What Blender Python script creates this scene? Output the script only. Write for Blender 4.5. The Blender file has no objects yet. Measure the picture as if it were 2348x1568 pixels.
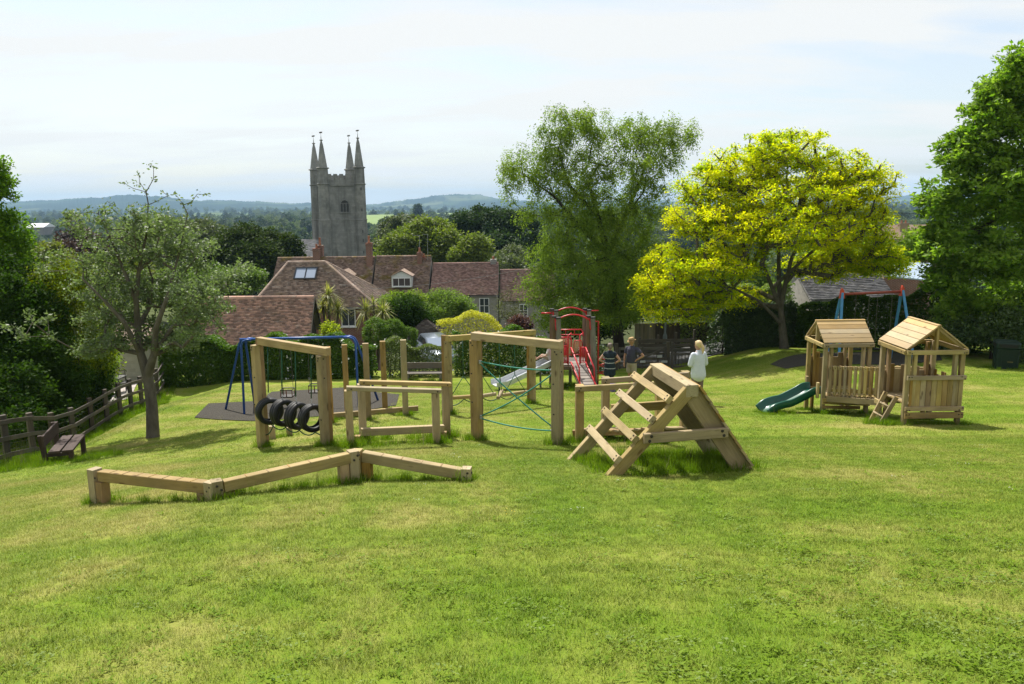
import bpy, bmesh, math, random
import numpy as np
from mathutils import Vector, Matrix, Euler
R = math.radians
random.seed(7); rng = np.random.default_rng(7)
SC = bpy.context.scene
COL = SC.collection
# ------------------------------------------------------------------ camera
FPX, VW, VH = 1826.0, 2347.0, 1568.0
PITCH, ROLL, EYE = R(9.88), R(-0.65), 1.7
cam = bpy.data.cameras.new('camera'); camo = bpy.data.objects.new('camera', cam); COL.objects.link(camo)
cam.sensor_fit = 'HORIZONTAL'; cam.sensor_width = 36.0; cam.lens = 36.0 * FPX / VW
cam.clip_start = 0.05; cam.clip_end = 40000
CR = Euler((math.pi / 2 - PITCH, 0, 0)).to_matrix() @ Matrix.Rotation(ROLL, 3, 'Z')
camo.matrix_world = Matrix.Translation((0, 0, EYE)) @ CR.to_4x4()
SC.camera = camo
# ------------------------------------------------------------------ light: thin bright cloud, sun high behind the scene on the left
SUN_AZ, SUN_EL = R(-23), R(56)            # azimuth measured from straight ahead, negative = left
wd = bpy.data.worlds.new('World'); SC.world = wd; wd.use_nodes = True
nt = wd.node_tree; nt.nodes.clear()
def nn(nt, t, **k):
    n = nt.nodes.new(t)
    for a, b in k.items():
        setattr(n, a, b)
    return n
out = nn(nt, 'ShaderNodeOutputWorld'); bg = nn(nt, 'ShaderNodeBackground')
sky = nn(nt, 'ShaderNodeTexSky', sky_type='NISHITA', sun_disc=False, sun_elevation=SUN_EL, sun_rotation=SUN_AZ,
         air_density=1.0, dust_density=1.6, ozone_density=1.2)
tc = nn(nt, 'ShaderNodeTexCoord'); sep = nn(nt, 'ShaderNodeSeparateXYZ')
zc = nn(nt, 'ShaderNodeMath', operation='MAXIMUM'); zc.inputs[1].default_value = 0.0
za = nn(nt, 'ShaderNodeMath', operation='ADD'); za.inputs[1].default_value = 0.16
dx = nn(nt, 'ShaderNodeMath', operation='DIVIDE'); dy = nn(nt, 'ShaderNodeMath', operation='DIVIDE')
cmb = nn(nt, 'ShaderNodeCombineXYZ')
L = nt.links.new
L(tc.outputs['Generated'], sep.inputs[0]); L(sep.outputs[2], zc.inputs[0]); L(zc.outputs[0], za.inputs[0])
L(sep.outputs[0], dx.inputs[0]); L(za.outputs[0], dx.inputs[1]); L(sep.outputs[1], dy.inputs[0]); L(za.outputs[0], dy.inputs[1])
L(dx.outputs[0], cmb.inputs[0]); L(dy.outputs[0], cmb.inputs[1])
mp = nn(nt, 'ShaderNodeMapping'); mp.inputs['Scale'].default_value = (0.55, 1.5, 1); mp.inputs['Rotation'].default_value = (0, 0, R(-14))
mp.inputs['Location'].default_value = (3.1, 0.4, 0)
L(cmb.outputs[0], mp.inputs[0])
nz = nn(nt, 'ShaderNodeTexNoise'); nz.inputs['Scale'].default_value = 1.25; nz.inputs['Detail'].default_value = 7; nz.inputs['Roughness'].default_value = 0.55
nz.inputs['Distortion'].default_value = 0.35
L(mp.outputs[0], nz.inputs['Vector'])
cr = nn(nt, 'ShaderNodeValToRGB'); cr.color_ramp.elements[0].position = 0.40; cr.color_ramp.elements[1].position = 0.57
cr.color_ramp.elements[0].color = (.40, .40, .40, 1); cr.color_ramp.elements[1].color = (.95, .95, .95, 1)
L(nz.outputs[0], cr.inputs[0])
mx = nn(nt, 'ShaderNodeMix', data_type='RGBA')
L(cr.outputs[0], mx.inputs[0]); L(sky.outputs[0], mx.inputs[6]); mx.inputs[7].default_value = (5.75, 5.80, 5.68, 1)   # thin white cirrus
# small fair-weather clouds low over the horizon
mp2 = nn(nt, 'ShaderNodeMapping'); mp2.inputs['Scale'].default_value = (5.5, 5.5, 34); mp2.inputs['Location'].default_value = (1.7, .3, 0); L(tc.outputs['Generated'], mp2.inputs[0])
nz2 = nn(nt, 'ShaderNodeTexNoise'); nz2.inputs['Scale'].default_value = 1.0; nz2.inputs['Detail'].default_value = 6; nz2.inputs['Roughness'].default_value = .6; L(mp2.outputs[0], nz2.inputs['Vector'])
r2 = nn(nt, 'ShaderNodeMapRange'); L(nz2.outputs[0], r2.inputs[0]); r2.inputs[1].default_value = .50; r2.inputs[2].default_value = .66
r3 = nn(nt, 'ShaderNodeMapRange'); L(sep.outputs[2], r3.inputs[0]); r3.inputs[1].default_value = .16; r3.inputs[2].default_value = .03
m3 = nn(nt, 'ShaderNodeMath', operation='MULTIPLY'); L(r2.outputs[0], m3.inputs[0]); L(r3.outputs[0], m3.inputs[1])
mx2 = nn(nt, 'ShaderNodeMix', data_type='RGBA'); L(m3.outputs[0], mx2.inputs[0]); L(mx.outputs[2], mx2.inputs[6]); mx2.inputs[7].default_value = (6.0, 6.0, 5.95, 1)
L(mx2.outputs[2], bg.inputs[0]); bg.inputs[1].default_value = 0.1; L(bg.outputs[0], out.inputs[0])
sl = bpy.data.lights.new('sun', 'SUN'); sl.energy = 5.0; sl.angle = R(0.6); sl.color = (1, 0.95, 0.86)
so = bpy.data.objects.new('sun', sl); COL.objects.link(so)
SUNV = Vector((math.sin(SUN_AZ) * math.cos(SUN_EL), math.cos(SUN_AZ) * math.cos(SUN_EL), math.sin(SUN_EL)))
so.rotation_euler = SUNV.to_track_quat('Z', 'Y').to_euler(); so.location = SUNV * 60
SC.view_settings.view_transform = 'Standard'; SC.view_settings.look = 'None'
SC.view_settings.exposure = 0.75; SC.view_settings.gamma = 1.0; SC.view_settings.use_curve_mapping = False
SC.render.engine = 'CYCLES'
cy = SC.cycles
cy.use_denoising = True; cy.max_bounces = 7; cy.diffuse_bounces = 3; cy.glossy_bounces = 2; cy.transmission_bounces = 4
cy.transparent_max_bounces = 4; cy.volume_bounces = 0; cy.caustics_reflective = False; cy.caustics_refractive = False
cy.sample_clamp_indirect = 6.0
try: cy.denoiser = 'OPENIMAGEDENOISE'; cy.denoising_prefilter = 'NONE'
except Exception: pass

# ------------------------------------------------------------------ picture <-> place (used to read real positions off the photograph)
def ray(u, v):
    return CR @ Vector(((u - VW / 2) / FPX, -(v - VH / 2) / FPX, -1.0))
def at(u, v, Y):
    d = ray(u, v); t = Y / d.y
    return Vector((d.x * t, Y, EYE + d.z * t))
def sst(a, b, x):
    t = min(1.0, max(0.0, (x - a) / (b - a))); return t * t * (3 - 2 * t)
PY = [-40, 0, 27, 31, 36]; PZ = [6.0, 0, -4.725, -5.22, -5.85]
PYL = [36, 38, 45, 60, 70, 130, 300, 20000]; PZL = [-5.85, -7.2, -8.4, -10, -11, -16, -25, -25]
PYR = [36, 45, 60, 70, 130, 300, 20000]; PZR = [-5.85, -6.3, -9, -11, -16, -25, -25]
def gz(x, y):
    if y <= 36: p = float(np.interp(y, PY, PZ))
    else:
        w = sst(0, 5, x)
        p = (1 - w) * float(np.interp(y, PYL, PZL)) + w * float(np.interp(y, PYR, PZR))
    s = 0.11 * sst(1, 8, y) * (1 - sst(17.5, 27, y))
    if x < -3: p -= s * min(-x - 3, 14)
    p -= 0.5 * sst(10.5, 12.6, -x) * sst(16, 21, y) * (1 - sst(29, 33, y))
    p -= 0.22 * max(0, min(-x - 15, 12)) * sst(8, 16, y) * (1 - sst(34, 60, y))
    p += sst(6.4, 11.5, x) * 0.066 * max(0, min(y, 30) - 17) * (1 - sst(36, 55, y))
    p += 0.10 * math.exp(-((x - 11.6) ** 2 + (y - 34) ** 2) / 9)
    if y < 36: p += 0.012 * math.sin(x * 0.9 + 1.3 * math.sin(y * .35)) * math.sin(y * .55 + x * .2)
    if y > 250: p += 5.0 * math.sin(x * .0021 + 1) * math.sin(y * .0017) * sst(250, 900, y)
    return p
def gp(x, y, dz=0.0): return Vector((x, y, gz(x, y) + dz))
def G(u, v):
    d = ray(u, v); o = Vector((0, 0, EYE)); t = 1.0; step = .25
    while t < 4000:
        p = o + d * t
        if p.z < gz(p.x, p.y): break
        t += step; step = max(.25, t * .01)
    a, b = t - step, t
    for _ in range(30):
        m = (a + b) / 2; p = o + d * m
        if p.z < gz(p.x, p.y): b = m
        else: a = m
    return o + d * b
def GD(u, Y):                     # ground point in column u at distance Y
    v = 900.0; p = at(u, v, Y)
    for _ in range(12):
        p = at(u, v, Y); q = gz(p.x, p.y); v += (p.z - q) / Y * FPX
    p = at(u, v, Y); return Vector((p.x, Y, gz(p.x, Y)))
def top(u, v, P): return at(u, v, P.y)          # the point of column (u,v) at P's distance

# ------------------------------------------------------------------ materials
def inp(n, k, v): n.inputs[k].default_value = v
def newmat(name):
    m = bpy.data.materials.new(name); m.use_nodes = True
    t = m.node_tree; t.nodes.clear()
    return m, t, nn(t, 'ShaderNodeOutputMaterial')
def c4(c): return (c[0], c[1], c[2], 1)
def mixc(t, fac, a, b, mode='MIX'):
    n = nn(t, 'ShaderNodeMix', data_type='RGBA', blend_type=mode)
    for sock, val in ((0, fac), (6, a), (7, b)):
        if hasattr(val, 'links'): t.links.new(val, n.inputs[sock])
        else: n.inputs[sock].default_value = val if sock == 0 else c4(val)
    return n.outputs[2]
def noise(t, vec, scale, detail=4, rough=.55, dist=0):
    n = nn(t, 'ShaderNodeTexNoise'); inp(n, 'Scale', scale); inp(n, 'Detail', detail); inp(n, 'Roughness', rough); inp(n, 'Distortion', dist)
    if vec is not None: t.links.new(vec, n.inputs['Vector'])
    return n.outputs[0]
def ramp(t, fac, p0, p1, a=0.0, b=1.0):
    n = nn(t, 'ShaderNodeMapRange'); t.links.new(fac, n.inputs[0]); inp(n, 1, p0); inp(n, 2, p1); inp(n, 3, a); inp(n, 4, b)
    return n.outputs[0]
def mapped(t, src, scale=(1, 1, 1), rot=(0, 0, 0), loc=(0, 0, 0)):
    n = nn(t, 'ShaderNodeMapping'); inp(n, 'Scale', scale); inp(n, 'Rotation', rot); inp(n, 'Location', loc)
    t.links.new(src, n.inputs[0]); return n.outputs[0]
def val(t, op, a, b=None):
    n = nn(t, 'ShaderNodeMath', operation=op)
    for i, x in enumerate((a, b)):
        if x is None: continue
        if hasattr(x, 'links'): t.links.new(x, n.inputs[i])
        else: n.inputs[i].default_value = x
    return n.outputs[0]
def bsdf(t, o, col, rough=.6, bump=None, strength=.3, dist=.01, metal=0, spec=.4):
    b = nn(t, 'ShaderNodeBsdfPrincipled')
    if hasattr(col, 'links'): t.links.new(col, b.inputs['Base Color'])
    else: b.inputs['Base Color'].default_value = c4(col)
    if hasattr(rough, 'links'): t.links.new(rough, b.inputs['Roughness'])
    else: inp(b, 'Roughness', rough)
    inp(b, 'Metallic', metal); inp(b, 'Specular IOR Level', spec)
    if bump is not None:
        bn = nn(t, 'ShaderNodeBump'); inp(bn, 'Strength', strength); inp(bn, 'Distance', dist)
        t.links.new(bump, bn.inputs['Height']); t.links.new(bn.outputs[0], b.inputs['Normal'])
    t.links.new(b.outputs[0], o.inputs[0]); return b
def objvec(t): return nn(t, 'ShaderNodeTexCoord').outputs['Object']
def posvec(t): return nn(t, 'ShaderNodeNewGeometry').outputs['Position']
def objrand(t): return nn(t, 'ShaderNodeObjectInfo').outputs['Random']
def islrand(t): return nn(t, 'ShaderNodeNewGeometry').outputs['Random Per Island']
MATS = {}
def plain(name, c1, c2=None, scale=6, rough=.6, bump=.2, metal=0, spec=.4, stretch=(1, 1, 1), rnd=.12, island=0):
    """two tones of one surface mixed by noise, with fine relief"""
    if name in MATS: return MATS[name]
    m, t, o = newmat(name); c2 = c2 or tuple(x * .75 for x in c1)
    vec = mapped(t, objvec(t), stretch)
    ov = nn(t, 'ShaderNodeVectorMath', operation='ADD'); t.links.new(vec, ov.inputs[0])
    r = objrand(t); sc_ = val(t, 'MULTIPLY', r, 37.0); t.links.new(sc_, ov.inputs[1]); vec = ov.outputs[0]
    n = noise(t, vec, scale, 6, .6)
    col = mixc(t, ramp(t, n, .32, .68), c1, c2)
    if island: col = mixc(t, island, col, mixc(t, islrand(t), tuple(x * .45 for x in c1), tuple(min(1, x * 1.5) for x in c1)))
    br = ramp(t, r, 0, 1, 1 - rnd, 1 + rnd)
    hs = nn(t, 'ShaderNodeHueSaturation'); t.links.new(br, hs.inputs['Value']); t.links.new(col, hs.inputs['Color'])
    bsdf(t, o, hs.outputs[0], rough, noise(t, vec, scale * 6, 3) if bump else None, bump, .01, metal, spec)
    MATS[name] = m; return m
def woodmat(name, c1, c2, knots=True, grey=0.0, rough=.75, dirt=0.35):
    """sawn timber, grain along local X"""
    if name in MATS: return MATS[name]
    m, t, o = newmat(name)
    r = objrand(t); ov = nn(t, 'ShaderNodeVectorMath', operation='ADD')
    t.links.new(objvec(t), ov.inputs[0]); t.links.new(val(t, 'MULTIPLY', r, 91.0), ov.inputs[1]); vec = ov.outputs[0]
    g = noise(t, mapped(t, vec, (1.3, 24, 24)), 1.6, 7, .7, 1.2)
    col = mixc(t, ramp(t, g, .32, .66), c1, c2)
    ck = noise(t, mapped(t, vec, (.9, 55, 55)), 1.0, 3, .6, .3); col = mixc(t, ramp(t, ck, .64, .72, 0, .7), col, tuple(x * .3 for x in c2))
    gy = noise(t, vec, 2.3, 5, .7); col = mixc(t, ramp(t, gy, .47, .70, 0, .5), col, (c1[0] * .72, c1[1] * .76, c1[2] * .95))
    big = noise(t, mapped(t, vec, (1.2, 3, 3)), 1.7, 3)
    col = mixc(t, ramp(t, big, .42, .7, 0, dirt * 1.6), col, tuple(x * .55 for x in c2))
    if knots:
        vo = nn(t, 'ShaderNodeTexVoronoi'); inp(vo, 'Scale', 1.0); t.links.new(mapped(t, vec, (2.6, 8, 8)), vo.inputs['Vector'])
        col = mixc(t, ramp(t, vo.outputs['Distance'], .08, .19, .9, 0), col, (c2[0] * .4, c2[1] * .33, c2[2] * .3))
    hs = nn(t, 'ShaderNodeHueSaturation'); r7 = val(t, 'FRACT', val(t, 'MULTIPLY', r, 7.31)); t.links.new(ramp(t, r, 0, 1, .74, 1.16), hs.inputs['Value']); t.links.new(ramp(t, r7, 0, 1, .78, 1.18), hs.inputs['Saturation']); t.links.new(ramp(t, val(t, 'FRACT', val(t, 'MULTIPLY', r, 17.7)), 0, 1, .494, .508), hs.inputs['Hue'])
    t.links.new(col, hs.inputs['Color'])
    bsdf(t, o, hs.outputs[0], rough, g, .35, .004, 0, .25)
    MATS[name] = m; return m
def leafmat(name, c1, c2, trans=.45, gloss=.35, scale=.9, rough=.55, tcol=None, gain=1.3):
    """a thin leaf: reflects a little, lets sunlight through"""
    if name in MATS: return MATS[name]
    m, t, o = newmat(name); c1, c2 = tuple(q * gain for q in c1), tuple(q * gain for q in c2); gloss *= .6
    n = noise(t, posvec(t), scale, 3)
    f = val(t, 'ADD', val(t, 'MULTIPLY', n, .62), val(t, 'MULTIPLY', islrand(t), .38))
    col = mixc(t, ramp(t, f, .3, .66), c1, c2)
    b = nn(t, 'ShaderNodeBsdfPrincipled'); t.links.new(col, b.inputs['Base Color']); inp(b, 'Roughness', rough); inp(b, 'Specular IOR Level', gloss)
    tr = nn(t, 'ShaderNodeBsdfTranslucent')
    tm = mixc(t, 1.0, col, tcol or (1.35, 1.5, .55), 'MULTIPLY'); t.links.new(tm, tr.inputs[0])
    ms = nn(t, 'ShaderNodeMixShader'); inp(ms, 0, trans); t.links.new(b.outputs[0], ms.inputs[1]); t.links.new(tr.outputs[0], ms.inputs[2])
    t.links.new(ms.outputs[0], o.inputs[0]); MATS[name] = m; return m
# ------------------------------------------------------------------ objects
def tag(o, label=None, cat=None, group=None, kind=None):
    if label: o['label'] = label
    if cat: o['category'] = cat
    if group: o['group'] = group
    if kind: o['kind'] = kind
    return o
def empty(name, loc, label=None, cat=None, group=None):
    e = bpy.data.objects.new(name, None); COL.objects.link(e); e.location = loc; e.empty_display_size = .2
    e['_o'] = list(loc)
    return tag(e, label, cat, group)
def origin(o):
    return Vector(o['_o']) if '_o' in o.keys() else Vector((0, 0, 0))
def link(name, me, mat, parent=None, M=None):
    o = bpy.data.objects.new(name, me); COL.objects.link(o)
    if mat and not me.materials: me.materials.append(mat)
    M = M or Matrix()
    if parent:
        o.parent = parent; off = Vector((0, 0, 0)); p = parent
        if '_m' in p.keys():
            PM = Matrix([p['_m'][i * 4:i * 4 + 4] for i in range(4)]); o.matrix_basis = PM.inverted() @ M
        else: o.matrix_basis = Matrix.Translation(-origin(p)) @ M
    else: o.matrix_basis = M
    o['_m'] = [x for row in M for x in row]
    return o
class MB:
    def __init__(s): s.v = []; s.f = []; s.sm = False
    def add(s, vs, fs):
        n = len(s.v); s.v += [tuple(x) for x in vs]; s.f += [tuple(i + n for i in f) for f in fs]; return s
    def box(s, c, d, M=None):
        c = Vector(c); x, y, z = (k / 2 for k in d)
        vs = [Vector((a * x, b * y, e * z)) for e in (-1, 1) for a, b in ((-1, -1), (1, -1), (1, 1), (-1, 1))]
        if M: vs = [M @ q for q in vs]
        return s.add([c + q for q in vs], [(0, 3, 2, 1), (4, 5, 6, 7), (0, 1, 5, 4), (1, 2, 6, 5), (2, 3, 7, 6), (3, 0, 4, 7)])
    def bar(s, p0, p1, w, h, up=(0, 0, 1)):
        p0, p1 = Vector(p0), Vector(p1); X = (p1 - p0); Ln = X.length; X.normalize(); Y = Vector(up).cross(X)
        if Y.length < 1e-4: Y = Vector((1, 0, 0)).cross(X)
        Y.normalize(); Z = X.cross(Y)
        return s.box((p0 + p1) / 2, (Ln, w, h), Matrix((X, Y, Z)).transposed())
    def tube(s, pts, rad, n=8, cap=True, closed=False):
        pts = [Vector(p) for p in pts]; m = len(pts)
        if not hasattr(rad, '__len__'): rad = [rad] * m
        T0 = (pts[1] - pts[0]).normalized(); N = T0.orthogonal().normalized(); vs = []; fs = []
        for i, p in enumerate(pts):
            if closed: T = (pts[(i + 1) % m] - pts[i - 1])
            else: T = pts[min(i + 1, m - 1)] - pts[max(i - 1, 0)]
            T.normalize(); N = (N - T * N.dot(T)); N.normalize(); B = T.cross(N)
            r = rad[i]; ra, rb = r if hasattr(r, '__len__') else (r, r)
            for k in range(n):
                a = 2 * math.pi * k / n; vs.append(p + N * (math.cos(a) * ra) + B * (math.sin(a) * rb))
        for i in range(m if closed else m - 1):
            j = (i + 1) % m
            for k in range(n): l = (k + 1) % n; fs.append((i * n + k, i * n + l, j * n + l, j * n + k))
        if cap and not closed: fs.append(tuple(range(n - 1, -1, -1))); fs.append(tuple((m - 1) * n + k for k in range(n)))
        return s.add(vs, fs)
    def prism(s, poly, e):                       # polygon (list of points) pushed along vector e
        n = len(poly); poly = [Vector(p) for p in poly]; e = Vector(e)
        fs = [tuple(range(n - 1, -1, -1)), tuple(range(n, 2 * n))] + [(i, (i + 1) % n, (i + 1) % n + n, i + n) for i in range(n)]
        return s.add(poly + [p + e for p in poly], fs)
    def lathe(s, prof, c, n=12):
        c = Vector(c); vs = []; fs = []; m = len(prof)
        for r, z in prof:
            for k in range(n): a = 2 * math.pi * (k + .5) / n; vs.append(c + Vector((r * math.cos(a), r * math.sin(a), z)))
        for i in range(m - 1):
            for k in range(n): l = (k + 1) % n; fs.append((i * n + k, i * n + l, (i + 1) * n + l, (i + 1) * n + k))
        fs.append(tuple(range(n - 1, -1, -1))); fs.append(tuple((m - 1) * n + k for k in range(n)))
        return s.add(vs, fs)
    def mesh(s, name, smooth=False, fix=True):
        me = bpy.data.meshes.new(name); me.from_pydata(s.v, [], s.f)
        if fix:
            b = bmesh.new(); b.from_mesh(me); bmesh.ops.recalc_face_normals(b, faces=b.faces); b.to_mesh(me); b.free()
        if smooth: me.shade_smooth()
        me.update(); return me
    def build(s, name, mat, parent=None, smooth=False, fix=True):
        return link(name, s.mesh(name, smooth, fix), mat, parent)
BARS = {}
def bar(name, p0, p1, w, h, mat, parent=None, up=(0, 0, 1), ch=.006):
    """one timber: chamfered, its own object, grain along local X"""
    p0, p1 = Vector(p0), Vector(p1); X = p1 - p0; Ln = X.length; X.normalize(); Y = Vector(up).cross(X)
    if Y.length < 1e-4: Y = Vector((1, 0, 0)).cross(X)
    Y.normalize(); Z = X.cross(Y)
    key = (round(Ln, 3), w, h, mat.name, ch)
    me = BARS.get(key)
    if me is None:
        a, b, c = w / 2, h / 2, min(ch, w * .2, h * .2)
        pr = [(-a + c, -b), (a - c, -b), (a, -b + c), (a, b - c), (a - c, b), (-a + c, b), (-a, b - c), (-a, -b + c)]
        mb = MB(); mb.prism([(-Ln / 2, y, z) for y, z in pr], (Ln, 0, 0)); me = mb.mesh(name); BARS[key] = me
    M = Matrix((X, Y, Z)).transposed().to_4x4(); M.translation = (p0 + p1) / 2
    return link(name, me, mat, parent, M)
def post(name, base, topz, w, d, mat, parent, yaw=0.0, sink=.15):
    b = Vector(base); return bar(name, b - Vector((0, 0, sink)), Vector((b.x, b.y, topz)), w, d, mat, parent, up=(math.cos(yaw), math.sin(yaw), 0))
BOLT = {}
def bolt(p, nrm, parent, mat, r=.016):
    me = BOLT.get((mat.name, r))
    if me is None:
        mb = MB(); mb.lathe([(r, 0), (r, .006), (r * .6, .009)], (0, 0, 0), 8); me = mb.mesh('bolt'); BOLT[(mat.name, r)] = me
    M = Vector(nrm).to_track_quat('Z', 'Y').to_matrix().to_4x4(); M.translation = Vector(p)
    return link('bolt', me, mat, parent, M)
def quads_mesh(name, V, n=4):
    """V: (N,n,3) array, one face of n corners each"""
    N = len(V); me = bpy.data.meshes.new(name)
    me.vertices.add(N * n); me.vertices.foreach_set('co', np.ascontiguousarray(V, np.float32).ravel())
    me.loops.add(N * n); me.loops.foreach_set('vertex_index', np.arange(N * n, dtype=np.int32))
    me.polygons.add(N); me.polygons.foreach_set('loop_start', np.arange(0, N * n, n, dtype=np.int32))
    me.update(calc_edges=True); return me
def curve_pts(p0, p1, sag, n=10):
    p0, p1 = Vector(p0), Vector(p1)
    return [p0.lerp(p1, i / n) - Vector((0, 0, sag * 4 * (i / n) * (1 - i / n))) for i in range(n + 1)]
# ================================================================== the land
def lawn_colour(t, dark=1.0):
    p = posvec(t)
    big = noise(t, mapped(t, p, (.5, .16, .3), (0, 0, R(-8))), 1.5, 4, .6, .4)       # mower passes up and down the slope
    arc = noise(t, mapped(t, p, (.10, .55, .3), (0, 0, R(6))), 1.3, 3, .55, .5)        # passes along the slope further down
    mid = noise(t, p, 1.1, 5, .65)
    fine = noise(t, p, 9, 3, .6)
    f = val(t, 'ADD', val(t, 'ADD', val(t, 'MULTIPLY', big, .36), val(t, 'MULTIPLY', arc, .30)), val(t, 'ADD', val(t, 'MULTIPLY', mid, .22), val(t, 'MULTIPLY', fine, .12)))
    s = nn(t, 'ShaderNodeSeparateXYZ'); t.links.new(p, s.inputs[0]); X, Y = s.outputs[0], s.outputs[1]
    wob = val(t, 'MULTIPLY', noise(t, p, .22, 2), 3.0)
    s1 = val(t, 'SINE', val(t, 'ADD', val(t, 'MULTIPLY', X, 5.2), val(t, 'ADD', val(t, 'MULTIPLY', Y, .9), wob)))       # stripes of the mower, near and far
    s2 = val(t, 'SINE', val(t, 'ADD', val(t, 'MULTIPLY', Y, 4.4), val(t, 'ADD', val(t, 'MULTIPLY', X, .55), wob)))
    st_ = mixc(t, ramp(t, Y, 6, 10), (0, 0, 0), (1, 1, 1)); sm_ = nn(t, 'ShaderNodeMix', data_type='FLOAT'); t.links.new(ramp(t, Y, 6.5, 10), sm_.inputs[0]); t.links.new(s1, sm_.inputs[2]); t.links.new(s2, sm_.inputs[3])
    f = val(t, 'ADD', f, val(t, 'MULTIPLY', sm_.outputs[0], .019))
    f = val(t, 'ADD', f, val(t, 'MULTIPLY', val(t, 'SUBTRACT', noise(t, p, 34, 3, .7), .5), .16))
    f = val(t, 'ADD', f, ramp(t, X, -3, 2.5, .020, -.006))
    a = mixc(t, ramp(t, f, .41, .51), (.112 * dark, .200 * dark, .014 * dark), (.188 * dark, .246 * dark, .036 * dark))
    return mixc(t, ramp(t, f, .505, .62), a, (.325 * dark, .30 * dark, .10 * dark))
m, t, o = newmat('lawn_soil'); MATS['lawn'] = m
p = posvec(t)
fx = noise(t, p, 45, 4, .7)
lawn = mixc(t, ramp(t, fx, .3, .7, 0, .6), lawn_colour(t, .95), (.085, .10, .014))
vo = nn(t, 'ShaderNodeTexVoronoi'); inp(vo, 'Scale', .0042); t.links.new(p, vo.inputs['Vector'])
fld = mixc(t, ramp(t, vo.outputs['Color'], .3, .62), (.075, .12, .03), (.17, .20, .06))
fld = mixc(t, ramp(t, noise(t, p, .004, 4), .42, .5), fld, (.035, .055, .02))
sp = nn(t, 'ShaderNodeSeparateXYZ'); t.links.new(p, sp.inputs[0])
col = mixc(t, ramp(t, sp.outputs[1], 37, 39), lawn, (.05, .06, .025))
col = mixc(t, ramp(t, sp.outputs[1], 120, 200), col, fld)
bsdf(t, o, col, .9, noise(t, p, 30, 4, .7), .6, .03, 0, .02)
def axis(lim, near, step, growth):
    a = list(np.arange(0, near, step)); s = step
    while a[-1] < lim: s *= growth; a.append(min(lim, a[-1] + s))
    return a
xp = axis(9000, 26, .5, 1.13); xs = [-q for q in xp[:0:-1]] + xp
ys = list(np.arange(-16, 0, 1.0)) + axis(9000, 48, .5, 1.10)
V = [(x, y, gz(x, y)) for y in ys for x in xs]; nx = len(xs)
F = [(j * nx + i, j * nx + i + 1, (j + 1) * nx + i + 1, (j + 1) * nx + i) for j in range(len(ys) - 1) for i in range(nx - 1)]
me = bpy.data.meshes.new('ground'); me.from_pydata(V, [], F); me.shade_smooth(); me.update()
tag(link('ground', me, MATS['lawn']), kind='structure', label='mown grass slope of the park falling to the village and plain')

# ---------------------------------------------------------------- far hills
m, t, o = newmat('hill_fields'); MATS['hill'] = m
p = posvec(t)
vo = nn(t, 'ShaderNodeTexVoronoi'); inp(vo, 'Scale', .0032); t.links.new(mapped(t, p, (1, .45, 2.2)), vo.inputs['Vector'])
woods = noise(t, mapped(t, p, (1, .6, 3)), .0026, 6, .7)
col = mixc(t, ramp(t, vo.outputs['Color'], .35, .65), (.035, .055, .02), (.085, .10, .045))
col = mixc(t, ramp(t, woods, .44, .50, 1, 0), (.010, .02, .010), col)
col = mixc(t, ramp(t, woods, .52, .60), col, (.010, .02, .010))
bsdf(t, o, col, .95, None, spec=.02)
def hill(name, u0, u1, crest, Y, depth, label, seed):
    """ridge whose crest follows heights (u -> pixels above the eye line) at distance Y"""
    r = random.Random(seed); n = int((u1 - u0) / 2.2); rows = 14; vs = []; fs = []
    us = [c[0] for c in crest]; hs = [c[1] for c in crest]; ph = [r.uniform(0, 6.28) for _ in range(8)]
    for i in range(n + 1):
        u = u0 + (u1 - u0) * i / n; x = (u - VW / 2) / FPX * Y; h = float(np.interp(u, us, hs)) / FPX * Y
        bump = sum(math.sin(x * .0031 * 1.9 ** k + ph[k]) * 7 / 1.45 ** k for k in range(7)) + r.uniform(0, 5)
        for j in range(rows + 1):
            f = j / rows; y = Y - depth + depth * 1.5 * f
            w = math.sin(min(1.0, f * 1.5) * math.pi / 2) ** 1.35 if f < .67 else math.cos((f - .67) / .33 * math.pi / 2)
            vs.append((x * y / Y, y, -27 + (h + 28 + bump * min(1, f * 2)) * w + (math.sin(x * .004 + f * 9) * 6 * w if .1 < f < .6 else 0)))
    for i in range(n):
        for j in range(rows):
            a = i * (rows + 1) + j; fs.append((a, a + rows + 1, a + rows + 2, a + 1))
    me = bpy.data.meshes.new(name); me.from_pydata(vs, [], fs); me.shade_smooth(); me.update()
    tag(link(name, me, MATS['hill']), label, None, None, 'structure')
hill('hill', -300, 1010, [(-300, 18), (40, 20), (300, 24), (400, 18), (480, 14), (600, 8), (720, 4), (860, 2), (1010, -2)], 5200, 1500, 'long blue wooded ridge along the left horizon', 3)
hill('hill', 800, 1330, [(800, -3), (900, 0), (960, 9), (1000, 15), (1060, 19), (1110, 18), (1170, 11), (1230, 5), (1330, -3)], 5600, 1300, 'rounded blue hill right of the church tower', 5)
hill('hill', 1150, 2700, [(1150, -3), (1400, 2), (1700, -1), (2000, 3), (2100, 6), (2300, 9), (2700, 8)], 6800, 1500, 'low hazy blue ridge on the right horizon', 9)

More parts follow.
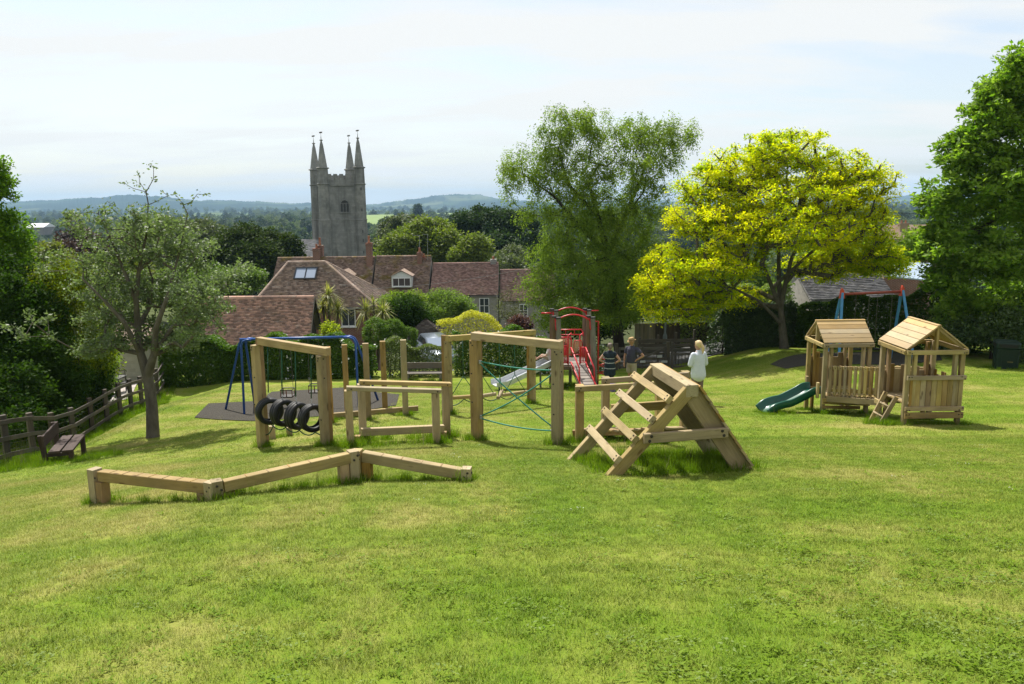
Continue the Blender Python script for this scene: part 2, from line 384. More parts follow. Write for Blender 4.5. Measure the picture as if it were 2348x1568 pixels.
# ---------------------------------------------------------------- instanced plants (grass, far woods): uncountable stuff
PROTO = bpy.data.collections.new('plant_pieces')
def instancer(name, pts, rots, scl, idx, protos, label, cat):
    """points that carry copies of the small meshes in protos"""
    c = bpy.data.collections.new(name + '_pieces')
    for i, (me) in enumerate(protos):
        ob = bpy.data.objects.new('%02d_%s' % (i, name), me); c.objects.link(ob)
    me = bpy.data.meshes.new(name); me.from_pydata([tuple(p) for p in pts], [], [])
    a = me.attributes.new('rot', 'FLOAT_VECTOR', 'POINT'); a.data.foreach_set('vector', np.array(rots, np.float32).ravel())
    a = me.attributes.new('scl', 'FLOAT', 'POINT'); a.data.foreach_set('value', np.array(scl, np.float32))
    a = me.attributes.new('idx', 'INT', 'POINT'); a.data.foreach_set('value', np.array(idx, np.int32))
    o = link(name, me, None); tag(o, label, cat, None, 'stuff')
    ng = bpy.data.node_groups.new(name, 'GeometryNodeTree')
    ng.interface.new_socket('Geometry', in_out='INPUT', socket_type='NodeSocketGeometry'); ng.interface.new_socket('Geometry', in_out='OUTPUT', socket_type='NodeSocketGeometry')
    gi, go = ng.nodes.new('NodeGroupInput'), ng.nodes.new('NodeGroupOutput')
    ci = ng.nodes.new('GeometryNodeCollectionInfo'); ci.inputs['Collection'].default_value = c
    ci.inputs['Separate Children'].default_value = True; ci.inputs['Reset Children'].default_value = True
    ip = ng.nodes.new('GeometryNodeInstanceOnPoints'); ip.inputs['Pick Instance'].default_value = True
    def na(nm, ty):
        n = ng.nodes.new('GeometryNodeInputNamedAttribute'); n.data_type = ty; n.inputs['Name'].default_value = nm; return n.outputs['Attribute']
    er = ng.nodes.new('FunctionNodeEulerToRotation'); k = ng.links.new
    k(gi.outputs[0], ip.inputs['Points']); k(ci.outputs[0], ip.inputs['Instance']); k(na('idx', 'INT'), ip.inputs['Instance Index'])
    k(na('rot', 'FLOAT_VECTOR'), er.inputs[0]); k(er.outputs[0], ip.inputs['Rotation']); k(na('scl', 'FLOAT'), ip.inputs['Scale'])
    k(ip.outputs[0], go.inputs[0])
    o.modifiers.new('pieces', 'NODES').node_group = ng
    return o
m, t, o = newmat('grass_blade'); MATS['blade'] = m
lc = lawn_colour(t, 1.0); ir = islrand(t)
col = mixc(t, ramp(t, ir, .5, 1, 0, .45), lc, (.30, .29, .06))
hs = nn(t, 'ShaderNodeHueSaturation'); t.links.new(ramp(t, ir, 0, 1, .72, 1.3), hs.inputs['Value']); t.links.new(col, hs.inputs['Color'])
b = nn(t, 'ShaderNodeBsdfPrincipled'); t.links.new(hs.outputs[0], b.inputs['Base Color']); inp(b, 'Roughness', .6); inp(b, 'Specular IOR Level', .08)
# short turf as a mat: blades bend every way, so their mean facing is upwards
vm = nn(t, 'ShaderNodeVectorMath', operation='MULTIPLY_ADD'); t.links.new(nn(t, 'ShaderNodeNewGeometry').outputs['Normal'], vm.inputs[0]); vm.inputs[1].default_value = (.55, .55, .55); vm.inputs[2].default_value = (0, .05, .75)
vn = nn(t, 'ShaderNodeVectorMath', operation='NORMALIZE'); t.links.new(vm.outputs[0], vn.inputs[0]); t.links.new(vn.outputs[0], b.inputs['Normal'])
tr = nn(t, 'ShaderNodeBsdfTranslucent'); t.links.new(mixc(t, 1.0, hs.outputs[0], (1.2, 1.3, .6), 'MULTIPLY'), tr.inputs[0])
ms = nn(t, 'ShaderNodeMixShader'); inp(ms, 0, .25); t.links.new(b.outputs[0], ms.inputs[1]); t.links.new(tr.outputs[0], ms.inputs[2]); t.links.new(ms.outputs[0], o.inputs[0])
def blades(name, n, size, h, w, lean, seed, mat, falloff=False, clump=0):
    g = np.random.default_rng(seed)
    if falloff: r = size * np.sqrt(g.random(n)) * g.random(n) ** .3; a = g.random(n) * 6.283; x, y = r * np.cos(a), r * np.sin(a)
    else: x, y = (g.random(n) - .5) * size, (g.random(n) - .5) * size
    hh = h * (.45 + .75 * g.random(n)); az = g.random(n) * 6.283; le = lean * (.2 + g.random(n)) * hh; fa = az + 1.57 + g.normal(0, .5, n)
    ww = w * (.6 + .8 * g.random(n))
    V = np.zeros((n, 3, 3)); bx, by = np.cos(fa) * ww / 2, np.sin(fa) * ww / 2
    V[:, 0] = np.stack([x - bx, y - by, np.full(n, -.012)], 1); V[:, 1] = np.stack([x + bx, y + by, np.full(n, -.012)], 1)
    V[:, 2] = np.stack([x + np.cos(az) * le, y + np.sin(az) * le, hh], 1)
    me = quads_mesh(name, V, 3); me.materials.append(mat); return me
def rosette(seed, mat, n=16, L=.042, w=.019, spread=.085):
    g = random.Random(seed); V = []
    for k in range(n):
        a = g.uniform(0, 6.283); l = L * g.uniform(.5, 1.3); q = g.uniform(0, 6.283); c = Vector((math.cos(q), math.sin(q), 0)) * spread * math.sqrt(g.random()); z = g.uniform(.004, .022); c.z = z
        d = Vector((math.cos(a), math.sin(a), g.uniform(-.25, .7))).normalized(); s = Vector((-math.sin(a), math.cos(a), g.uniform(-.5, .5))).normalized() * w * g.uniform(.5, 1) / 2
        V.append([c, c + d * l * .5 - s, c + d * l, c + d * l * .5 + s])
    me = quads_mesh('rosette', np.array([[list(q) for q in f] for f in V]), 4); me.materials.append(mat); return me
def ground_rot(x, y, yaw):
    e = .15; dzx = (gz(x + e, y) - gz(x - e, y)) / (2 * e); dzy = (gz(x, y + e) - gz(x, y - e)) / (2 * e)
    n = Vector((-dzx, -dzy, 1)).normalized()
    return (n.to_track_quat('Z', 'Y').to_matrix() @ Matrix.Rotation(yaw, 3, 'Z')).to_euler()
weedm = leafmat('weed_leaf', (.10, .175, .010), (.16, .24, .022), .35, .12, 2, gain=1.0)
clov = leafmat('clover_leaf', (.14, .20, .05), (.20, .26, .085), .3, .1, 2, gain=1.0)
gm = MATS['blade']
near = [blades('turf', 1250, .40, .026, .0050, 1.7, i, gm) for i in range(4)]
far = [blades('turf_far', 800, .80, .024, .0085, 1.9, 20 + i, gm) for i in range(3)]
ros = [rosette(i, weedm) for i in range(3)] + [rosette(9, clov, 18, .03, .02, .10)]
def daisy(seed, mat):
    g = np.random.default_rng(seed); C = np.stack([g.normal(0, .05, 5), g.normal(0, .05, 5), np.full(5, .022)], 1); V = np.zeros((5, 4, 3)); s = .0045
    for k, (a, b_) in enumerate(((-s, -s), (s, -s), (s, s), (-s, s))): V[:, k] = C + np.array([a, b_, 0])
    me = quads_mesh('daisy', V); me.materials.append(mat); return me
ros += [daisy(1, plain('daisy_white', (.8, .8, .76), (.7, .7, .66), 9, .7, 0)), daisy(2, plain('buttercup_yellow', (.75, .55, .04), (.65, .5, .03), 9, .6, 0))]
pts, rots, scl, idx = [], [], [], []
def inview(x, y, marg=1.0):
    return y > 0 and abs(x) < .66 * (y + .4) + marg
def put(x, y, s, i, dz=0.0):
    pts.append((x, y, gz(x, y) + dz)); rots.append(tuple(ground_rot(x, y, random.uniform(0, 6.28)))); scl.append(s); idx.append(i)
SURF = []                                   # places where no turf grows: filled in before the turf is laid
# ================================================================== timber play trail
TUFTS, TUFTLINES = [], []
WOOD = woodmat('new_timber', (.415, .315, .155), (.295, .213, .098))
WOODB = woodmat('brown_timber', (.36, .235, .10), (.25, .155, .06))
ROPE = plain('green_rope', (.03, .24, .17), (.02, .16, .12), 60, .7, .4)
ROPED = plain('dark_green_rope', (.015, .09, .05), (.01, .06, .035), 60, .7, .4)
STEEL = plain('galvanised_steel', (.42, .43, .44), (.3, .31, .32), 20, .4, .05, .7)
DARK = plain('dark_bolt', (.035, .026, .02), (.02, .016, .012), 20, .6, .1)
RUBBER = plain('black_rubber', (.008, .008, .009), (.013, .013, .014), 8, .55, .1, 0, .3)
PW = .135
def tuftpost(P, n=9, s=.8): TUFTS.append(((P[0], P[1]), .17, n, s, .12))

# -- zigzag balance beam
pa = [(232, 1154, 1078), (478, 1147, 1104), (512, 1142, 1101), (800, 1106, 1037), (832, 1099, 1034), (1058, 1102, 1074)]
B = [G(u, v) for u, v, _ in pa]; T = [top(u, w, b) for (u, v, w), b in zip(pa, B)]
bb = empty('balance_beam', B[0], 'low zigzag balance beam of three pale timber beams on short posts', 'balance beam')
for i in (0, 2, 4):
    p, q = T[i].copy(), T[i + 1].copy(); d = (q - p).normalized(); dh = Vector((d.x, d.y, 0)).normalized(); s = Vector((0, 0, 1)).cross(dh); s.normalize()
    hb = .125
    yaw = math.atan2(dh.y, dh.x)
    beam = bar('beam', p - Vector((0, 0, hb / 2)), q - Vector((0, 0, hb / 2)), .115, hb, WOOD, bb)
    Ln = (q - p).length; n = int(Ln / .22)
    for k in range(1, n):                                     # grip battens across the top
        c = p + (q - p) * (k / n) + Vector((0, 0, .0015)); bar('grip_line', c - s * .052, c + s * .052, .012, .006, WOODB, bb, ch=.001)
    for P, Q, sg in ((B[i], p, -1), (B[i + 1], q, 1)):
        c = P + dh * sg * .062; post('post', (c.x, c.y, P.z), Q.z + .014, .130, .115, WOOD, bb, yaw, .2)          # leaf across the beam end
        c = P - dh * sg * .062; post('post', (c.x, c.y, P.z), Q.z - hb - .004, .118, .115, WOODB, bb, yaw, .2)    # leaf under the beam
        for z, k in ((.035, .02), (.085, -.025)): bolt(Vector((Q.x, Q.y, Q.z)) + dh * sg * (.062 + k) - s * .0655 - Vector((0, 0, z)), -s, bb, DARK, .014)
        bolt(Vector((Q.x, Q.y, Q.z)) + dh * sg * .1205 - Vector((0, 0, .05)), dh * sg, bb, DARK, .014)
        tuftpost(P, 10, .8)
    TUFTLINES.append((B[i], B[i + 1], .13, 46, .6, .12))
# -- tyre traverse: two double posts, top beam, four tyres on ropes
def gate_frame(label, name, cat, uL, dL, tL, uR, dR, tR, wpost=PW):
    Lb, Rb = GD(uL, dL), GD(uR, dR); Lt, Rt = top(uL, tL, Lb), top(uR, tR, Rb)
    e = empty(name, Lb, label, cat); d = Vector((Rb.x - Lb.x, Rb.y - Lb.y, 0)).normalized(); s = Vector((-d.y, d.x, 0)); yaw = math.atan2(d.y, d.x)
    for P, Tt, sg in ((Lb, Lt, -1), (Rb, Rt, 1)):
        post('post', P, Tt.z - .13, wpost, wpost, WOOD, e, yaw, .3)
        a = P + d * sg * -.0 + s * .11; post('post', (P.x + s.x * (wpost * .5 + .036), P.y + s.y * (wpost * .5 + .036), P.z), Tt.z - .002, .068, wpost * .95, WOODB, e, yaw + math.pi / 2, .3)
        tuftpost(P, 14, .95)
        for z in (.17, .21, .7, 1.2): bolt(P.lerp(Vector((P.x, P.y, Tt.z)), 1 - z / (Tt.z - P.z)) - s * (wpost / 2 + .001) + d * random.uniform(-.04, .04), -s, e, DARK, .013)
        for z in (.18, .5): bolt(Vector((P.x, P.y, Tt.z - z)) + d * sg * (wpost / 2 + .001), d * sg, e, DARK, .013)
    # the beam lies on the second leaf of each post, flush with the post tops
    bar('top_beam', Lt - d * (wpost / 2 + .004) + Vector((0, 0, -.064)), Rt + d * (wpost / 2 + .004) + Vector((0, 0, -.064)), wpost - .006, .13, WOOD, e)
    return e, Lb, Rb, Lt, Rt, d, s
e, Lb, Rb, Lt, Rt, d, s = gate_frame('timber frame with four black tyres hanging on green ropes', 'tyre_swing', 'play frame', 600, 13.8, 774, 746, 12.75, 797, .118)
def tyre_mesh(Ro=.24, ri=.15, w=.19):
    prof = []                                                 # section of a tyre: wide tread, bulging walls, open inside
    sec = [(ri, .30), (ri + .012, .42), ((Ro + ri) / 2, .5), (Ro - .02, .44), (Ro - .004, .36), (Ro, .2), (Ro - .006, .19), (Ro - .006, .15), (Ro, .14), (Ro, -.14), (Ro - .006, -.15), (Ro - .006, -.19), (Ro, -.2), (Ro - .004, -.36), (Ro - .02, -.44), ((Ro + ri) / 2, -.5), (ri + .012, -.42), (ri, -.30), (ri + .01, -.28), ((Ro + ri) / 2, -.40), (Ro - .03, -.33), (Ro - .022, 0), (Ro - .03, .33), ((Ro + ri) / 2, .40), (ri + .01, .28)]
    n = 40; vs = []; fs = []; k = len(sec)
    for i in range(n):
        a = 2 * math.pi * i / n
        for r, h in sec: vs.append((h * w, r * math.cos(a), r * math.sin(a)))
    for i in range(n):
        j = (i + 1) % n
        for q in range(k): l = (q + 1) % k; fs.append((i * k + q, i * k + l, j * k + l, j * k + q))
    mb = MB(); mb.add(vs, fs); return mb.mesh('tyre', True)
tme = tyre_mesh(); tme.materials.append(RUBBER)
for k, (u, v) in enumerate(((624, 942), (651, 946), (677, 953), (709, 958))):
    f = (.17, .39, .60, .83)[k]; c0 = Lb.lerp(Rb, f); c = at(u, v, c0.y); c = Vector((c0.x, c0.y, c.z)) + s * .0
    M = Matrix.Translation(c) @ Matrix.Rotation(math.atan2(d.y, d.x) + (-.34, -.05, .12, -.22)[k], 4, 'Z') @ Matrix.Rotation((.02, -.03, .04, 0)[k], 4, 'Y')
    link('tyre', tme, RUBBER, e, M)
    tz = Lt.lerp(Rt, f).z - .13; hp = Vector((c.x, c.y, c.z + .225))
    mb = MB(); mb.tube([hp + Vector((0, 0, .11)), Vector((hp.x, hp.y, tz)) + s * .045], .011, 6); mb.build('rope', ROPED, e, True)
    mb = MB(); [mb.tube([hp + Vector((.012 * math.cos(a + (1.57 if q else 0)), 0, .02 + .03 * q + .018 * math.sin(a))) for a in [i * .785 for i in range(8)]], .004, 5, closed=True) for q in range(4)]; mb.build('chain', STEEL, e)
    if k < 3: nf = (.17, .39, .60, .83)[k + 1]
    a = c - Vector((0, 0, .222)); b2 = Lb.lerp(Rb, (.39, .60, .83, 1.0)[k]) + s * .08
    b2 = Vector((b2.x, b2.y, at(*((651, 946), (677, 953), (709, 958), (740, 1000))[k], b2.y).z - (.222 if k < 3 else .02)))
    mb = MB(); mb.tube(curve_pts(a, b2, .10 if k < 3 else .02), .010, 6); mb.build('rope', ROPED, e, True)
c = Lb + s * .08; a = Vector((c.x, c.y, Lb.z + .22)); b2 = Lb.lerp(Rb, .17) + s * .08
mb = MB(); mb.tube(curve_pts(a, Vector((b2.x, b2.y, at(624, 942, b2.y).z - .222)), .07), .010, 6); mb.build('rope', ROPED, e, True)
# -- rope traverse with crossed green ropes
e, Lb, Rb, Lt, Rt, d, s = gate_frame('timber frame strung with crossed green climbing ropes', 'rope_frame', 'play frame', 1093, 13.3, 762, 1277, 12.55, 781, .15)
def rope_between(fa, za, fb, zb, sag, r=.012):
    a = Lb.lerp(Rb, fa) + Vector((0, 0, za)); b2 = Lb.lerp(Rb, fb) + Vector((0, 0, zb))
    mb = MB(); mb.tube(curve_pts(a, b2, sag, 14), r, 7); mb.build('rope', ROPE, e, True)
    for P in (a, b2):
        mb = MB(); mb.tube([P - d * .03, P + d * .03], .022, 8); mb.build('rope_clamp', STEEL, e, True)
def zat(u, v, P): return at(u, v, P.y).z - P.z
fL, fR = .055, .945
rope_between(fL, zat(1104, 828, Lb), fR, zat(1265, 849, Rb), .035)
rope_between(fL, zat(1104, 832, Lb), fR, zat(1265, 979, Rb), .03)
rope_between(fL, zat(1104, 953, Lb), fR, zat(1265, 858, Rb), .06)
rope_between(fL, zat(1104, 958, Lb), fR, zat(1265, 988, Rb), .045)
# -- swinging steps: far frame with four wooden steps on triangular ropes
e, Lb, Rb, Lt, Rt, d, s = gate_frame('far timber frame with hanging wooden log steps on thin ropes', 'swinging_steps', 'play frame', 1030, 18.2, 769, 1221, 21.3, 757)
st_ = [(.20, 910, .25), (.41, 908, .55), (.62, 905, 1.45), (.81, 903, .5)]; prev = None
for f, v, yw in st_:
    c0 = Lb.lerp(Rb, f) + s * .12; c = Vector((c0.x, c0.y, at(1066, v, c0.y).z)); w_ = Vector((math.cos(yw), math.sin(yw), 0)) * .38
    bar('step', c - w_, c + w_, .085, .085, WOOD, e, ch=.015)
    ap = c + Vector((0, 0, .52)); tz = Lt.lerp(Rt, f).z - .13
    mb = MB(); mb.tube([ap, Vector((ap.x, ap.y, tz))], .011, 6); mb.tube([ap, c - w_ * .82 + Vector((0, 0, .04))], .010, 6); mb.tube([ap, c + w_ * .82 + Vector((0, 0, .04))], .010, 6); mb.build('rope', ROPED, e, True)
    a = c - Vector((0, 0, .045)); pp = prev or (Lb + s * .1 + Vector((0, 0, .25)))
    mb = MB(); mb.tube(curve_pts(pp, a, .10), .012, 6); mb.build('rope', ROPED, e, True); prev = a
mb = MB(); mb.tube(curve_pts(prev, Rb + s * .1 + Vector((0, 0, .28)), .06), .012, 6); mb.build('rope', ROPED, e, True)
# -- weaving posts with a low beam between them
pw = [(759, 970, 795), (797, 958, 790), (845, 964, 787), (883, 946, 782), (930, 953, 779)]
Bw = [G(u, v) for u, v, _ in pw]
e = empty('weaving_posts', Bw[0], 'row of five upright timber posts standing either side of a low beam', 'play posts')
dw = (Bw[4] - Bw[0]); yw = math.atan2(dw.y, dw.x)
for (u, v, w), P in zip(pw, Bw):
    post('post', P, top(u, w, P).z, .13, .13, WOODB if u % 2 else WOOD, e, yw, .3); tuftpost(P, 11, .8)
a, b2 = G(766, 963), G(959, 946)
a.z += .115; b2.z += .115; bar('beam', a, b2, .09, .12, WOOD, e); TUFTLINES.append((a, b2, .12, 30, .7, .12))
# -- parallel bars
pbp = [(804, 1024, 886), (1001, 1017, 892), (833, 1011, 872), (1024, 1003, 877)]
Bp = [G(u, v) for u, v, _ in pbp]; Tp = [top(u, w, P) for (u, v, w), P in zip(pbp, Bp)]
e = empty('parallel_bars', Bp[0], 'pair of waist high parallel timber rails with a low beam between', 'play rails')
for i in range(4):
    dd = (Bp[i | 1] - Bp[i & 2]); post('post', Bp[i], Tp[i].z - .062, .13, .12, WOOD, e, math.atan2(dd.y, dd.x), .3); tuftpost(Bp[i], 16, 1.05)
for i in (0, 2):
    dd = (Tp[i + 1] - Tp[i]).normalized(); bar('rail', Tp[i] - dd * .07 - Vector((0, 0, .03)), Tp[i + 1] + dd * .07 - Vector((0, 0, .03)), .125, .065, WOOD, e)
    for P in (Tp[i], Tp[i + 1]): bolt(P + Vector((.02, -.064, -.03)), (0, -1, 0), e, DARK, .013)
a, b2 = Bp[0].lerp(Bp[2], .55), Bp[1].lerp(Bp[3], .7); a.z += .2; b2.z += .2; bar('beam', a + Vector((.06, 0, 0)), b2, .10, .125, WOOD, e)
for P in (a, b2): post('post', (P.x, P.y, P.z - .2), P.z - .06, .1, .1, WOODB, e, 0, .2)
TUFTLINES.append((Bp[0], Bp[1], .25, 34, .9, .35)); TUFTLINES.append((Bp[2], Bp[3], .25, 26, .9, .3))
# -- two stepping stumps behind the tyres
for u, v, w, lab in ((625, 1007, 976, 'short square timber stepping stump standing left behind the hanging tyres'), (664, 1000, 979, 'short square timber stepping stump further right behind the hanging tyres')):
    P = G(u, v); o = post('stepping_stump', P, top(u, w, P).z, .11, .11, WOOD, None, .4, .2); tag(o, lab, 'stump', 'stepping stumps'); tuftpost(P, 8, .7)
# -- wobble bridge with handrails, behind the climbing frame
wb = [(1328, 1015, 882), (1510, 1016, 871), (1387, 999, 864), (1567, 1003, 851)]
Bq = [G(u, v) for u, v, _ in wb]; Tq = [top(u, w, P) for (u, v, w), P in zip(wb, Bq)]
e = empty('wobble_bridge', Bq[0], 'slatted timber bridge between two handrails behind the triangular climbing frame', 'play bridge')
for P, Tt in zip(Bq, Tq): post('post', P, Tt.z, .13, .13, WOOD, e, .1, .3); tuftpost(P, 14, .9)
for i in (0, 2):
    dd = (Tq[i + 1] - Tq[i]).normalized(); oy = Vector((0, -.1, 0)); bar('handrail', Tq[i] - dd * .07 - Vector((0, 0, .045)) + oy, Tq[i + 1] + dd * .07 - Vector((0, 0, .045)) + oy, .07, .09, WOOD, e)
    for z in (.03, .07): bolt(Tq[i] + Vector((.03 - z * .6, -.136, -z)), (0, -1, 0), e, DARK, .013)
A0, A1 = Bq[0] + Vector((0.02, .17, .17)), Bq[1] + Vector((-.02, .17, .2)); B0, B1 = Bq[2] + Vector((0, -.12, .17)), Bq[3] + Vector((0, -.12, .2))
for p, q in ((A0, A1), (B0, B1)): bar('bearer', p - Vector((.12, 0, .05)), q + Vector((.1, 0, -.05)), .06, .10, WOODB, e)
ns = 11
for k in range(ns):
    f = (k + .5) / ns; p, q = A0.lerp(A1, f), B0.lerp(B1, f); dd = (q - p).normalized(); sg = .04 * math.sin(f * math.pi)
    bar('deck_slat', p - dd * .06 + Vector((0, 0, .013 - sg)), q + dd * .06 + Vector((0, 0, .013 - sg)), .10, .035, WOOD, e)
TUFTLINES.append((Bq[0], Bq[1], .3, 40, .8, .2)); TUFTLINES.append((Bq[2], Bq[3], .3, 30, .8, .2))
# -- triangular climbing frame: ladder on the left, plank ramp on the right
Bn = G(1410, 1090); wdir = Vector((.15, -.99, 0)).normalized(); W_ = 1.42; A = Bn - wdir * W_; ldir = Vector((.99, .15, 0)).normalized()
Ln = 1.80; Cn = Bn + ldir * Ln; Df = A + ldir * Ln
rm = Bn + ldir * (Ln * .53); tn = at(1571, 887, rm.y); tn = Vector((rm.x, rm.y, tn.z)); tf = tn - wdir * W_
e = empty('climbing_triangle', A, 'triangular timber climbing frame with ladder rungs and a plank ramp', 'climbing frame')
BM = .15; tw = .10
def reach(P, Tt): return (Tt.z - gz(P.x, P.y)) / (Tt.z - P.z)          # a leg runs on down to the falling ground
def leg(name, P, Tt, up): k = reach(P, Tt); return bar(name, Tt + (P - Tt) * (k * 1.02) + (P - Tt).normalized() * .1, Tt, tw, BM, WOOD, e, up=up)
leg('leg', A + wdir * tw / 2, tf + wdir * tw / 2 - Vector((0, 0, .06)), (0, 0, 1)); leg('leg', Bn - wdir * tw / 2, tn - wdir * tw / 2 - Vector((0, 0, .06)), (0, 0, 1))
lu = (tn - Bn).normalized(); ln_ = Vector((0, 0, 1)).cross(wdir); nl = wdir.cross(lu); nl = nl if nl.z > 0 else -nl
for f in (.12, .35, .575, .80):
    p, q = A.lerp(tf, f) - wdir * .05, Bn.lerp(tn, f) + wdir * .02; o_ = nl * (BM / 2 + .033); bar('rung', p + o_, q + o_, .10, .065, WOOD, e, up=nl)
    for P, sg in ((p, 1), (q, -1)):
        for z in (-.025, .025): bolt(P + o_ + nl * .034 + wdir * sg * .06 + lu * z, nl, e, DARK, .011)
bar('ridge_beam', tf + ldir * .03 - Vector((0, 0, .055)), tn + ldir * .03 - Vector((0, 0, .055)), .16, .15, WOOD, e)
ru = (Cn - tn).normalized(); nr = wdir.cross(ru); nr = nr if nr.z > 0 else -nr
for P, Q, sg in ((Df, tf, 1), (Cn, tn, -1)): bar('stringer', Q + wdir * sg * .07 + ldir * .10 - nr * .105, Q + (P - Q) * reach(P, Q) + wdir * sg * .07 + ru * .1 - nr * .105, .07, .23, WOOD, e)
RL = (Cn - tn).length; npl = 9
for k in range(npl):
    f0 = (k + .5) / npl; c = tn.lerp(Cn, f0) + ldir * .10 * (1 - f0) + nr * .022; c2_ = tf.lerp(Df, f0) + ldir * .10 * (1 - f0) + nr * .022; pw_ = RL / npl - .008; k_ = (c - c2_).normalized()
    bar('ramp_plank', c2_ - k_ * .03, c + k_ * .03, pw_, .028, WOOD if k % 3 else WOODB, e, up=nr)
for side, (b0, tp, c0) in enumerate(((Bn, tn, Cn), (A, tf, Df))):
    p, q = b0.lerp(tp, .42), c0.lerp(tp, .46); p = Vector((p.x, p.y, (p.z + q.z) / 2 - .01)); q = Vector((q.x, q.y, p.z + .02)); of = wdir * (.034 if side == 0 else -.034)
    bar('brace', p - ldir * .05 + of, q + ldir * .04 + of, .065, .125, WOOD, e)
    if side == 0:
        for P, sg in ((p, 1), (q, -1)):
            for z in (-.03, .03): bolt(P + of + wdir * .033 + ldir * sg * (.03 + z * .4) + Vector((0, 0, z)), wdir, e, DARK, .020)
TUFTLINES.append((A, Bn, .2, 44, .9, .15)); TUFTLINES.append((Bn, Cn, .24, 90, 1.0, .2)); TUFTLINES.append((A, Df, .24, 60, .9, .2)); TUFTLINES.append((Cn, Df, .25, 60, .9, .3))
TUFTS.append((Bn.lerp(Df, .55), .55, 150, .85, .1))
# ================================================================== playhouses, slides, swings, benches, bins
def V3(x, y, z): return Vector((x, y, z))
GREENP = plain('green_plastic', (.008, .085, .055), (.006, .07, .046), 3, .28, .03, 0, .5)
ROOFW = woodmat('roof_boards', (.47, .345, .185), (.37, .26, .125), dirt=.15)
def playhouse(o, S, H, R_, label, gable):
    """o: near left corner on the ground; S: side; H eave height; R_: ridge height; gable: 'x' ridge runs along x, 'y' along y"""
    x0, y0, z0 = o; e = empty('playhouse', o, label, 'playhouse')
    def P(a, b, c): return V3(x0 + a, y0 + b, z0 + c)
    pw = .085
    for a, b in ((0, 0), (S, 0), (0, S), (S, S)):
        zz = gz(x0 + a, y0 + b) - z0
        bar('post', P(a, b, zz - .25), P(a, b, H - .02), pw, pw, WOOD, e, up=(0, 1, 0)); TUFTS.append(((x0 + a, y0 + b), .2, 12, .7, .1))
        a2 = a + (.13 if a == 0 else -.13); bar('post', P(a2, b, zz - .1 if b else .28), P(a2, b, H - .03), .06, .10, WOODB if b else WOOD, e, up=(0, 1, 0))
    ov = .062; hh = .085
    for b in (0, S):
        sg = -1 if b == 0 else 1
        bar('header_rail', P(-ov, b + sg * .07, H - hh / 2), P(S + ov, b + sg * .07, H - hh / 2), .05, hh, WOOD, e)
        for a in (-ov + .04, 0.02, S - .02, S + ov - .04): bolt(P(a, b + sg * .096, H - hh / 2 + random.uniform(-.015, .015)), (0, sg, 0), e, DARK, .012)
    for a in (0, S):
        sg = -1 if a == 0 else 1
        bar('header_rail', P(a + sg * .07, -ov + .02, H - hh / 2 - .004), P(a + sg * .07, S + ov - .02, H - hh / 2 - .004), .05, hh, WOOD, e)
        for b in (-.02, .08, S - .05): bolt(P(a + sg * .096, b, H - hh / 2), (sg, 0, 0), e, DARK, .012)
    half = S / 2 + ov; th = .024; nb = 5
    for sg in (-1, 1):
        for k in range(nb):
            f0, f1 = k / nb, (k + 1) / nb - .012; fm = (f0 + f1) / 2
            def Q(t, f):
                off = sg * half * (1 - f); z = H + (R_ - H) * f + th / 2 + .006
                return P(t, S / 2 + off, z) if gable == 'x' else P(S / 2 + off, t, z)
            n = V3(0, sg * (R_ - H), half) if gable == 'x' else V3(sg * (R_ - H), 0, half)
            bar('roof_plank', Q(-ov, fm), Q(S + ov, fm), math.hypot(half, R_ - H) / nb - .007, th, ROOFW, e, up=n.normalized(), ch=.003)
    r0, r1 = (P(-ov - .01, S / 2, R_ + .02), P(S + ov + .01, S / 2, R_ + .02)) if gable == 'x' else (P(S / 2, -ov - .01, R_ + .02), P(S / 2, S + ov + .01, R_ + .02))
    bar('ridge_board', r0, r1, .07, .028, ROOFW, e)
    for t in (0, S):                                                          # king posts and the sloped gable boards
        c = P(t, S / 2, 0) if gable == 'x' else P(S / 2, t, 0)
        bar('king_post', c + V3(0, 0, H - .02), c + V3(0, 0, R_ - .005), .09, .045, WOOD, e, up=(0, 1, 0) if gable == 'x' else (1, 0, 0))
        for sg in (-1, 1):
            a = c + (V3(0, sg * half * .9, H + .02) if gable == 'x' else V3(sg * half * .9, 0, H + .02)); bar('rafter', a, c + V3(0, 0, R_ - .03), .04, .06, WOODB, e)
    fl = .40; n = 8                                                            # floor of planks on two bearers
    for k in range(n): bar('floor_plank', P(.03, (k + .5) * S / n, fl), P(S - .03, (k + .5) * S / n, fl), S / n - .008, .03, WOOD, e)
    for b in (.06, S - .06): bar('floor_bearer', P(-.02, b, fl - .065), P(S + .02, b, fl - .065), .045, .095, WOODB, e)
    return e, P
cb = G(2070, 974); ca = G(1884, 948)
SA, SB = .97, 1.03
HA, RA = at(1884, 787, ca.y).z - ca.z, at(1915, 736, ca.y + SA / 2).z - ca.z
HB, RB = at(2070, 802, cb.y).z - cb.z, at(2146, 748, cb.y).z - cb.z
ea, PA = playhouse(ca, SA, HA, RA, 'left pale timber playhouse with planked gable roof and green slide', 'x')
eb, PB = playhouse(cb, SB, HB, RB, 'right pale timber playhouse with boarded front wall and small ladder', 'y')
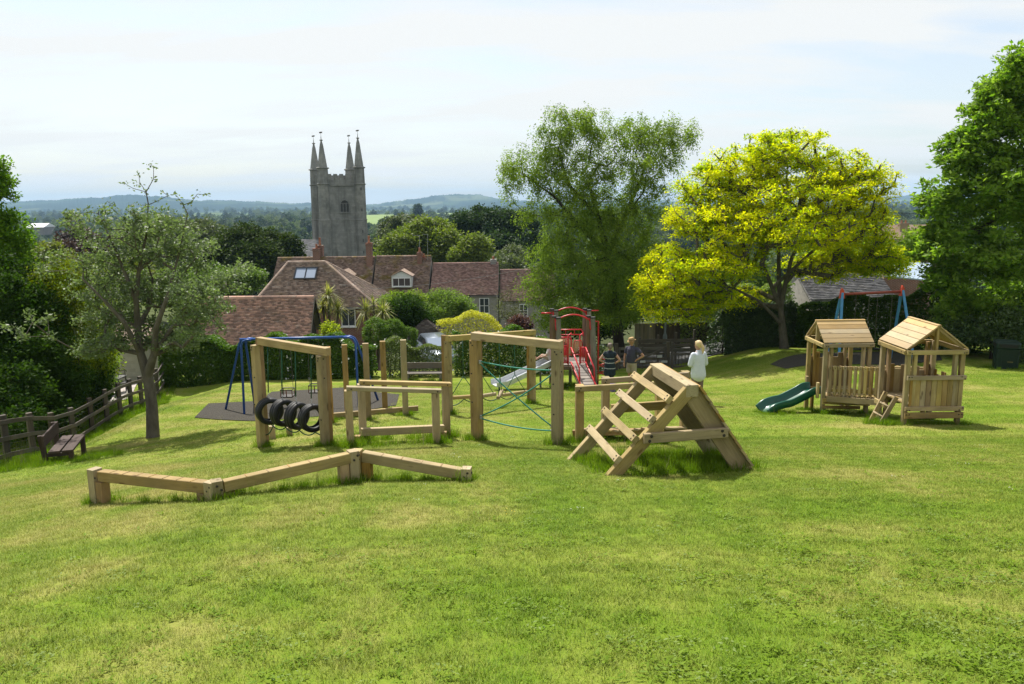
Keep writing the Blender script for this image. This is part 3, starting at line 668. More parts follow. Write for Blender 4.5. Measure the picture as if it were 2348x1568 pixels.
# right house: boarded front, rails, ladder, battlement back
nb = 9
for k in range(nb): bar('wall_board', PB(.05 + (k + .5) * (SB - .1) / nb, -.035, .33), PB(.05 + (k + .5) * (SB - .1) / nb, -.035, .93), (SB - .1) / nb - .006, .022, WOOD if k % 3 else WOODB, eb, up=(0, 1, 0), ch=.003)
for z, h in ((.94, .085), (.335, .085), (.205, .12)):
    bar('wall_rail', PB(-.03, -.075, z), PB(SB + .06, -.075, z + gz(cb.x + SB, cb.y) * 0), .045, h, WOOD, eb)
    for a in (.0, .05, SB - .03, SB + .03): bolt(PB(a, -.1, z + random.choice((-.02, .02))), (0, -1, 0), eb, DARK, .012)
for k in range(8):
    bar('battlement_board', PB(.08 + k * (SB - .14) / 7, SB + .03, .28), PB(.08 + k * (SB - .14) / 7, SB + .03, .86 + (.10 if k % 2 else 0) + .03 * math.sin(k)), .125, .022, WOODB if k % 2 else WOOD, eb, up=(0, 1, 0), ch=.003)
for k in range(6):
    bar('battlement_board', PB(SB + .035, .15 + k * .17, .28), PB(SB + .035, .15 + k * .17, .80 + (.09 if k % 2 else 0)), .15, .022, WOODB, eb, up=(1, 0, 0), ch=.003)
for b in (.22, .66): bar('ladder_side', PB(-.34, b, gz(cb.x - .3, cb.y + b) - cb.z - .02), PB(-.06, b, .5), .045, .085, WOOD, eb)
for f in (.22, .62): c0, c1 = PB(-.34 + .28 * f, .22, -.02 + .5 * f), PB(-.34 + .28 * f, .66, -.02 + .5 * f); mb = MB(); mb.tube([c0, c1], .02, 8); mb.build('ladder_rung', WOOD, eb, True)
bar('side_rail', PB(-.07, SB * .55, .22), PB(-.07, SB + .05, .22), .04, .10, WOOD, eb)
# left house: slatted front rail, battlement back, green slide on its left side
# the railed bridge runs slantwise from the left house to the back of the right one
n0, n1 = PA(.10, -.05, 0), PB(.02, SB + .06, 0); f0, f1 = PA(SA - .02, -.05, 0), PB(SB * .92, SB + .06, 0)
zt0, zt1 = at(1896, 838, n0.y).z, at(2004, 842, n1.y).z; zb0, zb1 = at(1896, 903, n0.y).z, at(2004, 910, n1.y).z; ns = 10
bd_ = (n1 - n0).normalized(); bd_.z = 0; bs = Vector((bd_.y, -bd_.x, 0)).normalized(); bs = bs if bs.y < 0 else -bs
for (q0, q1, sgn, cnt) in ((n0, n1, 1, ns), (f0, f1, -1, 9)):
    for k in range(cnt):
        f = (k + .5) / cnt; c = q0.lerp(q1, f) + bs * sgn * .036; zt_, zb_ = zt0 + (zt1 - zt0) * f, zb0 + (zb1 - zb0) * f
        bar('rail_slat', V3(c.x, c.y, zb_), V3(c.x, c.y, zt_), .075, .026, WOOD if k % 4 else WOODB, ea, up=bs, ch=.004)
        if sgn > 0:
            for z in (zb_ + .04, zt_ - .05): bolt(V3(c.x, c.y, z) + bs * .0135, bs, ea, DARK, .011)
    for dz0 in (-.05, .09):
        za, zb2 = (zt0, zt1) if dz0 < 0 else (zb0, zb1); bar('hand_rail', V3(q0.x, q0.y, za + dz0), V3(q1.x, q1.y, zb2 + dz0), .042, .08, WOOD, ea)
    bar('bridge_beam', V3(q0.x, q0.y, zb0 - .11) + bs * sgn * .03, V3(q1.x, q1.y, zb1 - .11) + bs * sgn * .03, .05, .13, WOOD, ea)
for k in range(12): f = (k + .5) / 12; a_, b_ = n0.lerp(n1, f), f0.lerp(f1, f); z = zb0 + (zb1 - zb0) * f - .03; bar('bridge_plank', V3(a_.x, a_.y, z), V3(b_.x, b_.y, z), .115, .028, WOOD, ea)
bar('side_beam', PA(-.03, -.05, .30), PA(SA + .06, -.05, .25), .05, .14, WOOD, ea); bar('side_beam', PA(-.03, -.04, .165), PA(SA * .85, -.04, .14), .04, .07, WOODB, ea)
for k in range(7): bar('battlement_board', PA(.05 + k * (SA - .1) / 6, SA + .035, .34), PA(.05 + k * (SA - .1) / 6, SA + .035, (1.12, 1.22, 1.08, 1.22, 1.1, 1.2, 1.08)[k]), .155, .022, WOODB, ea, up=(0, 1, 0), ch=.003)
for b in (.15, SA - .15): bar('gate_post', PA(-.07, b, .33), PA(-.07, b, .68), .05, .09, WOOD, ea, up=(0, 1, 0))
def chute(name, line, w, wall, mat, e, side=V3(0, 1, 0), thick=.02):
    """slide bed with upturned rounded sides along a line"""
    prof = [(-w / 2 - .035, -.02), (-w / 2 - .035, wall * .86), (-w / 2 - .018, wall), (-w / 2, wall * .9), (-w / 2 + .02, .02), (-w / 2 + .06, 0), (w / 2 - .06, 0), (w / 2 - .02, .02), (w / 2, wall * .9), (w / 2 + .018, wall), (w / 2 + .035, wall * .86), (w / 2 + .035, -.02), (w / 2 - .05, -.03), (-w / 2 + .05, -.03)]
    mb = MB(); vs = []; fs = []; k = len(prof); n = len(line)
    for i, p in enumerate(line):
        T = (line[min(i + 1, n - 1)] - line[max(i - 1, 0)]).normalized(); N = T.cross(side); N = N if N.z > 0 else -N
        vs += [p + side * a + N * b for a, b in prof]
    for i in range(n - 1):
        for q in range(k): l = (q + 1) % k; fs.append((i * k + q, i * k + l, (i + 1) * k + l, (i + 1) * k + q))
    fs += [tuple(range(k)), tuple((n - 1) * k + q for q in range(k))]
    mb.add(vs, fs); return mb.build(name, mat, e, mat.name == 'green_plastic')
s0 = PA(-.02, SA * .5, .36); ft = G(1752, 958)
def spline(pts, n=26):
    out = []; P = [pts[0] * 2 - pts[1]] + pts + [pts[-1] * 2 - pts[-2]]; m = len(pts) - 1
    for i in range(n + 1):
        t = i / n * m; k = min(int(t), m - 1); t -= k; a, b, c, d2 = P[k], P[k + 1], P[k + 2], P[k + 3]
        out.append(.5 * ((2 * b) + (c - a) * t + (2 * a - 5 * b + 4 * c - d2) * t * t + (3 * b - 3 * c + d2 - a) * t ** 3))
    return out
ft = G(1752, 947); sd = Vector((ft.x - s0.x, ft.y - s0.y, 0)); dxx = sd.length; sd.normalize(); zg = gz(ft.x, ft.y); fx = ft
def SL(f, z): return V3(s0.x, s0.y, 0) + sd * (dxx * f) + V3(0, 0, z)
ln = [SL(-.03, s0.z + .05), SL(.10, s0.z + .05), SL(.26, s0.z - .04), SL(.56, zg + .20), SL(.72, zg + .17), SL(.88, zg + .12), SL(1.0, zg + .01)]
chute('slide', spline(ln), .44, .15, GREENP, ea, Vector((-sd.y, sd.x, 0)))
TUFTS.append(((fx.x + .2, fx.y - .1), .45, 60, .6, .15)); TUFTLINES.append((ca, V3(cb.x - .3, ca.y, 0), .25, 50, .8, .15)); TUFTLINES.append((cb, V3(cb.x + SB, cb.y, 0), .14, 40, .6, .1)); TUFTLINES.append((V3(cb.x - .55, cb.y + .2, 0), V3(cb.x - .1, cb.y - .05, 0), .22, 36, .8, .15))

# ---------------------------------------------------------------- red climbing tower with steel slide
RED = plain('red_paint', (.56, .02, .03), (.46, .016, .024), 5, .35, .04)
LOG = woodmat('grey_log', (.25, .235, .20), (.15, .135, .11), False); LOGB = woodmat('brown_log', (.17, .11, .07), (.10, .065, .04), False)
CAP = plain('black_cap', (.02, .02, .02), (.03, .03, .03), 8, .7, .1)
GREYB = woodmat('grey_deck', (.33, .29, .25), (.22, .19, .16))
fl_ = GD(1274, 27.6); fr_ = GD(1352, 27.6); S = fr_.x - fl_.x; x0, y0 = fl_.x, 27.6; z0 = gz(x0 + S / 2, y0 + S / 2)
e = empty('climbing_tower', V3(x0, y0, z0), 'old climbing tower with red steel rails on grey log posts and slide', 'climbing tower')
deckz = at(1310, 836, y0).z; topz = at(1352, 729, y0).z; DP = S * 1.15
def lg(nm, p, q, r, mt, cap=False):
    mb = MB(); X = (q - p); Ln = X.length
    mb.tube([V3(-Ln / 2, 0, 0), V3(0, 0, 0), V3(Ln / 2, 0, 0)], [r, r * .98, r * .95], 12); me = mb.mesh(nm)
    X.normalize(); Yv = X.orthogonal().normalized(); M = Matrix((X, Yv, X.cross(Yv))).transposed().to_4x4(); M.translation = (p + q) / 2
    o = link(nm, me, mt, e, M)
    if cap: mb = MB(); mb.tube([q - X * .02, q + X * .035], r * 1.12, 12); mb.build('post_cap', CAP, o)
    return o
PT = {}
for nm, cx, cy_ in (('a', 0, DP), ('b', 0, 0), ('c', S, DP), ('d', S, 0)):
    bx, by = x0 + cx, y0 + cy_; inn = .055 if cx == 0 else .045; zt = topz + (.12 if cy_ else .05)
    lg('log_post', V3(bx - .10, by + .05, gz(bx, by) - .3), V3(bx - .06, by + .05, zt), .078, LOGB, True)
    lg('log_post', V3(bx + .19, by - .03, gz(bx, by) - .3), V3(bx + .09, by - .03, zt - .04), .082, LOG, True); PT[nm] = V3(bx, by, zt)
def tb(nm, pts, r=.022, mt=None): mb = MB(); mb.tube(pts, r, 8); return mb.build(nm, mt or RED, e, True)
for a, b in (('a', 'c'), ('b', 'd')):
    p, q = PT[a], PT[b]; tb('arch', [p.lerp(q, i / 14) + V3(0, -.02, -.14 + .22 * math.sin(math.pi * i / 14) ** .8) for i in range(15)], .025)
    for P in (p, q): tb('arch_bracket', [P + V3(-.02, 0, -.05), P + V3(0, -.02, -.42), P + V3(.06, -.02, -.5)], .022)
tb('overhead_bar', [PT['a'] + V3(-.02, 0, -.12), PT['a'] + V3(-.45, 0, -.12)], .03); tb('overhead_bar', [PT['c'] + V3(0, 0, -.06), PT['c'] + V3(.45, .1, -.06)], .022)
n = 7
for k in range(n): bar('deck_plank', V3(x0 - .1, y0 + (k + .5) * DP / n, deckz - .02), V3(x0 + S + .1, y0 + (k + .5) * DP / n, deckz - .02), DP / n - .01, .04, GREYB, e)
for b in (.0, DP): bar('deck_beam', V3(x0 - .15, y0 + b, deckz - .11), V3(x0 + S + .2, y0 + b, deckz - .11), .09, .13, LOGB, e)
lg('log_post', V3(x0 + S * .5, y0 + DP * .9, z0 - .2), V3(x0 + S * .5, y0 + DP * .9, deckz - .05), .06, LOG)
# red side panels with bars
def panel(p, q, h0, h1, nb, solid=False):
    d_ = q - p; up = V3(0, 0, 1)
    o = tb('guard_rail', [p + up * h0, p + up * (h1 - .12), p.lerp(q, .08) + up * h1, p.lerp(q, .92) + up * h1, q + up * (h1 - .12), q + up * h0], .022)
    tb('guard_rail', [p + up * (h0 + .05), q + up * (h0 + .05)], .018)
    for k in range(1, nb): f = k / nb; mb = MB(); mb.tube([p.lerp(q, f) + up * (h0 + .05), p.lerp(q, f) + up * h1], .015, 6); mb.build('guard_bar', RED, o, True)
    if solid: mb = MB(); mb.box(p.lerp(q, .5) + up * (h0 + h1) / 2 + V3(0, .01, 0), (d_.length * .94, .014, (h1 - h0) * .85), Matrix.Rotation(math.atan2(d_.y, d_.x), 3, 'Z')); mb.build('guard_panel', RED, e)
dz = V3(0, 0, deckz)
panel(V3(x0 + .14, y0 + DP, 0) + dz, V3(x0 + S * .55, y0 + DP, 0) + dz, .04, .75, 9); panel(V3(x0 + S * .62, y0 + DP, 0) + dz, V3(x0 + S - .16, y0 + DP, 0) + dz, .04, .62, 4)
panel(V3(x0 + .16, y0 - .02, 0) + dz, V3(x0 + S * .34, y0 - .02, 0) + dz, .04, .68, 5); panel(V3(x0 + S, y0 + .1, 0) + dz, V3(x0 + S, y0 + DP - .1, 0) + dz, .04, .7, 9)
panel(V3(x0, y0 + DP * .62, 0) + dz, V3(x0, y0 + DP - .05, 0) + dz, .04, .72, 5, True); panel(V3(x0, y0 + .05, 0) + dz, V3(x0, y0 + DP * .18, 0) + dz, .04, .72, 4)
panel(V3(x0 + S * .72, y0 - .02, 0) + dz, V3(x0 + S - .12, y0 - .02, 0) + dz, .04, .62, 4); panel(V3(x0 + .12, y0 + DP * .98, .7) + dz, V3(x0 + S - .12, y0 + DP * .98, .7) + dz, .1, .34, 3)
for q in ((x0 + S * .36, y0 - .03), (x0 + S * .70, y0 - .03)): tb('upright', [V3(q[0], q[1], deckz), V3(q[0], q[1], deckz + 1.05), V3(q[0] + .12, q[1] + .1, deckz + 1.12)], .024)
# ramp with boards and red rails
r0a, r0b = V3(at(1309, 836, y0).x, y0 - .05, deckz), V3(at(1342, 836, y0).x, y0 - .05, deckz); r1c = G(1352, 897)
r1a, r1b = r1c - V3(.22, 0, 0), r1c + V3(.22, 0, 0); wr = (r0b - r0a).length; r1a = r1c - V3(wr / 2, 0, -.02); r1b = r1c + V3(wr / 2, 0, .02)
n = 9; nrm = V3(1, 0, 0).cross(r1a - r0a); nrm = nrm if nrm.z > 0 else -nrm; nrm.normalize()
for k in range(n):
    f = (k + .5) / n; bar('ramp_board', r0a.lerp(r1a, f), r0b.lerp(r1b, f), (r1a - r0a).length / n - .018, .035, GREYB, e, up=nrm)
for p, q in ((r0a, r1a), (r0b, r1b)):
    bar('ramp_side', p - nrm * .07, q - nrm * .07, .05, .09, LOGB, e)
    tb('ramp_rail', [p + nrm * .05 + V3(0, .2, .02), p + nrm * .10, q.lerp(p, .04) + nrm * .10, q + nrm * .0], .026)
    hh = V3(0, 0, .62); tb('hand_rail', [p + V3(0, .28, .56), p + V3(0, .05, .6), p + hh, p.lerp(q, .72) + hh * .86, p.lerp(q, .78) + nrm * .02], .028)
# spiral climber on the right
cx = at(1371, 800, y0 + .3).x; cp = V3(cx, y0 + .3, 0); tb('climber_pole', [cp + V3(0, 0, gz(cx, y0) - .1), cp + V3(0, 0, at(1371, 739, y0).z), V3(x0 + S + .1, y0 + .1, at(1371, 739, y0).z)], .028)
zb, zt = at(1371, 876, y0).z, at(1371, 820, y0).z
tb('climber_coil', [cp + V3(.16 + .16 * math.cos(a + 3.14), .16 * math.sin(a + 3.14), zb + (zt - zb) * i / 60) for i, a in [(i, i / 60 * 6.283 * 3.2) for i in range(61)]], .020)
# steel slide to the left
SLIDE = plain('steel_slide', (.55, .57, .59), (.47, .49, .51), 6, .4, .03, .5)
sx = V3(x0 - .02, y0 + DP * .40, deckz); ft = G(1136, 889); fy = sx.y
foot = at(1132, 886, fy - .9); gzf = gz(foot.x, foot.y); sv = Vector((foot.x - sx.x, foot.y - sx.y, 0)); SLn = sv.length; sv.normalize()
def SP(q, z): return V3(sx.x, sx.y, 0) + sv * q + V3(0, 0, z)
chute('slide', [SP(-.25, deckz + .04), SP(0, deckz + .04), SP(.14, deckz)] + [SP(.14 + (SLn - .6 - .14) * f, deckz + (gzf + .26 - deckz) * f) for f in (.25, .5, .75, 1.0)] + [SP(SLn - .4, gzf + .20), SP(SLn, gzf + .19)], .56, .16, SLIDE, e, Vector((-sv.y, sv.x, 0)))
for f in (.3, .55): p = SP((SLn - .5) * f, deckz + (gzf - deckz) * f + .02); bar('slide_support', V3(p.x, p.y, gz(p.x, p.y) - .2), p, .07, .07, LOG, e)
p = SP(SLn - .2, 0); bar('slide_support', V3(p.x, p.y, gz(p.x, p.y) - .2), V3(p.x, p.y, gzf + .17), .06, .06, DARK, e)
TUFTS.append(((x0 + S / 2, y0 + .3), .8, 120, .9, .2)); TUFTS.append(((r1c.x - .4, r1c.y + .2), .3, 24, .7, .2))
SITP = sx + V3(-.20, -.04, .07)

# ---------------------------------------------------------------- blue cradle swing and its rubber surface
def sheet(name, outline, mat, label, dz=.012, step=.5, kind='structure'):
    """flat surface draped on the ground: a fan of small cells clipped to the outline"""
    xs_ = [p[0] for p in outline]; ys_ = [p[1] for p in outline]; b = bmesh.new()
    f = b.faces.new([b.verts.new((p[0], p[1], 0)) for p in outline])
    bmesh.ops.triangulate(b, faces=b.faces[:])
    for k in range(4): bmesh.ops.subdivide_edges(b, edges=[q for q in b.edges if q.calc_length() > step], cuts=1, use_grid_fill=True)
    bmesh.ops.triangulate(b, faces=b.faces[:])
    for v in b.verts: v.co.z = gz(v.co.x, v.co.y) + dz
    bmesh.ops.recalc_face_normals(b, faces=b.faces)
    me = bpy.data.meshes.new(name); b.to_mesh(me); b.free(); me.shade_smooth()
    o = link(name, me, mat); tag(o, label, None, None, kind); return o
GRIT = plain('dark_rubber_crumb', (.082, .076, .066), (.036, .034, .030), 30, 1.0, 1.0, 0, .02)
ol = [G(u, v) for u, v in ((446, 958), (478, 926), (600, 920), (622, 899), (788, 889), (915, 905), (908, 930), (792, 950), (590, 966))]
SURF.append([(p.x, p.y) for p in ol]); sheet('safety_surface', ol, GRIT, 'dark rubber crumb surface under the blue swing', .02)
BLUE = plain('blue_paint', (.018, .075, .30), (.014, .06, .24), 6, .38, .05)
l0, l1 = G(516, 940), G(560, 951); l2 = G(584, 927); r0, r1 = G(868, 919), G(822, 931)
cl = (l1 + l2) / 2; crr = (r0 + r1) / 2; zt = at(560, 778, cl.y).z; ztr = at(815, 772, crr.y).z
tl = Vector((cl.x + .05, cl.y, zt)); tr_ = Vector((at(797, 772, crr.y).x, crr.y, ztr))
e = empty('cradle_swing', cl, 'blue tubular swing frame with two small cradle seats on dark surfacing', 'swing')
dd = (tr_ - tl).normalized()
tb('top_bar', [tl - dd * .2, tr_ + dd * .1], .038, BLUE)
def bend(P, Q, k, sgn): return [Q - dd * .0, Q + dd * sgn * .12 + V3(0, 0, -.0), Q + dd * sgn * .22 + V3(0, 0, -.10)]
for P, sgn in ((l0, -1), (l1, -1), (l2, -.4)):
    Q = tl + Vector(((P.x - cl.x) * .12, (P.y - cl.y) * .14, 0)); k = (P - Q).normalized(); tb('leg', [Q + dd * .15, Q + dd * .02 , Q + dd * sgn * .09 - V3(0, 0, .04), Q + dd * sgn * .15 - V3(0, 0, .16), P - V3(0, 0, .05)], .034, BLUE)
for P in (r0, r1):
    Q = tr_ + Vector((0, (P.y - crr.y) * .14, 0)); tb('leg', [Q - dd * .1, Q + dd * .06, Q + dd * .17 - V3(0, 0, .05), Q + dd * .24 - V3(0, 0, .17), P - V3(0, 0, .05)], .034, BLUE)
CHAIN = plain('dull_chain', (.16, .14, .13), (.1, .09, .085), 20, .5, .1, .6)
SEAT = plain('red_brown_cradle', (.20, .075, .045), (.13, .05, .03), 9, .5, .1)
for u, v in ((649, 908), (724, 898)):
    f = (u - 549) / (815 - 549); c = tl.lerp(tr_, f); zs = at(u, v, c.y).z; c0 = V3(c.x, c.y, zs); w, h = .17, .21
    st2 = MB(); st2.box(c0, (w * 2, .30, .035)); so_ = st2.build('cradle_seat', DARK, e)
    for sx_ in (-1, 1):
        for sy in (-1, 1): mb = MB(); mb.tube([c0 + V3(sx_ * w, sy * .14, 0), c0 + V3(sx_ * w * .95, sy * .14, h)], .014, 6); mb.build('cradle_bar', SEAT, so_, True)
    mb = MB(); mb.tube([c0 + V3(a * w, b * .15, h) for a, b in ((-1, -1), (1, -1), (1, 1), (-1, 1))], .016, 6, closed=True); mb.build('cradle_rail', DARK, so_, True)
    mb = MB(); mb.tube([c0 + V3(0, -.14, .02), c0 + V3(0, -.15, h)], .018, 6); mb.build('cradle_bar', SEAT, so_, True)
    for sx_ in (-1, 1): mb = MB(); mb.tube([c0 + V3(sx_ * w, 0, h), V3(c.x + sx_ * w * .9, c.y, c.z)], .006, 5); mb.build('chain', CHAIN, e)
# ---------------------------------------------------------------- red and blue swing at the back right
ol = [G(u, v) for u, v in ((1765, 836), (1800, 820), (1840, 812), (2030, 806), (2150, 812), (2160, 826), (2060, 838), (1850, 838), (1800, 846))]
SURF.append([(p.x, p.y) for p in ol]); sheet('safety_surface', ol, GRIT, 'dark rubber crumb surface behind the playhouses under the far swing', .02)
SKYB = plain('light_blue_paint', (.05, .20, .42), (.04, .16, .34), 9, .45, .05); REDO = plain('orange_red_paint', (.52, .06, .03), (.4, .045, .025), 9, .45, .05); REDD = plain('dull_red_paint', (.24, .045, .03), (.17, .035, .025), 9, .5, .05)
Ys = 28.5; a, b = at(1930, 670, Ys), at(2068, 664, Ys); zg = (gz(a.x, Ys) + gz(b.x, Ys)) / 2
e = empty('swing_frame', V3(a.x, Ys, zg), 'tall swing frame with light blue legs and red top bar behind playhouses', 'swing')
tb('top_bar', [a + V3(.0, 0, -.07), b + V3(0, 0, -.07)], .05, REDD)
for P, sg in ((a, -1), (b, 1)):
    for dy_, dx_ in ((-.75, sg * .28), (.75, sg * .10)): Q = V3(P.x + dx_, Ys + dy_, gz(P.x, Ys + dy_) - .1); bar('leg', Q, P + V3(0, dy_ * .04, .02), .085, .065, SKYB, e, up=(0, 1, 0))
    mb = MB(); mb.prism([P + V3(-.09, -.07, -.22), P + V3(.09, -.07, -.22), P + V3(.04, -.07, .08), P + V3(-.02, -.07, .16), P + V3(-.05, -.07, .08)], (0, .12, 0)); mb.build('end_cap', REDO, e)
for f in (.24, .46, .60, .84):
    p = a.lerp(b, f); mb = MB(); mb.tube([p + V3(0, 0, -.1), V3(p.x, Ys, zg + .5)], .008, 5); mb.build('chain', CHAIN, e)
for f in (.35, .72): p = a.lerp(b, f); mb = MB(); mb.box(V3(p.x, Ys, zg + .48), ((b.x - a.x) * .24, .18, .04)); mb.build('seat', RUBBER, e)

# ---------------------------------------------------------------- benches
DARKW = woodmat('dark_bench_wood', (.075, .045, .035), (.045, .028, .022), False); GREYW = woodmat('weathered_bench', (.16, .14, .12), (.10, .085, .07), False)
def bench(name, bl, br, fdir, mat, label, L_, parts_back=1, h=.38, hb=.72):
    """bl, br: ground points of the back legs; fdir: unit vector towards the front"""
    e = empty(name, bl, label, 'bench'); d_ = (br - bl); d_.z = 0; d_.normalize(); zs = (bl.z + br.z) / 2 + h; up = V3(0, 0, 1); dp = .46
    for P in (bl, br):
        lean = -fdir * .07; bar('leg', P - up * .1, V3(P.x, P.y, zs + hb - h) + lean, .09, .09, mat, e, up=fdir)
        Q = P + fdir * dp; bar('leg', V3(Q.x, Q.y, gz(Q.x, Q.y) - .1), V3(Q.x, Q.y, zs - .05), .09, .09, mat, e, up=fdir)
        bar('seat_bearer', V3(P.x, P.y, zs - .085) , V3(Q.x, Q.y, zs - .085) + fdir * .04, .07, .07, mat, e)
    for f in (.14, .42): c = fdir * (dp * f * 1.9 + .04); p, q = V3(bl.x, bl.y, zs - .02) + c, V3(br.x, br.y, zs - .02) + c; bar('seat_plank', p - d_ * .07, q + d_ * .07, .21, .05, mat, e)
    c = fdir * .045; z = zs + hb - h - .12; bar('backrest', V3(bl.x, bl.y, z) + c - d_ * .07 - fdir * .06, V3(br.x, br.y, z) + c + d_ * .07 - fdir * .06, .045, .24, mat, e)
    return e
bl, br = G(108, 1064), G(145, 1049); br = bl.lerp(br, .85); br.z = gz(br.x, br.y); d_ = (br - bl); fd = Vector((d_.y, -d_.x, 0)).normalized()
bench('park_bench', bl, br, fd, DARKW, 'dark brown wooden bench beside the left rail fence', 1.2); TUFTS.append(((bl.x + .5, bl.y + .3), .9, 120, .7, .1)); TUFTS.append(((bl.x - .5, bl.y), .8, 110, .9, .2))
bl, br = GD(938, 31.3), GD(1012, 31.3)
bench('park_bench', br, bl, V3(0, -1, 0), GREYW, 'weathered grey bench against the back hedge', 1.3); TUFTLINES.append((bl + V3(-.3, -.4, 0), br + V3(.3, -.4, 0), .3, 60, .9, .1))
# ---------------------------------------------------------------- litter bins
def bin_(P, H_, W_, label, yaw, detail=True):
    BG = plain('bin_green', (.006, .020, .014), (.005, .015, .010), 6, .45, .06, 0, .3); GOLD = plain('bin_gold', (.25, .19, .06), (.2, .15, .05), 9, .5, 0); BLK = plain('bin_black', (.006, .006, .006), (.01, .01, .01), 9, .7, 0)
    e = empty('litter_bin', P, label, 'litter bin'); M = Matrix.Translation(P) @ Matrix.Rotation(yaw, 4, 'Z')
    def add(nm, mb, mt, sm_=False, par=None): return link(nm, mb.mesh(nm, sm_), mt, par or e, M)
    def ring(w, z, c=.05):
        a = w / 2; return [(-a + c, -a, z), (a - c, -a, z), (a, -a + c, z), (a, a - c, z), (a - c, a, z), (-a + c, a, z), (-a, a - c, z), (-a, -a + c, z)]
    def loft(rs):
        mb = MB(); vs = sum(rs, []); fs = [tuple(range(7, -1, -1)), tuple(len(vs) - 8 + k for k in range(8))]
        for i in range(len(rs) - 1): fs += [(i * 8 + k, i * 8 + (k + 1) % 8, i * 8 + 8 + (k + 1) % 8, i * 8 + 8 + k) for k in range(8)]
        mb.add(vs, fs); return mb
    w = W_; body = add('body', loft([ring(w * .96, -.08), ring(w * .96, .03), ring(w * .93, .05), ring(w * .93, H_ * .74), ring(w * .97, H_ * .76)]), BG)
    add('hood', loft([ring(w * .97, H_ * .765), ring(w, H_ * .78), ring(w, H_ * .93), ring(w * .96, H_ * .98), ring(w * .82, H_)]), BG)
    for nx_, ny_ in ((0, -1), (-1, 0), (1, 0)):
        mb = MB(); mb.box((nx_ * w * .5, ny_ * w * .5, H_ * .865), (w * (.72 if ny_ else .012), w * (.72 if nx_ else .012), H_ * .12)); add('slot', mb, BLK)
        for z in (.56, .60, .64, .68): mb = MB(); mb.box((nx_ * w * .467, ny_ * w * .467, H_ * z), (w * (.86 if ny_ else .02), w * (.86 if nx_ else .02), H_ * .016)); add('rib', mb, BG, par=body)
    mb = MB(); mb.box((0, -w * .467, H_ * .33), (w * .5, .018, H_ * .36)); add('door_panel', mb, BG, par=body)
    mb = MB(); mb.box((-w * .467, 0, H_ * .33), (.018, w * .5, H_ * .36)); add('door_panel', mb, BG, par=body)
    mb = MB(); mb.box((w * .1, -w * .48, H_ * .3), (w * .24, .01, H_ * .025)); add('lettering_strip', mb, GOLD, par=body)
P = GD(2303, 26.5); bin_(P, .95, .72, 'dark green square litter bin on the grass under the big tree', R(-22)); TUFTS.append(((P.x, P.y), .6, 50, .7, .1))
# ================================================================== fences, gates, walls
FENCE = woodmat('fence_wood', (.12, .098, .074), (.068, .055, .042), False)
WIRE = plain('fence_wire', (.12, .12, .115), (.09, .09, .085), 20, .5, 0, .5)
fp = [(-60, 14.7), (20, 16.4), (78, 18), (126, 19.6), (171, 21.3), (213, 22.8), (247, 24.1), (277, 25.3), (302, 26.4), (326, 27.5), (346, 28.7), (362, 30.0), (374, 31.4)]
FP = [GD(u, d) for u, d in fp]
e = empty('rail_fence', FP[0], 'weathered three rail wooden fence running down the left edge of the lawn', 'fence')
for P in FP: post('post', P, P.z + 1.12, .10, .12, FENCE, e, .9, .3); TUFTS.append(((P.x, P.y), .3, 26, 1.0, .2))
mb = MB()
for P, Q in zip(FP, FP[1:]):
    d_ = (Q - P).normalized(); s_ = Vector((d_.y, -d_.x, 0)).normalized() * .075
    for z in (.98, .62, .24): bar('rail', P + s_ + V3(0, 0, z + random.uniform(-.015, .015)) - d_ * .04, Q + s_ + V3(0, 0, z + random.uniform(-.015, .015)) + d_ * .04, .035, .095, FENCE, e)
    for z in (.12, .34, .48, .76): mb.tube([P - s_ * .9 + V3(0, 0, z), Q - s_ * .9 + V3(0, 0, z)], .003, 4)
    n = int((Q - P).length / .3)
    for k in range(n): c = P.lerp(Q, (k + .5) / n) - s_ * .9; mb.tube([c + V3(0, 0, .1), c + V3(0, 0, .76)], .002, 3)
    TUFTLINES.append((P + s_ * 3, Q + s_ * 3, .45, int((Q - P).length * 34), 1.05, .22)); TUFTLINES.append((P - s_ * 8, Q - s_ * 8, .7, int((Q - P).length * 30), 1.2, .3))
tag(mb.build('wire_mesh', WIRE, e), kind='stuff')
# field gate, kissing gate and notices where the lawn meets the lane
GATEW = woodmat('gate_wood', (.14, .12, .095), (.085, .072, .058), False); NOTICE = plain('notice_paper', (.55, .56, .54), (.45, .46, .45), 12, .7, 0)
Yg = 35.0; g0, g1 = GD(1412, Yg), GD(1530, Yg); zb = min(g0.z, g1.z)
e = empty('field_gate', g0, 'dark wooden field gate with white notices behind the people', 'gate')
for P in (g0, g1): post('gate_post', P, P.z + 1.22, .15, .15, GATEW, e, 0, .3)
for z in (.14, .32, .52, .74, .98): bar('gate_rail', V3(g0.x + .1, Yg - .05, zb + z), V3(g1.x - .1, Yg - .05, zb + z), .04, .10 if z < .9 else .12, GATEW, e)
for f in (.06, .5, .94): x = g0.x + (g1.x - g0.x) * f; bar('gate_upright', V3(x, Yg - .09, zb + .06), V3(x, Yg - .09, zb + 1.06), .08, .03, GATEW, e, up=(0, 1, 0))
bar('gate_brace', V3(g0.x + .2, Yg - .095, zb + .12), V3(g1.x - .2, Yg - .095, zb + .98), .03, .08, GATEW, e)
for u, v, w, h in ((1512, 817, .22, .11), (1473, 829, .24, .10), (1523, 829, .26, .10)):
    c = at(u, v, Yg - .13); mb = MB(); mb.box(c, (w, .012, h)); mb.build('notice', NOTICE, e)
k0, k1 = GD(1540, Yg - .2), GD(1584, Yg - .2)
e = empty('kissing_gate', k0, 'small dark side gate with upright bars next to the field gate', 'gate')
for P in (k0, k1): post('gate_post', P, P.z + 1.2, .11, .11, GATEW, e, 0, .3)
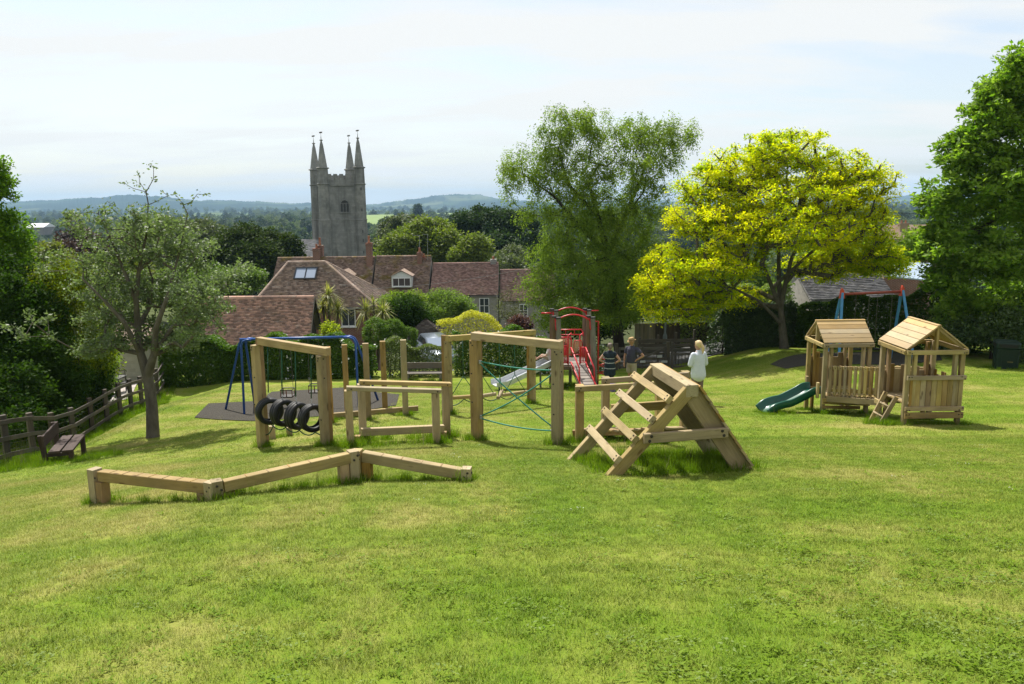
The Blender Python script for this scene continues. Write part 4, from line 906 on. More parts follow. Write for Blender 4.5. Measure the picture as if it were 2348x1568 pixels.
for z in (.10, .66, .86, 1.06): bar('gate_rail', V3(k0.x, Yg - .25, k0.z + z), V3(k1.x, Yg - .25, k0.z + z), .04, .09, GATEW, e)
for k in range(1, 6): x = k0.x + (k1.x - k0.x) * k / 6; bar('gate_bar', V3(x, Yg - .24, k0.z + .1), V3(x, Yg - .24, k0.z + .66), .03, .02, GATEW, e, up=(0, 1, 0))
h0, h1 = GD(1466, 37), GD(1590, 37); e = empty('board_fence', h0, 'low dark horizontal board fence behind the field gate', 'fence')
for f in (0, .33, .66, 1): P = h0.lerp(h1, f); post('post', (P.x, P.y, gz(P.x, P.y)), P.z + 1.3, .1, .1, GATEW, e, 0, .2)
for z in (.7, .92, 1.14): bar('board', V3(h0.x - .1, 36.93, h0.z + z), V3(h1.x + .1, 36.93, h0.z + z), .025, .17, GATEW, e)
PANEL = woodmat('panel_wood', (.30, .26, .185), (.22, .185, .13), False); PANELD = woodmat('dark_panel_wood', (.09, .07, .045), (.055, .042, .028), False)
Yp = 41.0; p0 = GD(1456, Yp); x = p0.x; zt = at(1480, 741, Yp).z
e = empty('panel_fence', p0, 'tall close boarded fence, pale panel left, dark panels under ivy', 'fence')
k = 0
while x < at(1655, 760, Yp).x:
    bar('board', V3(x, Yp, gz(x, Yp) - .1), V3(x, Yp, zt + (.02 if k % 11 == 0 else random.uniform(-.015, .015))), .105, .018, PANEL if k < 10 else PANELD, e, up=(0, 1, 0), ch=.002); x += .108; k += 1
for z in (.3, 1.3): bar('fence_rail', V3(p0.x, Yp + .04, p0.z + z), V3(x, Yp + .04, p0.z + z), .05, .08, PANELD, e)
LAMPG = plain('lamp_post_grey', (.16, .19, .20), (.12, .145, .155), 6, .5, .05, .3)
P = GD(1523, 38); e = empty('street_lamp', P, 'slim grey street lamp post rising into the yellow tree', 'street lamp')
mb = MB(); mb.lathe([(.10, -.2), (.10, 1.15), (.085, 1.2), (.05, 1.3), (.045, 5.2), (.04, 5.25)], P, 12); mb.build('post', LAMPG, e, True)
mb = MB(); mb.tube([P + V3(0, 0, 5.2), P + V3(0, -.15, 5.4), P + V3(0, -.45, 5.46)], .035, 8); mb.build('arm', LAMPG, e, True)
mb = MB(); mb.box(P + V3(0, -.66, 5.46), (.18, .45, .09)); mb.build('lamp_head', LAMPG, e)
# lane behind the gate
TARMAC = plain('tarmac', (.06, .06, .058), (.045, .045, .044), 3, .95, .5)
sheet('lane', [V3(-1.5, 35.9, 0), V3(14, 35.9, 0), V3(14, 40.2, 0), V3(-1.5, 40.2, 0)], TARMAC, 'tarmac lane behind the gate', .03, .7)

# ================================================================== roofs and houses
def tilemat(name, c1, c2, moss=(.10, .075, .02), mossf=.5, lichen=.25):
    if name in MATS: return MATS[name]
    m, t, o = newmat(name); p = posvec(t); r = islrand(t)
    col = mixc(t, r, c1, c2)
    col = mixc(t, ramp(t, noise(t, p, .9, 4), .52, .66, 0, mossf), col, moss)
    col = mixc(t, ramp(t, noise(t, mapped(t, p, (1, 1, 3)), 3.2, 5, .7), .56, .66, 0, lichen), col, (.42, .40, .36))
    hs = nn(t, 'ShaderNodeHueSaturation'); t.links.new(ramp(t, r, 0, 1, .75, 1.25), hs.inputs['Value']); t.links.new(col, hs.inputs['Color'])
    bsdf(t, o, hs.outputs[0], .9, noise(t, p, 14, 3), .5, .02, 0, .1); MATS[name] = m; return m
TILE_R = tilemat('red_clay_tile', (.25, .165, .135), (.42, .255, .195), (.19, .155, .11), .4, .45)
TILE_B = tilemat('brown_clay_tile', (.185, .138, .115), (.27, .20, .16), (.18, .14, .07), .4, .6)
TILE_P = tilemat('plum_clay_tile', (.18, .112, .097), (.25, .158, .132), (.17, .13, .07), .25, .45)
TILE_M = tilemat('mossy_clay_tile', (.165, .115, .092), (.235, .165, .128), (.175, .13, .03), .9, .45)
SLATE = tilemat('grey_slate', (.115, .11, .115), (.16, .155, .16), (.10, .085, .07), .3, .45)
def tiles(name, O, eu, ev, n, W_, Ln, mat, parent, tw=.17, th=.105, lo=None, hi=None, sag=.05, t=.046, seed=0):
    """courses of tiles on a roof plane. O eave corner, eu along the eave, ev up the slope, lo/hi: start and end along eu at height v"""
    g = random.Random(seed); Q = []; rows = int(Ln / th) + 1
    for j in range(rows):
        v = j * th; a, b = (lo(v) if lo else 0), (hi(v) if hi else W_); x = a - (tw / 2 if j % 2 else 0)
        if v > Ln: break
        while x < b:
            x0_, x1_ = max(a, x), min(b, x + tw - .004)
            if x1_ - x0_ > .02:
                sg = -sag * math.sin(math.pi * min(1, max(0, x / W_))) * math.sin(math.pi * min(1, v / Ln)) + .012 * math.sin(x * 2.1 + seed) * math.sin(v * 3)
                k = t * g.uniform(.8, 1.35); v1 = min(v + th * 1.15, Ln + .02)
                p0, p1 = O + eu * x0_ + ev * v + n * (sg + k), O + eu * x1_ + ev * v + n * (sg + k); p2, p3 = O + eu * x1_ + ev * v1 + n * sg, O + eu * x0_ + ev * v1 + n * sg
                Q.append([p0, p1, p2, p3]); Q.append([p1, p0, p0 - n * k * 1.1, p1 - n * k * 1.1])
            x += tw
    V = np.array([[list(q) for q in f] for f in Q]); N = len(V) // 2
    me = bpy.data.meshes.new(name)                               # tile top and its front edge share two corners: one island per tile
    vs = np.concatenate([V[0::2], V[1::2, 2:4]], 1).reshape(-1, 3); i0 = np.arange(N)[:, None] * 6
    fs = np.concatenate([i0 + np.array([0, 1, 2, 3]), i0 + np.array([1, 0, 4, 5])], 1).reshape(-1)
    me.vertices.add(len(vs)); me.vertices.foreach_set('co', vs.astype(np.float32).ravel()); me.loops.add(len(fs)); me.loops.foreach_set('vertex_index', fs.astype(np.int32))
    me.polygons.add(N * 2); me.polygons.foreach_set('loop_start', np.arange(0, N * 8, 4, dtype=np.int32)); me.update(calc_edges=True)
    o = link(name, me, mat, parent); tag(o, kind='stuff'); return o
def wallmat(name, c1, c2, bw=.35, bh=.16, mortar=(.30, .29, .26), rough=.9, mix=.5):
    if name in MATS: return MATS[name]
    m, t, o = newmat(name); ge = nn(t, 'ShaderNodeNewGeometry'); s1 = nn(t, 'ShaderNodeSeparateXYZ'); t.links.new(ge.outputs['Position'], s1.inputs[0])
    cb_ = nn(t, 'ShaderNodeCombineXYZ'); t.links.new(val(t, 'ADD', s1.outputs[0], s1.outputs[1]), cb_.inputs[0]); t.links.new(s1.outputs[2], cb_.inputs[1])
    bt = nn(t, 'ShaderNodeTexBrick'); t.links.new(cb_.outputs[0], bt.inputs['Vector']); inp(bt, 'Scale', 1.0); inp(bt, 'Brick Width', bw); inp(bt, 'Row Height', bh); inp(bt, 'Mortar Size', .012)
    inp(bt, 'Color1', c4(c1)); inp(bt, 'Color2', c4(c2)); inp(bt, 'Mortar', c4(mortar))
    nz_ = noise(t, ge.outputs['Position'], .8, 6, .7); col = mixc(t, ramp(t, nz_, .35, .7, 0, mix), bt.outputs[0], tuple(q * .5 for q in c1))
    if 'church' in name:
        st_ = noise(t, mapped(t, ge.outputs['Position'], (1, 1, .10)), 1.1, 5, .65); col = mixc(t, ramp(t, st_, .48, .68, 0, .75), col, (.10, .10, .088)); col = mixc(t, ramp(t, noise(t, ge.outputs['Position'], .35, 5, .7), .52, .7, 0, .6), col, (.36, .35, .31))
    bsdf(t, o, col, rough, val(t, 'ADD', bt.outputs['Fac'], noise(t, ge.outputs['Position'], 9, 4)), .35, .02, 0, .15); MATS[name] = m; return m
STONE = wallmat('grey_stone_wall', (.33, .315, .27), (.27, .26, .225), .38, .14); BRICK = wallmat('red_brick_wall', (.24, .095, .06), (.18, .075, .05), .22, .075, (.3, .26, .22)); WHITEST = wallmat('pale_rubble_wall', (.36, .34, .30), (.27, .25, .225), .34, .17, (.32, .31, .28))
CHURCH = wallmat('church_stone', (.29, .29, .27), (.23, .23, .215), .75, .36, (.2, .2, .19), .9, .85)
WPAINT = plain('white_window_paint', (.72, .73, .72), (.62, .63, .62), 6, .5, .05); CEMENT = plain('cement', (.30, .29, .27), (.24, .23, .22), 5, .9, .2)
m, t, o = newmat('window_glass'); bsdf(t, o, (.03, .04, .045), .08, None, spec=.8); GLASS = m
m, t, o = newmat('sky_glass'); bsdf(t, o, (.22, .27, .36), .22, None, spec=.5); GLASSB = m
POT = plain('clay_pot', (.36, .15, .08), (.28, .11, .06), 8, .8, .1)
def plane(eL, eR, rL):
    eu = (eR - eL); W_ = eu.length; eu.normalize(); up = rL - eL; ev = (up - eu * up.dot(eu)); Ln = ev.length; ev.normalize(); n = eu.cross(ev); n = n if n.z > 0 else -n
    return eu, ev, n, W_, Ln
def window(e, c, w, h, cols, rows, mat=None, frame=None, depth=.08, nrm=V3(0, -1, 0), tx=V3(1, 0, 0), sill=True, bw=.05, name='window'):
    up = V3(0, 0, 1) if abs(nrm.z) < .2 else nrm.cross(tx); up = up if up.z > 0 else -up; fr = frame or WPAINT; Mx = Matrix((tx, nrm, up)).transposed()
    mb = MB(); mb.box(c + nrm * .012, (w, .02, h), Mx); o = mb.build(name, mat or GLASS, e)
    def part(nm, dx_, dz_, sx_, sz_, pr): b = MB(); b.box(c + tx * dx_ + up * dz_ + nrm * pr, (sx_, .05, sz_), Mx); b.build(nm, fr, o)
    for sg in (-1, 1): part('frame', sg * (w / 2), 0, bw, h + bw, .04); part('frame', 0, sg * (h / 2), w - bw, bw, .04)
    for k in range(1, cols): part('glazing_bar', -w / 2 + w * k / cols, 0, bw * .7, h - bw, .036)
    for k in range(1, rows): part('glazing_bar', 0, -h / 2 + h * k / rows, w - bw, bw * .6, .034)
    if sill: b = MB(); b.box(c + V3(0, 0, -h / 2 - .06) + nrm * .07, (w + .16, .14, .06)); b.build('sill', fr, o)
    return o
def chimney(e, P, w, d_, h, mat, pots=1, ph=.35):
    mb = MB(); mb.box(P + V3(0, 0, h / 2), (w, d_, h)); s_ = mb.build('chimney', mat, e)
    mb = MB(); mb.box(P + V3(0, 0, h - .12), (w + .1, d_ + .1, .09)); mb.box(P + V3(0, 0, h + .02), (w + .06, d_ + .06, .06)); mb.build('chimney_cap', mat, s_)
    for k in range(pots):
        c = P + V3((k - (pots - 1) / 2) * w / max(1, pots) * .9, 0, h + .04); mb = MB(); mb.lathe([(.11, 0), (.13, .06), (.10, .1), (.09, ph - .05), (.12, ph - .02), (.12, ph)], c, 10); mb.build('chimney_pot', POT, s_, True)
def ridge_tiles(e, p, q, mat, r=.11, n=None):
    n = n or max(2, int((q - p).length / .42)); Q = []; d_ = (q - p).normalized(); s_ = V3(0, 0, 1).cross(d_).normalized(); mb = MB()
    for k in range(n):
        a, b = p.lerp(q, k / n), p.lerp(q, (k + 1) / n - .02 / n); pf = [(-1.1, -.75), (-.75, .1), (0, .45), (.75, .1), (1.1, -.75)]
        A_ = [a + s_ * (x * r) + V3(0, 0, y * r + .02) for x, y in pf]; B_ = [b + s_ * (x * r) + V3(0, 0, y * r + .02) for x, y in pf]; mb.add(A_ + B_, [(i, i + 1, i + 6, i + 5) for i in range(4)] + [(4, 3, 2, 1, 0), (5, 6, 7, 8, 9)])
    tag(mb.build('ridge_tiles', mat, e), kind='stuff')
def gable_roof(e, eL, eR, rL, rR, mat, seed, tw=.17, th=.105, sag=.06, back=True):
    eu, ev, n, W_, Ln = plane(eL, eR, rL)
    shL = (rL - eL).dot(eu); shR = (rR - eR).dot(eu)
    mb = MB(); off = n * -(.05 + sag); bl, br_ = rL * 2 - eL, rR * 2 - eR; bl.z = eL.z; br_.z = eR.z
    mb.add([eL + off, eR + off, rR + off, rL + off, br_, bl], [(0, 1, 2, 3), (3, 2, 4, 5)]); mb.build('roof_deck', CEMENT, e)
    tiles('roof_tiles', eL, eu, ev, n, W_, Ln, mat, e, tw, th, lambda v: shL * v / Ln, lambda v: W_ + shR * v / Ln, sag, seed=seed)
    eu2, ev2, n2, W2, L2 = plane(br_, bl, rR); tiles('roof_tiles', br_, eu2, ev2, n2, W2, L2, mat, e, tw * 2, th * 2, None, None, sag, seed=seed + 1)
    ridge_tiles(e, rL, rR, mat); return bl, br_
def walls(e, eL, eR, bR, bL, zb, mat, rL=None, rR=None):
    mb = MB(); a, b, c, d_ = [V3(p.x, p.y, zb) for p in (eL, eR, bR, bL)]
    A_, B_, C_, D_ = [Vector(p) - V3(0, 0, .05) for p in (eL, eR, bR, bL)]
    vs = [a, b, c, d_, A_, B_, C_, D_]; fs = [(0, 1, 5, 4), (2, 3, 7, 6)]
    if rL is not None: vs += [rL - V3(0, 0, .05), rR - V3(0, 0, .05)]; fs += [(1, 2, 6, 9, 5), (3, 0, 4, 8, 7)]
    else: fs += [(1, 2, 6, 5), (3, 0, 4, 7)]
    mb.add(vs, fs); return mb.build('wall', mat, e)
# -- barn nearest the hedge
WEATHER = woodmat('weatherboard', (.09, .075, .06), (.055, .045, .036), False)
eL, eR = at(392, 800, 37.6), at(709, 785, 37.6); eR.z = eL.z = (eL.z + eR.z) / 2
zr = at(716, 680, 40).z; rR = V3(eR.x - .25, 40.0, zr); rL = V3(eL.x - .05, 40.0, zr + .02)
e = empty('barn', V3(eL.x, eL.y, gz(-12, 40) - .3), 'low barn with orange brown tiled roof behind the hedge on the left', 'barn')
bl, br_ = gable_roof(e, eL, eR, rL, rR, TILE_R, 3, .17, .10, .10)
ins = V3(-.25, 0, 0); fi = V3(0, .3, 0); walls(e, eL - ins + fi, eR + ins + fi, br_ + ins - fi, bl - ins - fi, eL.z - 3.2, WEATHER, rL - ins - V3(0, 0, .1), rR + ins - V3(0, 0, .1))
for a, b in ((eR, rR), (rR, br_)): bar('verge_board', a + V3(.02, 0, -.1), b + V3(.02, 0, -.1), .035, .18, WEATHER, e)
# -- cottage with hipped roof
Yc = 47.0; eL, eR = at(570, 707, Yc), at(866, 701, Yc); zc = (eL.z + eR.z) / 2 - .02; eL.z = eR.z = zc; D_ = 5.8
zr = at(700, 600, Yc + D_ / 2).z; rL, rR = V3(at(660, 600, Yc + D_ / 2).x, Yc + D_ / 2, zr), V3(at(746, 600, Yc + D_ / 2).x, Yc + D_ / 2, zr); bL, bR = eL + V3(0, D_, 0), eR + V3(0, D_, 0)
e = empty('cottage', V3(eL.x, Yc, gz(eL.x, Yc)), 'brick cottage with large hipped tile roof and wide roof window', 'house')
mb = MB(); mb.add([eL, eR, bR, bL, rL, rR], [(0, 1, 5, 4), (1, 2, 5), (2, 3, 4, 5), (3, 0, 4)]); od = mb.build('roof_deck', CEMENT, e); od.location.z -= .10
for A_, B_, C_, Dp, sd in ((eL, eR, rL, rR, 1), (eR, bR, rR, rR, 2), (bR, bL, rR, rL, 3), (bL, eL, rL, rL, 4)):
    eu, ev, n, W_, Ln = plane(A_, B_, C_); sh0 = (C_ - A_).dot(eu); sh1 = (Dp - B_).dot(eu)
    tiles('roof_tiles', A_, eu, ev, n, W_, Ln, TILE_B, e, .17, .105, lambda v, s=sh0, l=Ln: s * v / l, lambda v, w=W_, s=sh1, l=Ln: w + s * v / l, .03, seed=sd)
ridge_tiles(e, rL, rR, TILE_B); ridge_tiles(e, rL, eL, TILE_B); ridge_tiles(e, rR, eR, TILE_B); ridge_tiles(e, rR, bR, TILE_B)
i_ = .35; walls(e, eL + V3(i_, i_, 0), eR + V3(-i_, i_, 0), bR + V3(-i_, -i_, 0), bL + V3(i_, -i_, 0), gz(eL.x, Yc) - 1, BRICK)
eu, ev, n, W_, Ln = plane(eL, eR, rL); c = at(704, 638, Yc + 2.3)
dd_ = (c - eL).dot(n); c = c - n * (dd_ - .08); DKF = plain('dark_grey_frame', (.04, .044, .05), (.03, .034, .04), 8, .95, 0, 0, .05)
window(e, c, 1.30, .92, 2, 1, GLASSB, DKF, nrm=n, tx=eu, sill=False, bw=.07, name='roof_window')
window(e, V3(at(799, 730, Yc + i_).x, Yc + i_, at(799, 730, Yc).z), .80, 1.0, 2, 1)
window(e, V3(at(640, 730, Yc + i_).x, Yc + i_, at(799, 730, Yc).z), .80, 1.0, 2, 1)
# -- long terrace behind
Yt, Yr = 68.5, 72.5
def terrace(u0, u1, vr, ve, mat, label, seed, wall=STONE, group='joined cottages of the old terrace'):
    a, b = at(u0, ve, Yt), at(u1, ve, Yt); zz = (a.z + b.z) / 2; a.z = b.z = zz; zr_ = at((u0 + u1) / 2, vr, Yr).z; r0_, r1_ = V3(a.x, Yr, zr_), V3(b.x, Yr, zr_)
    e = empty('terraced_house', V3(a.x, Yt, gz(a.x, Yt) - .2), label, 'house', group)
    bl, br_ = gable_roof(e, a, b, r0_, r1_, mat, seed, .20, .125, .12); walls(e, a + V3(.03, .25, 0), b + V3(-.03, .25, 0), br_ + V3(-.03, -.2, 0), bl + V3(.03, -.2, 0), gz(a.x, Yt) - 1.5, wall, r0_ + V3(.03, 0, -.1), r1_ - V3(.03, 0, .1))
    return e, a, b, r0_, r1_
e, a, b, r0_, r1_ = terrace(612, 846, 590, 694, TILE_M, 'leftmost mossy terraced cottage with brick chimneys below the church tower', 21)
chimney(e, at(727, 596, Yr), .62, .6, 1.0, BRICK, 1, .4); chimney(e, at(735, 594, Yr + .4), .55, .5, 1.2, BRICK, 1, .7); chimney(e, at(848, 612, Yr - .6), .50, .6, 2.1, BRICK, 1, .65)
def dormer(e, u, v, Y, w, h, dep, nw):
    c = at(u, v, Y); x, z = c.x, c.z; mb = MB(); mb.box(V3(x, Y + dep / 2, z - h / 2), (w, dep, h)); bd = mb.build('dormer', WPAINT, e)
    g = .42; hw = w / 2 + .12; mb = MB(); mb.add([V3(x - w / 2, Y - .002, z), V3(x + w / 2, Y - .002, z), V3(x, Y - .002, z + g)], [(0, 1, 2)]); mb.build('dormer_gable', WPAINT, bd)
    for sg in (-1, 1):
        mb = MB(); p = [V3(x + sg * hw, Y - .12, z - .06), V3(x, Y - .12, z + g + .05), V3(x, Y + dep, z + g + .05), V3(x + sg * hw, Y + dep, z - .06)]; mb.prism(p, V3(0, 0, .06)); mb.build('dormer_roof', TILE_B, bd)
    window(e, V3(x, Y, z - h / 2 - .03), w * .88, h * .72, nw, 1, bw=.07); return bd
dormer(e, 790, 632, Yt + 1.0, 1.3, .9, 1.8, 2)
e, a, b, r0_, r1_ = terrace(850, 981, 587, 692, TILE_M, 'mossy terraced cottage with white gabled dormer window', 31)
dormer(e, 920, 633, Yt + .9, 1.75, .98, 2.0, 3)
chimney(e, at(963, 620, Yr - .5), .40, .5, 1.6, BRICK, 1, .4); chimney(e, at(972, 620, Yr - .2), .45, .5, 1.15, BRICK, 1, .3)
AER = plain('aerial_metal', (.35, .36, .37), (.3, .31, .32), 9, .4, 0, .6)
for u, v0_, v1_, wd_ in ((961, 570, 540, .6), (980, 590, 537, .5)):
    p, q = at(u, v0_, Yr - .4), at(u, v1_, Yr - .4); mb = MB(); mb.tube([p - V3(0, 0, .6), q], .018, 6); mb.tube([q - V3(wd_, 0, 0), q + V3(wd_ * .15, 0, 0)], .012, 5)
    [mb.tube([q + V3(-wd_ * f, -.15, 0), q + V3(-wd_ * f, .15, 0)], .008, 4) for f in (.2, .5, .8)]; mb.build('aerial', AER, e)
e, a, b, r0_, r1_ = terrace(985, 1142, 603, 677, TILE_P, 'plum tiled stone cottage with white sash window', 41)
window(e, V3(at(1110, 701, Yt + .2).x, Yt + .25, at(1110, 701, Yt + .2).z), .80, 1.30, 2, 2, bw=.07)
window(e, V3(at(1040, 701, Yt + .2).x, Yt + .25, at(1040, 701, Yt + .2).z), .80, 1.30, 2, 2, bw=.07)
chimney(e, at(1131, 617, Yr), .5, .5, .85, CEMENT, 1, .25)
e, a, b, r0_, r1_ = terrace(1146, 1275, 618, 690, TILE_P, 'rightmost lower plum tiled cottage half behind the tall tree', 51)
window(e, V3(at(1200, 712, Yt + .2).x, Yt + .25, at(1200, 712, Yt + .2).z), .7, 1.1, 2, 2, bw=.07)
# -- garden hut, pyramid roof
Yh = 43.0; hc = at(977, 764, Yh + 1.1); w_ = 1.02; SHING = tilemat('dark_shingle', (.075, .062, .056), (.10, .085, .075), (.06, .055, .03), .3, .1)
e = empty('garden_hut', V3(hc.x, Yh + 1.1, gz(hc.x, Yh)), 'small garden hut with dark shingled pyramid roof', 'hut'); ap = V3(hc.x, Yh + 1.1, at(975, 731, Yh + 1.1).z)
cs = [V3(hc.x + sx * w_, Yh + 1.1 + sy * w_, hc.z) for sx, sy in ((-1, -1), (1, -1), (1, 1), (-1, 1))]
mb = MB(); mb.add([c - V3(0, 0, .03) for c in cs] + [ap - V3(0, 0, .03)], [(0, 1, 4), (1, 2, 4), (2, 3, 4), (3, 0, 4), (3, 2, 1, 0)]); mb.build('roof_deck', WEATHER, e)
for k in range(4):
    A_, B_ = cs[k], cs[(k + 1) % 4]; eu, ev, n, W_, Ln = plane(A_, B_, ap); sh = (ap - A_).dot(eu)
    tiles('roof_shingles', A_, eu, ev, n, W_, Ln, SHING, e, .22, .12, lambda v, s=sh, l=Ln: s * v / l, lambda v, w=W_, s=sh, l=Ln: w - (w - s) * v / l, 0, .015, seed=k)
for k in range(4):
    A_, B_ = cs[k], cs[(k + 1) % 4]; A_ = A_.lerp(ap, .12); B_ = B_.lerp(ap, .12); A_.z = B_.z = hc.z - .02
    for q in range(7): z = hc.z - .14 - q * .2; bar('wall_board', V3(A_.x, A_.y, z), V3(B_.x, B_.y, z), .02, .19, WEATHER, e)
# -- car parked behind the hedge
Yk = 41.2; ck = at(1000, 785, Yk); zk = gz(ck.x, Yk) - .15
CARP = plain('pale_blue_car_paint', (.16, .19, .23), (.14, .17, .21), 2, .25, 0, .4, .6)
e = empty('parked_car', V3(ck.x, Yk, zk), 'pale silver car parked behind the hedge, windscreen flashing in the sun', 'car')
k_ = at(1000, 770, Yk).z - zk - 1.45; zk += k_
Mc = Matrix.Translation(V3(ck.x, Yk, zk)) @ Matrix.Rotation(R(-74), 4, 'Z')
def carloft(sec, nm, mt, par=e):
    mb = MB(); vs = []; fs = []
    for x, w, z0_, z1_ in sec: vs += [V3(x, -w, z0_), V3(x, -w * 1.02, (z0_ + z1_) / 2), V3(x, -w * .9, z1_), V3(x, w * .9, z1_), V3(x, w * 1.02, (z0_ + z1_) / 2), V3(x, w, z0_)]
    for i in range(len(sec) - 1): fs += [(i * 6 + k, i * 6 + (k + 1) % 6, i * 6 + 6 + (k + 1) % 6, i * 6 + 6 + k) for k in range(6)]
    fs += [tuple(range(6)), tuple(len(vs) - 6 + k for k in range(6))]; mb.add(vs, fs); return link(nm, mb.mesh(nm, True), mt, par, Mc)
bd = carloft([(-2.0, .7, .35, .8), (-1.95, .82, .25, .95), (-1.0, .86, .22, 1.0), (.8, .86, .22, .98), (1.7, .82, .25, .8), (2.05, .68, .32, .62)], 'body', CARP)
carloft([(-1.9, .70, .9, 1.05), (-1.55, .66, .9, 1.36), (-1.2, .62, .9, 1.44), (.0, .62, .9, 1.45), (.35, .64, .9, 1.38), (1.0, .70, .9, 1.0)], 'cabin', CARP)
mb = MB(); mb.add([V3(1.02, -.62, 1.0), V3(1.02, .62, 1.0), V3(.37, .54, 1.40), V3(.37, -.54, 1.40)], [(0, 1, 2, 3)]); ws = mb.mesh('windscreen')
for v_ in ws.vertices: v_.co += Vector((.012, 0, .02))
link('windscreen', ws, GLASSB, e, Mc)
for sg in (-1, 1):
    mb = MB(); mb.add([V3(.85, sg * .70, 1.0), V3(-1.6, sg * .70, 1.0), V3(-1.3, sg * .635, 1.36), V3(.3, sg * .635, 1.36)], [(0, 1, 2, 3)]); link('side_window', mb.mesh('side_window'), GLASS, e, Mc)
    for x in (-1.3, 1.3): mb = MB(); mb.tube([V3(x, sg * .74, .3), V3(x, sg * .9, .3)], .3, 16); link('wheel', mb.mesh('wheel'), RUBBER, e, Mc)
    mb = MB(); mb.box(V3(1.98, sg * .55, .66), (.08, .28, .12)); link('headlight', mb.mesh('headlight'), GLASSB, e, Mc)
# -- church
Yx = 130.0; phi = R(25); fx_, bx_ = V3(math.cos(phi), math.sin(phi), 0), V3(-math.sin(phi), math.cos(phi), 0)
FL = at(745, 500, Yx); FL.z = 0; wt = 5.9; zg = -18.0; zs = lambda v: at(775, v, Yx).z
e = empty('church_tower', V3(FL.x, FL.y, zg), 'grey stone church tower with four tall corner pinnacles', 'church')
zpar, zstr, zlow, zsp, ztip = zs(404.5), zs(422), zs(505), zs(385), zs(321); tt = 1.0
cn = [FL, FL + fx_ * wt, FL + fx_ * wt + bx_ * wt, FL + bx_ * wt]; ctr = (cn[0] + cn[2]) / 2
def ring4(z, g): return [V3(c.x, c.y, z) + (c - ctr).normalized() * g for c in cn]
mb = MB(); lv = [(zg, .25), (zlow, .12), (zlow + .02, 0), (zpar - .9, -.1)]; vs = sum([ring4(z, g) for z, g in lv], []); fs = [(3, 2, 1, 0), (12, 13, 14, 15)]
for i in range(3): fs += [(i * 4 + k, i * 4 + (k + 1) % 4, i * 4 + 4 + (k + 1) % 4, i * 4 + 4 + k) for k in range(4)]
mb.add(vs, fs); mb.build('tower_wall', CHURCH, e)
for z, g in ((zlow, .22), (zstr, .05)):
    r0__ = ring4(z - .1, g); mb = MB(); mb.prism(r0__, V3(0, 0, .22)); mb.build('string_course', CHURCH, e)
for k in range(4):                                                             # battlements between the turrets
    A_, B_ = cn[k], cn[(k + 1) % 4]; d_ = (B_ - A_).normalized(); nrm = V3(d_.y, -d_.x, 0); bar('parapet', V3(A_.x, A_.y, zpar - .95) - nrm * .0, V3(B_.x, B_.y, zpar - .95), .3, 1.0, CHURCH, e)
    for q in range(5): c = A_.lerp(B_, .17 + .165 * q); mb = MB(); mb.box(V3(c.x, c.y, zpar - .05), (.60, .34, .95), Matrix.Rotation(math.atan2(d_.y, d_.x), 3, 'Z')); mb.build('merlon', CHURCH, e)
VANE = plain('gilded_vane', (.10, .09, .06), (.08, .07, .05), 9, .4, 0, .6)
for k, (c, dh) in enumerate(zip(cn, (0, .45, .1, -.1))):
    r = .92; zsp_, zt_ = zsp + dh * .3, ztip + dh
    mb = MB(); mb.lathe([(r * 1.10, zg), (r * 1.06, zlow), (r * 1.0, zlow + .15), (r * .97, zstr), (r * .9, zsp_)], V3(c.x, c.y, 0), 8); tu = mb.build('turret', CHURCH, e)
    for z in (zlow, zstr, zsp_): mb = MB(); mb.lathe([(r * 1.02, z - .12), (r * 1.14, z - .04), (r * 1.14, z + .06), (r * .95, z + .14)], V3(c.x, c.y, 0), 8); mb.build('turret_band', CHURCH, tu)
    mb = MB(); mb.lathe([(r * .84, zsp_ + .1), (r * .30, zt_ - .75), (r * .12, zt_ - .12)], V3(c.x, c.y, 0), 8); sp_ = mb.build('pinnacle', CHURCH, e)
    mb = MB(); mb.lathe([(.08, zt_ - .14), (.26, zt_ - .05), (.26, zt_ + .05), (.06, zt_ + .15), (.05, zt_ + .6)], V3(c.x, c.y, 0), 8); mb.build('finial', CHURCH, sp_)
    mb = MB(); mb.tube([V3(c.x, c.y, zt_ + .5), V3(c.x, c.y, zt_ + 1.35)], .025, 5); mb.prism([V3(c.x - .25, c.y, zt_ + 1.05), V3(c.x + .28, c.y, zt_ + 1.12), V3(c.x + .2, c.y, zt_ + 1.22), V3(c.x + .28, c.y, zt_ + 1.32), V3(c.x - .25, c.y, zt_ + 1.26)], V3(0, .03, 0)); mb.build('weather_vane', VANE, sp_)
# belfry window: pointed arch, three lights
fn = -bx_; cw = FL + fx_ * wt * .55; zw0, zw1 = zs(487), zs(458.5); ww = 1.45; LOUV = plain('belfry_louvre', (.055, .055, .05), (.04, .04, .038), 6, .8, .1)
def W2(a, z, o_=0.0): return V3(cw.x, cw.y, z) + fx_ * a + fn * (.06 + o_)
arc = [(-ww / 2, zw0), (ww / 2, zw0), (ww / 2, zw0 + (zw1 - zw0) * .62)] + [(ww / 2 * math.cos(a) , zw0 + (zw1 - zw0) * .62 + (zw1 - zw0) * .38 * math.sin(a)) for a in (.5, 1.0, 1.35)] + [(0, zw1)] + [(-ww / 2 * math.cos(a), zw0 + (zw1 - zw0) * .62 + (zw1 - zw0) * .38 * math.sin(a)) for a in (1.35, 1.0, .5)] + [(-ww / 2, zw0 + (zw1 - zw0) * .62)]
mb = MB(); mb.prism([W2(a, z) for a, z in arc], fn * .02); bw_ = mb.build('belfry_window', LOUV, e)
mb = MB(); mb.tube([W2(a, z, .04) for a, z in arc], .09, 6, closed=True); mb.build('hood_mould', CHURCH, bw_)
for f in (-.17, .17): mb = MB(); mb.bar(W2(f * ww, zw0, .03), W2(f * ww, zw0 + (zw1 - zw0) * .78, .03), .10, .1); mb.build('mullion', CHURCH, bw_)
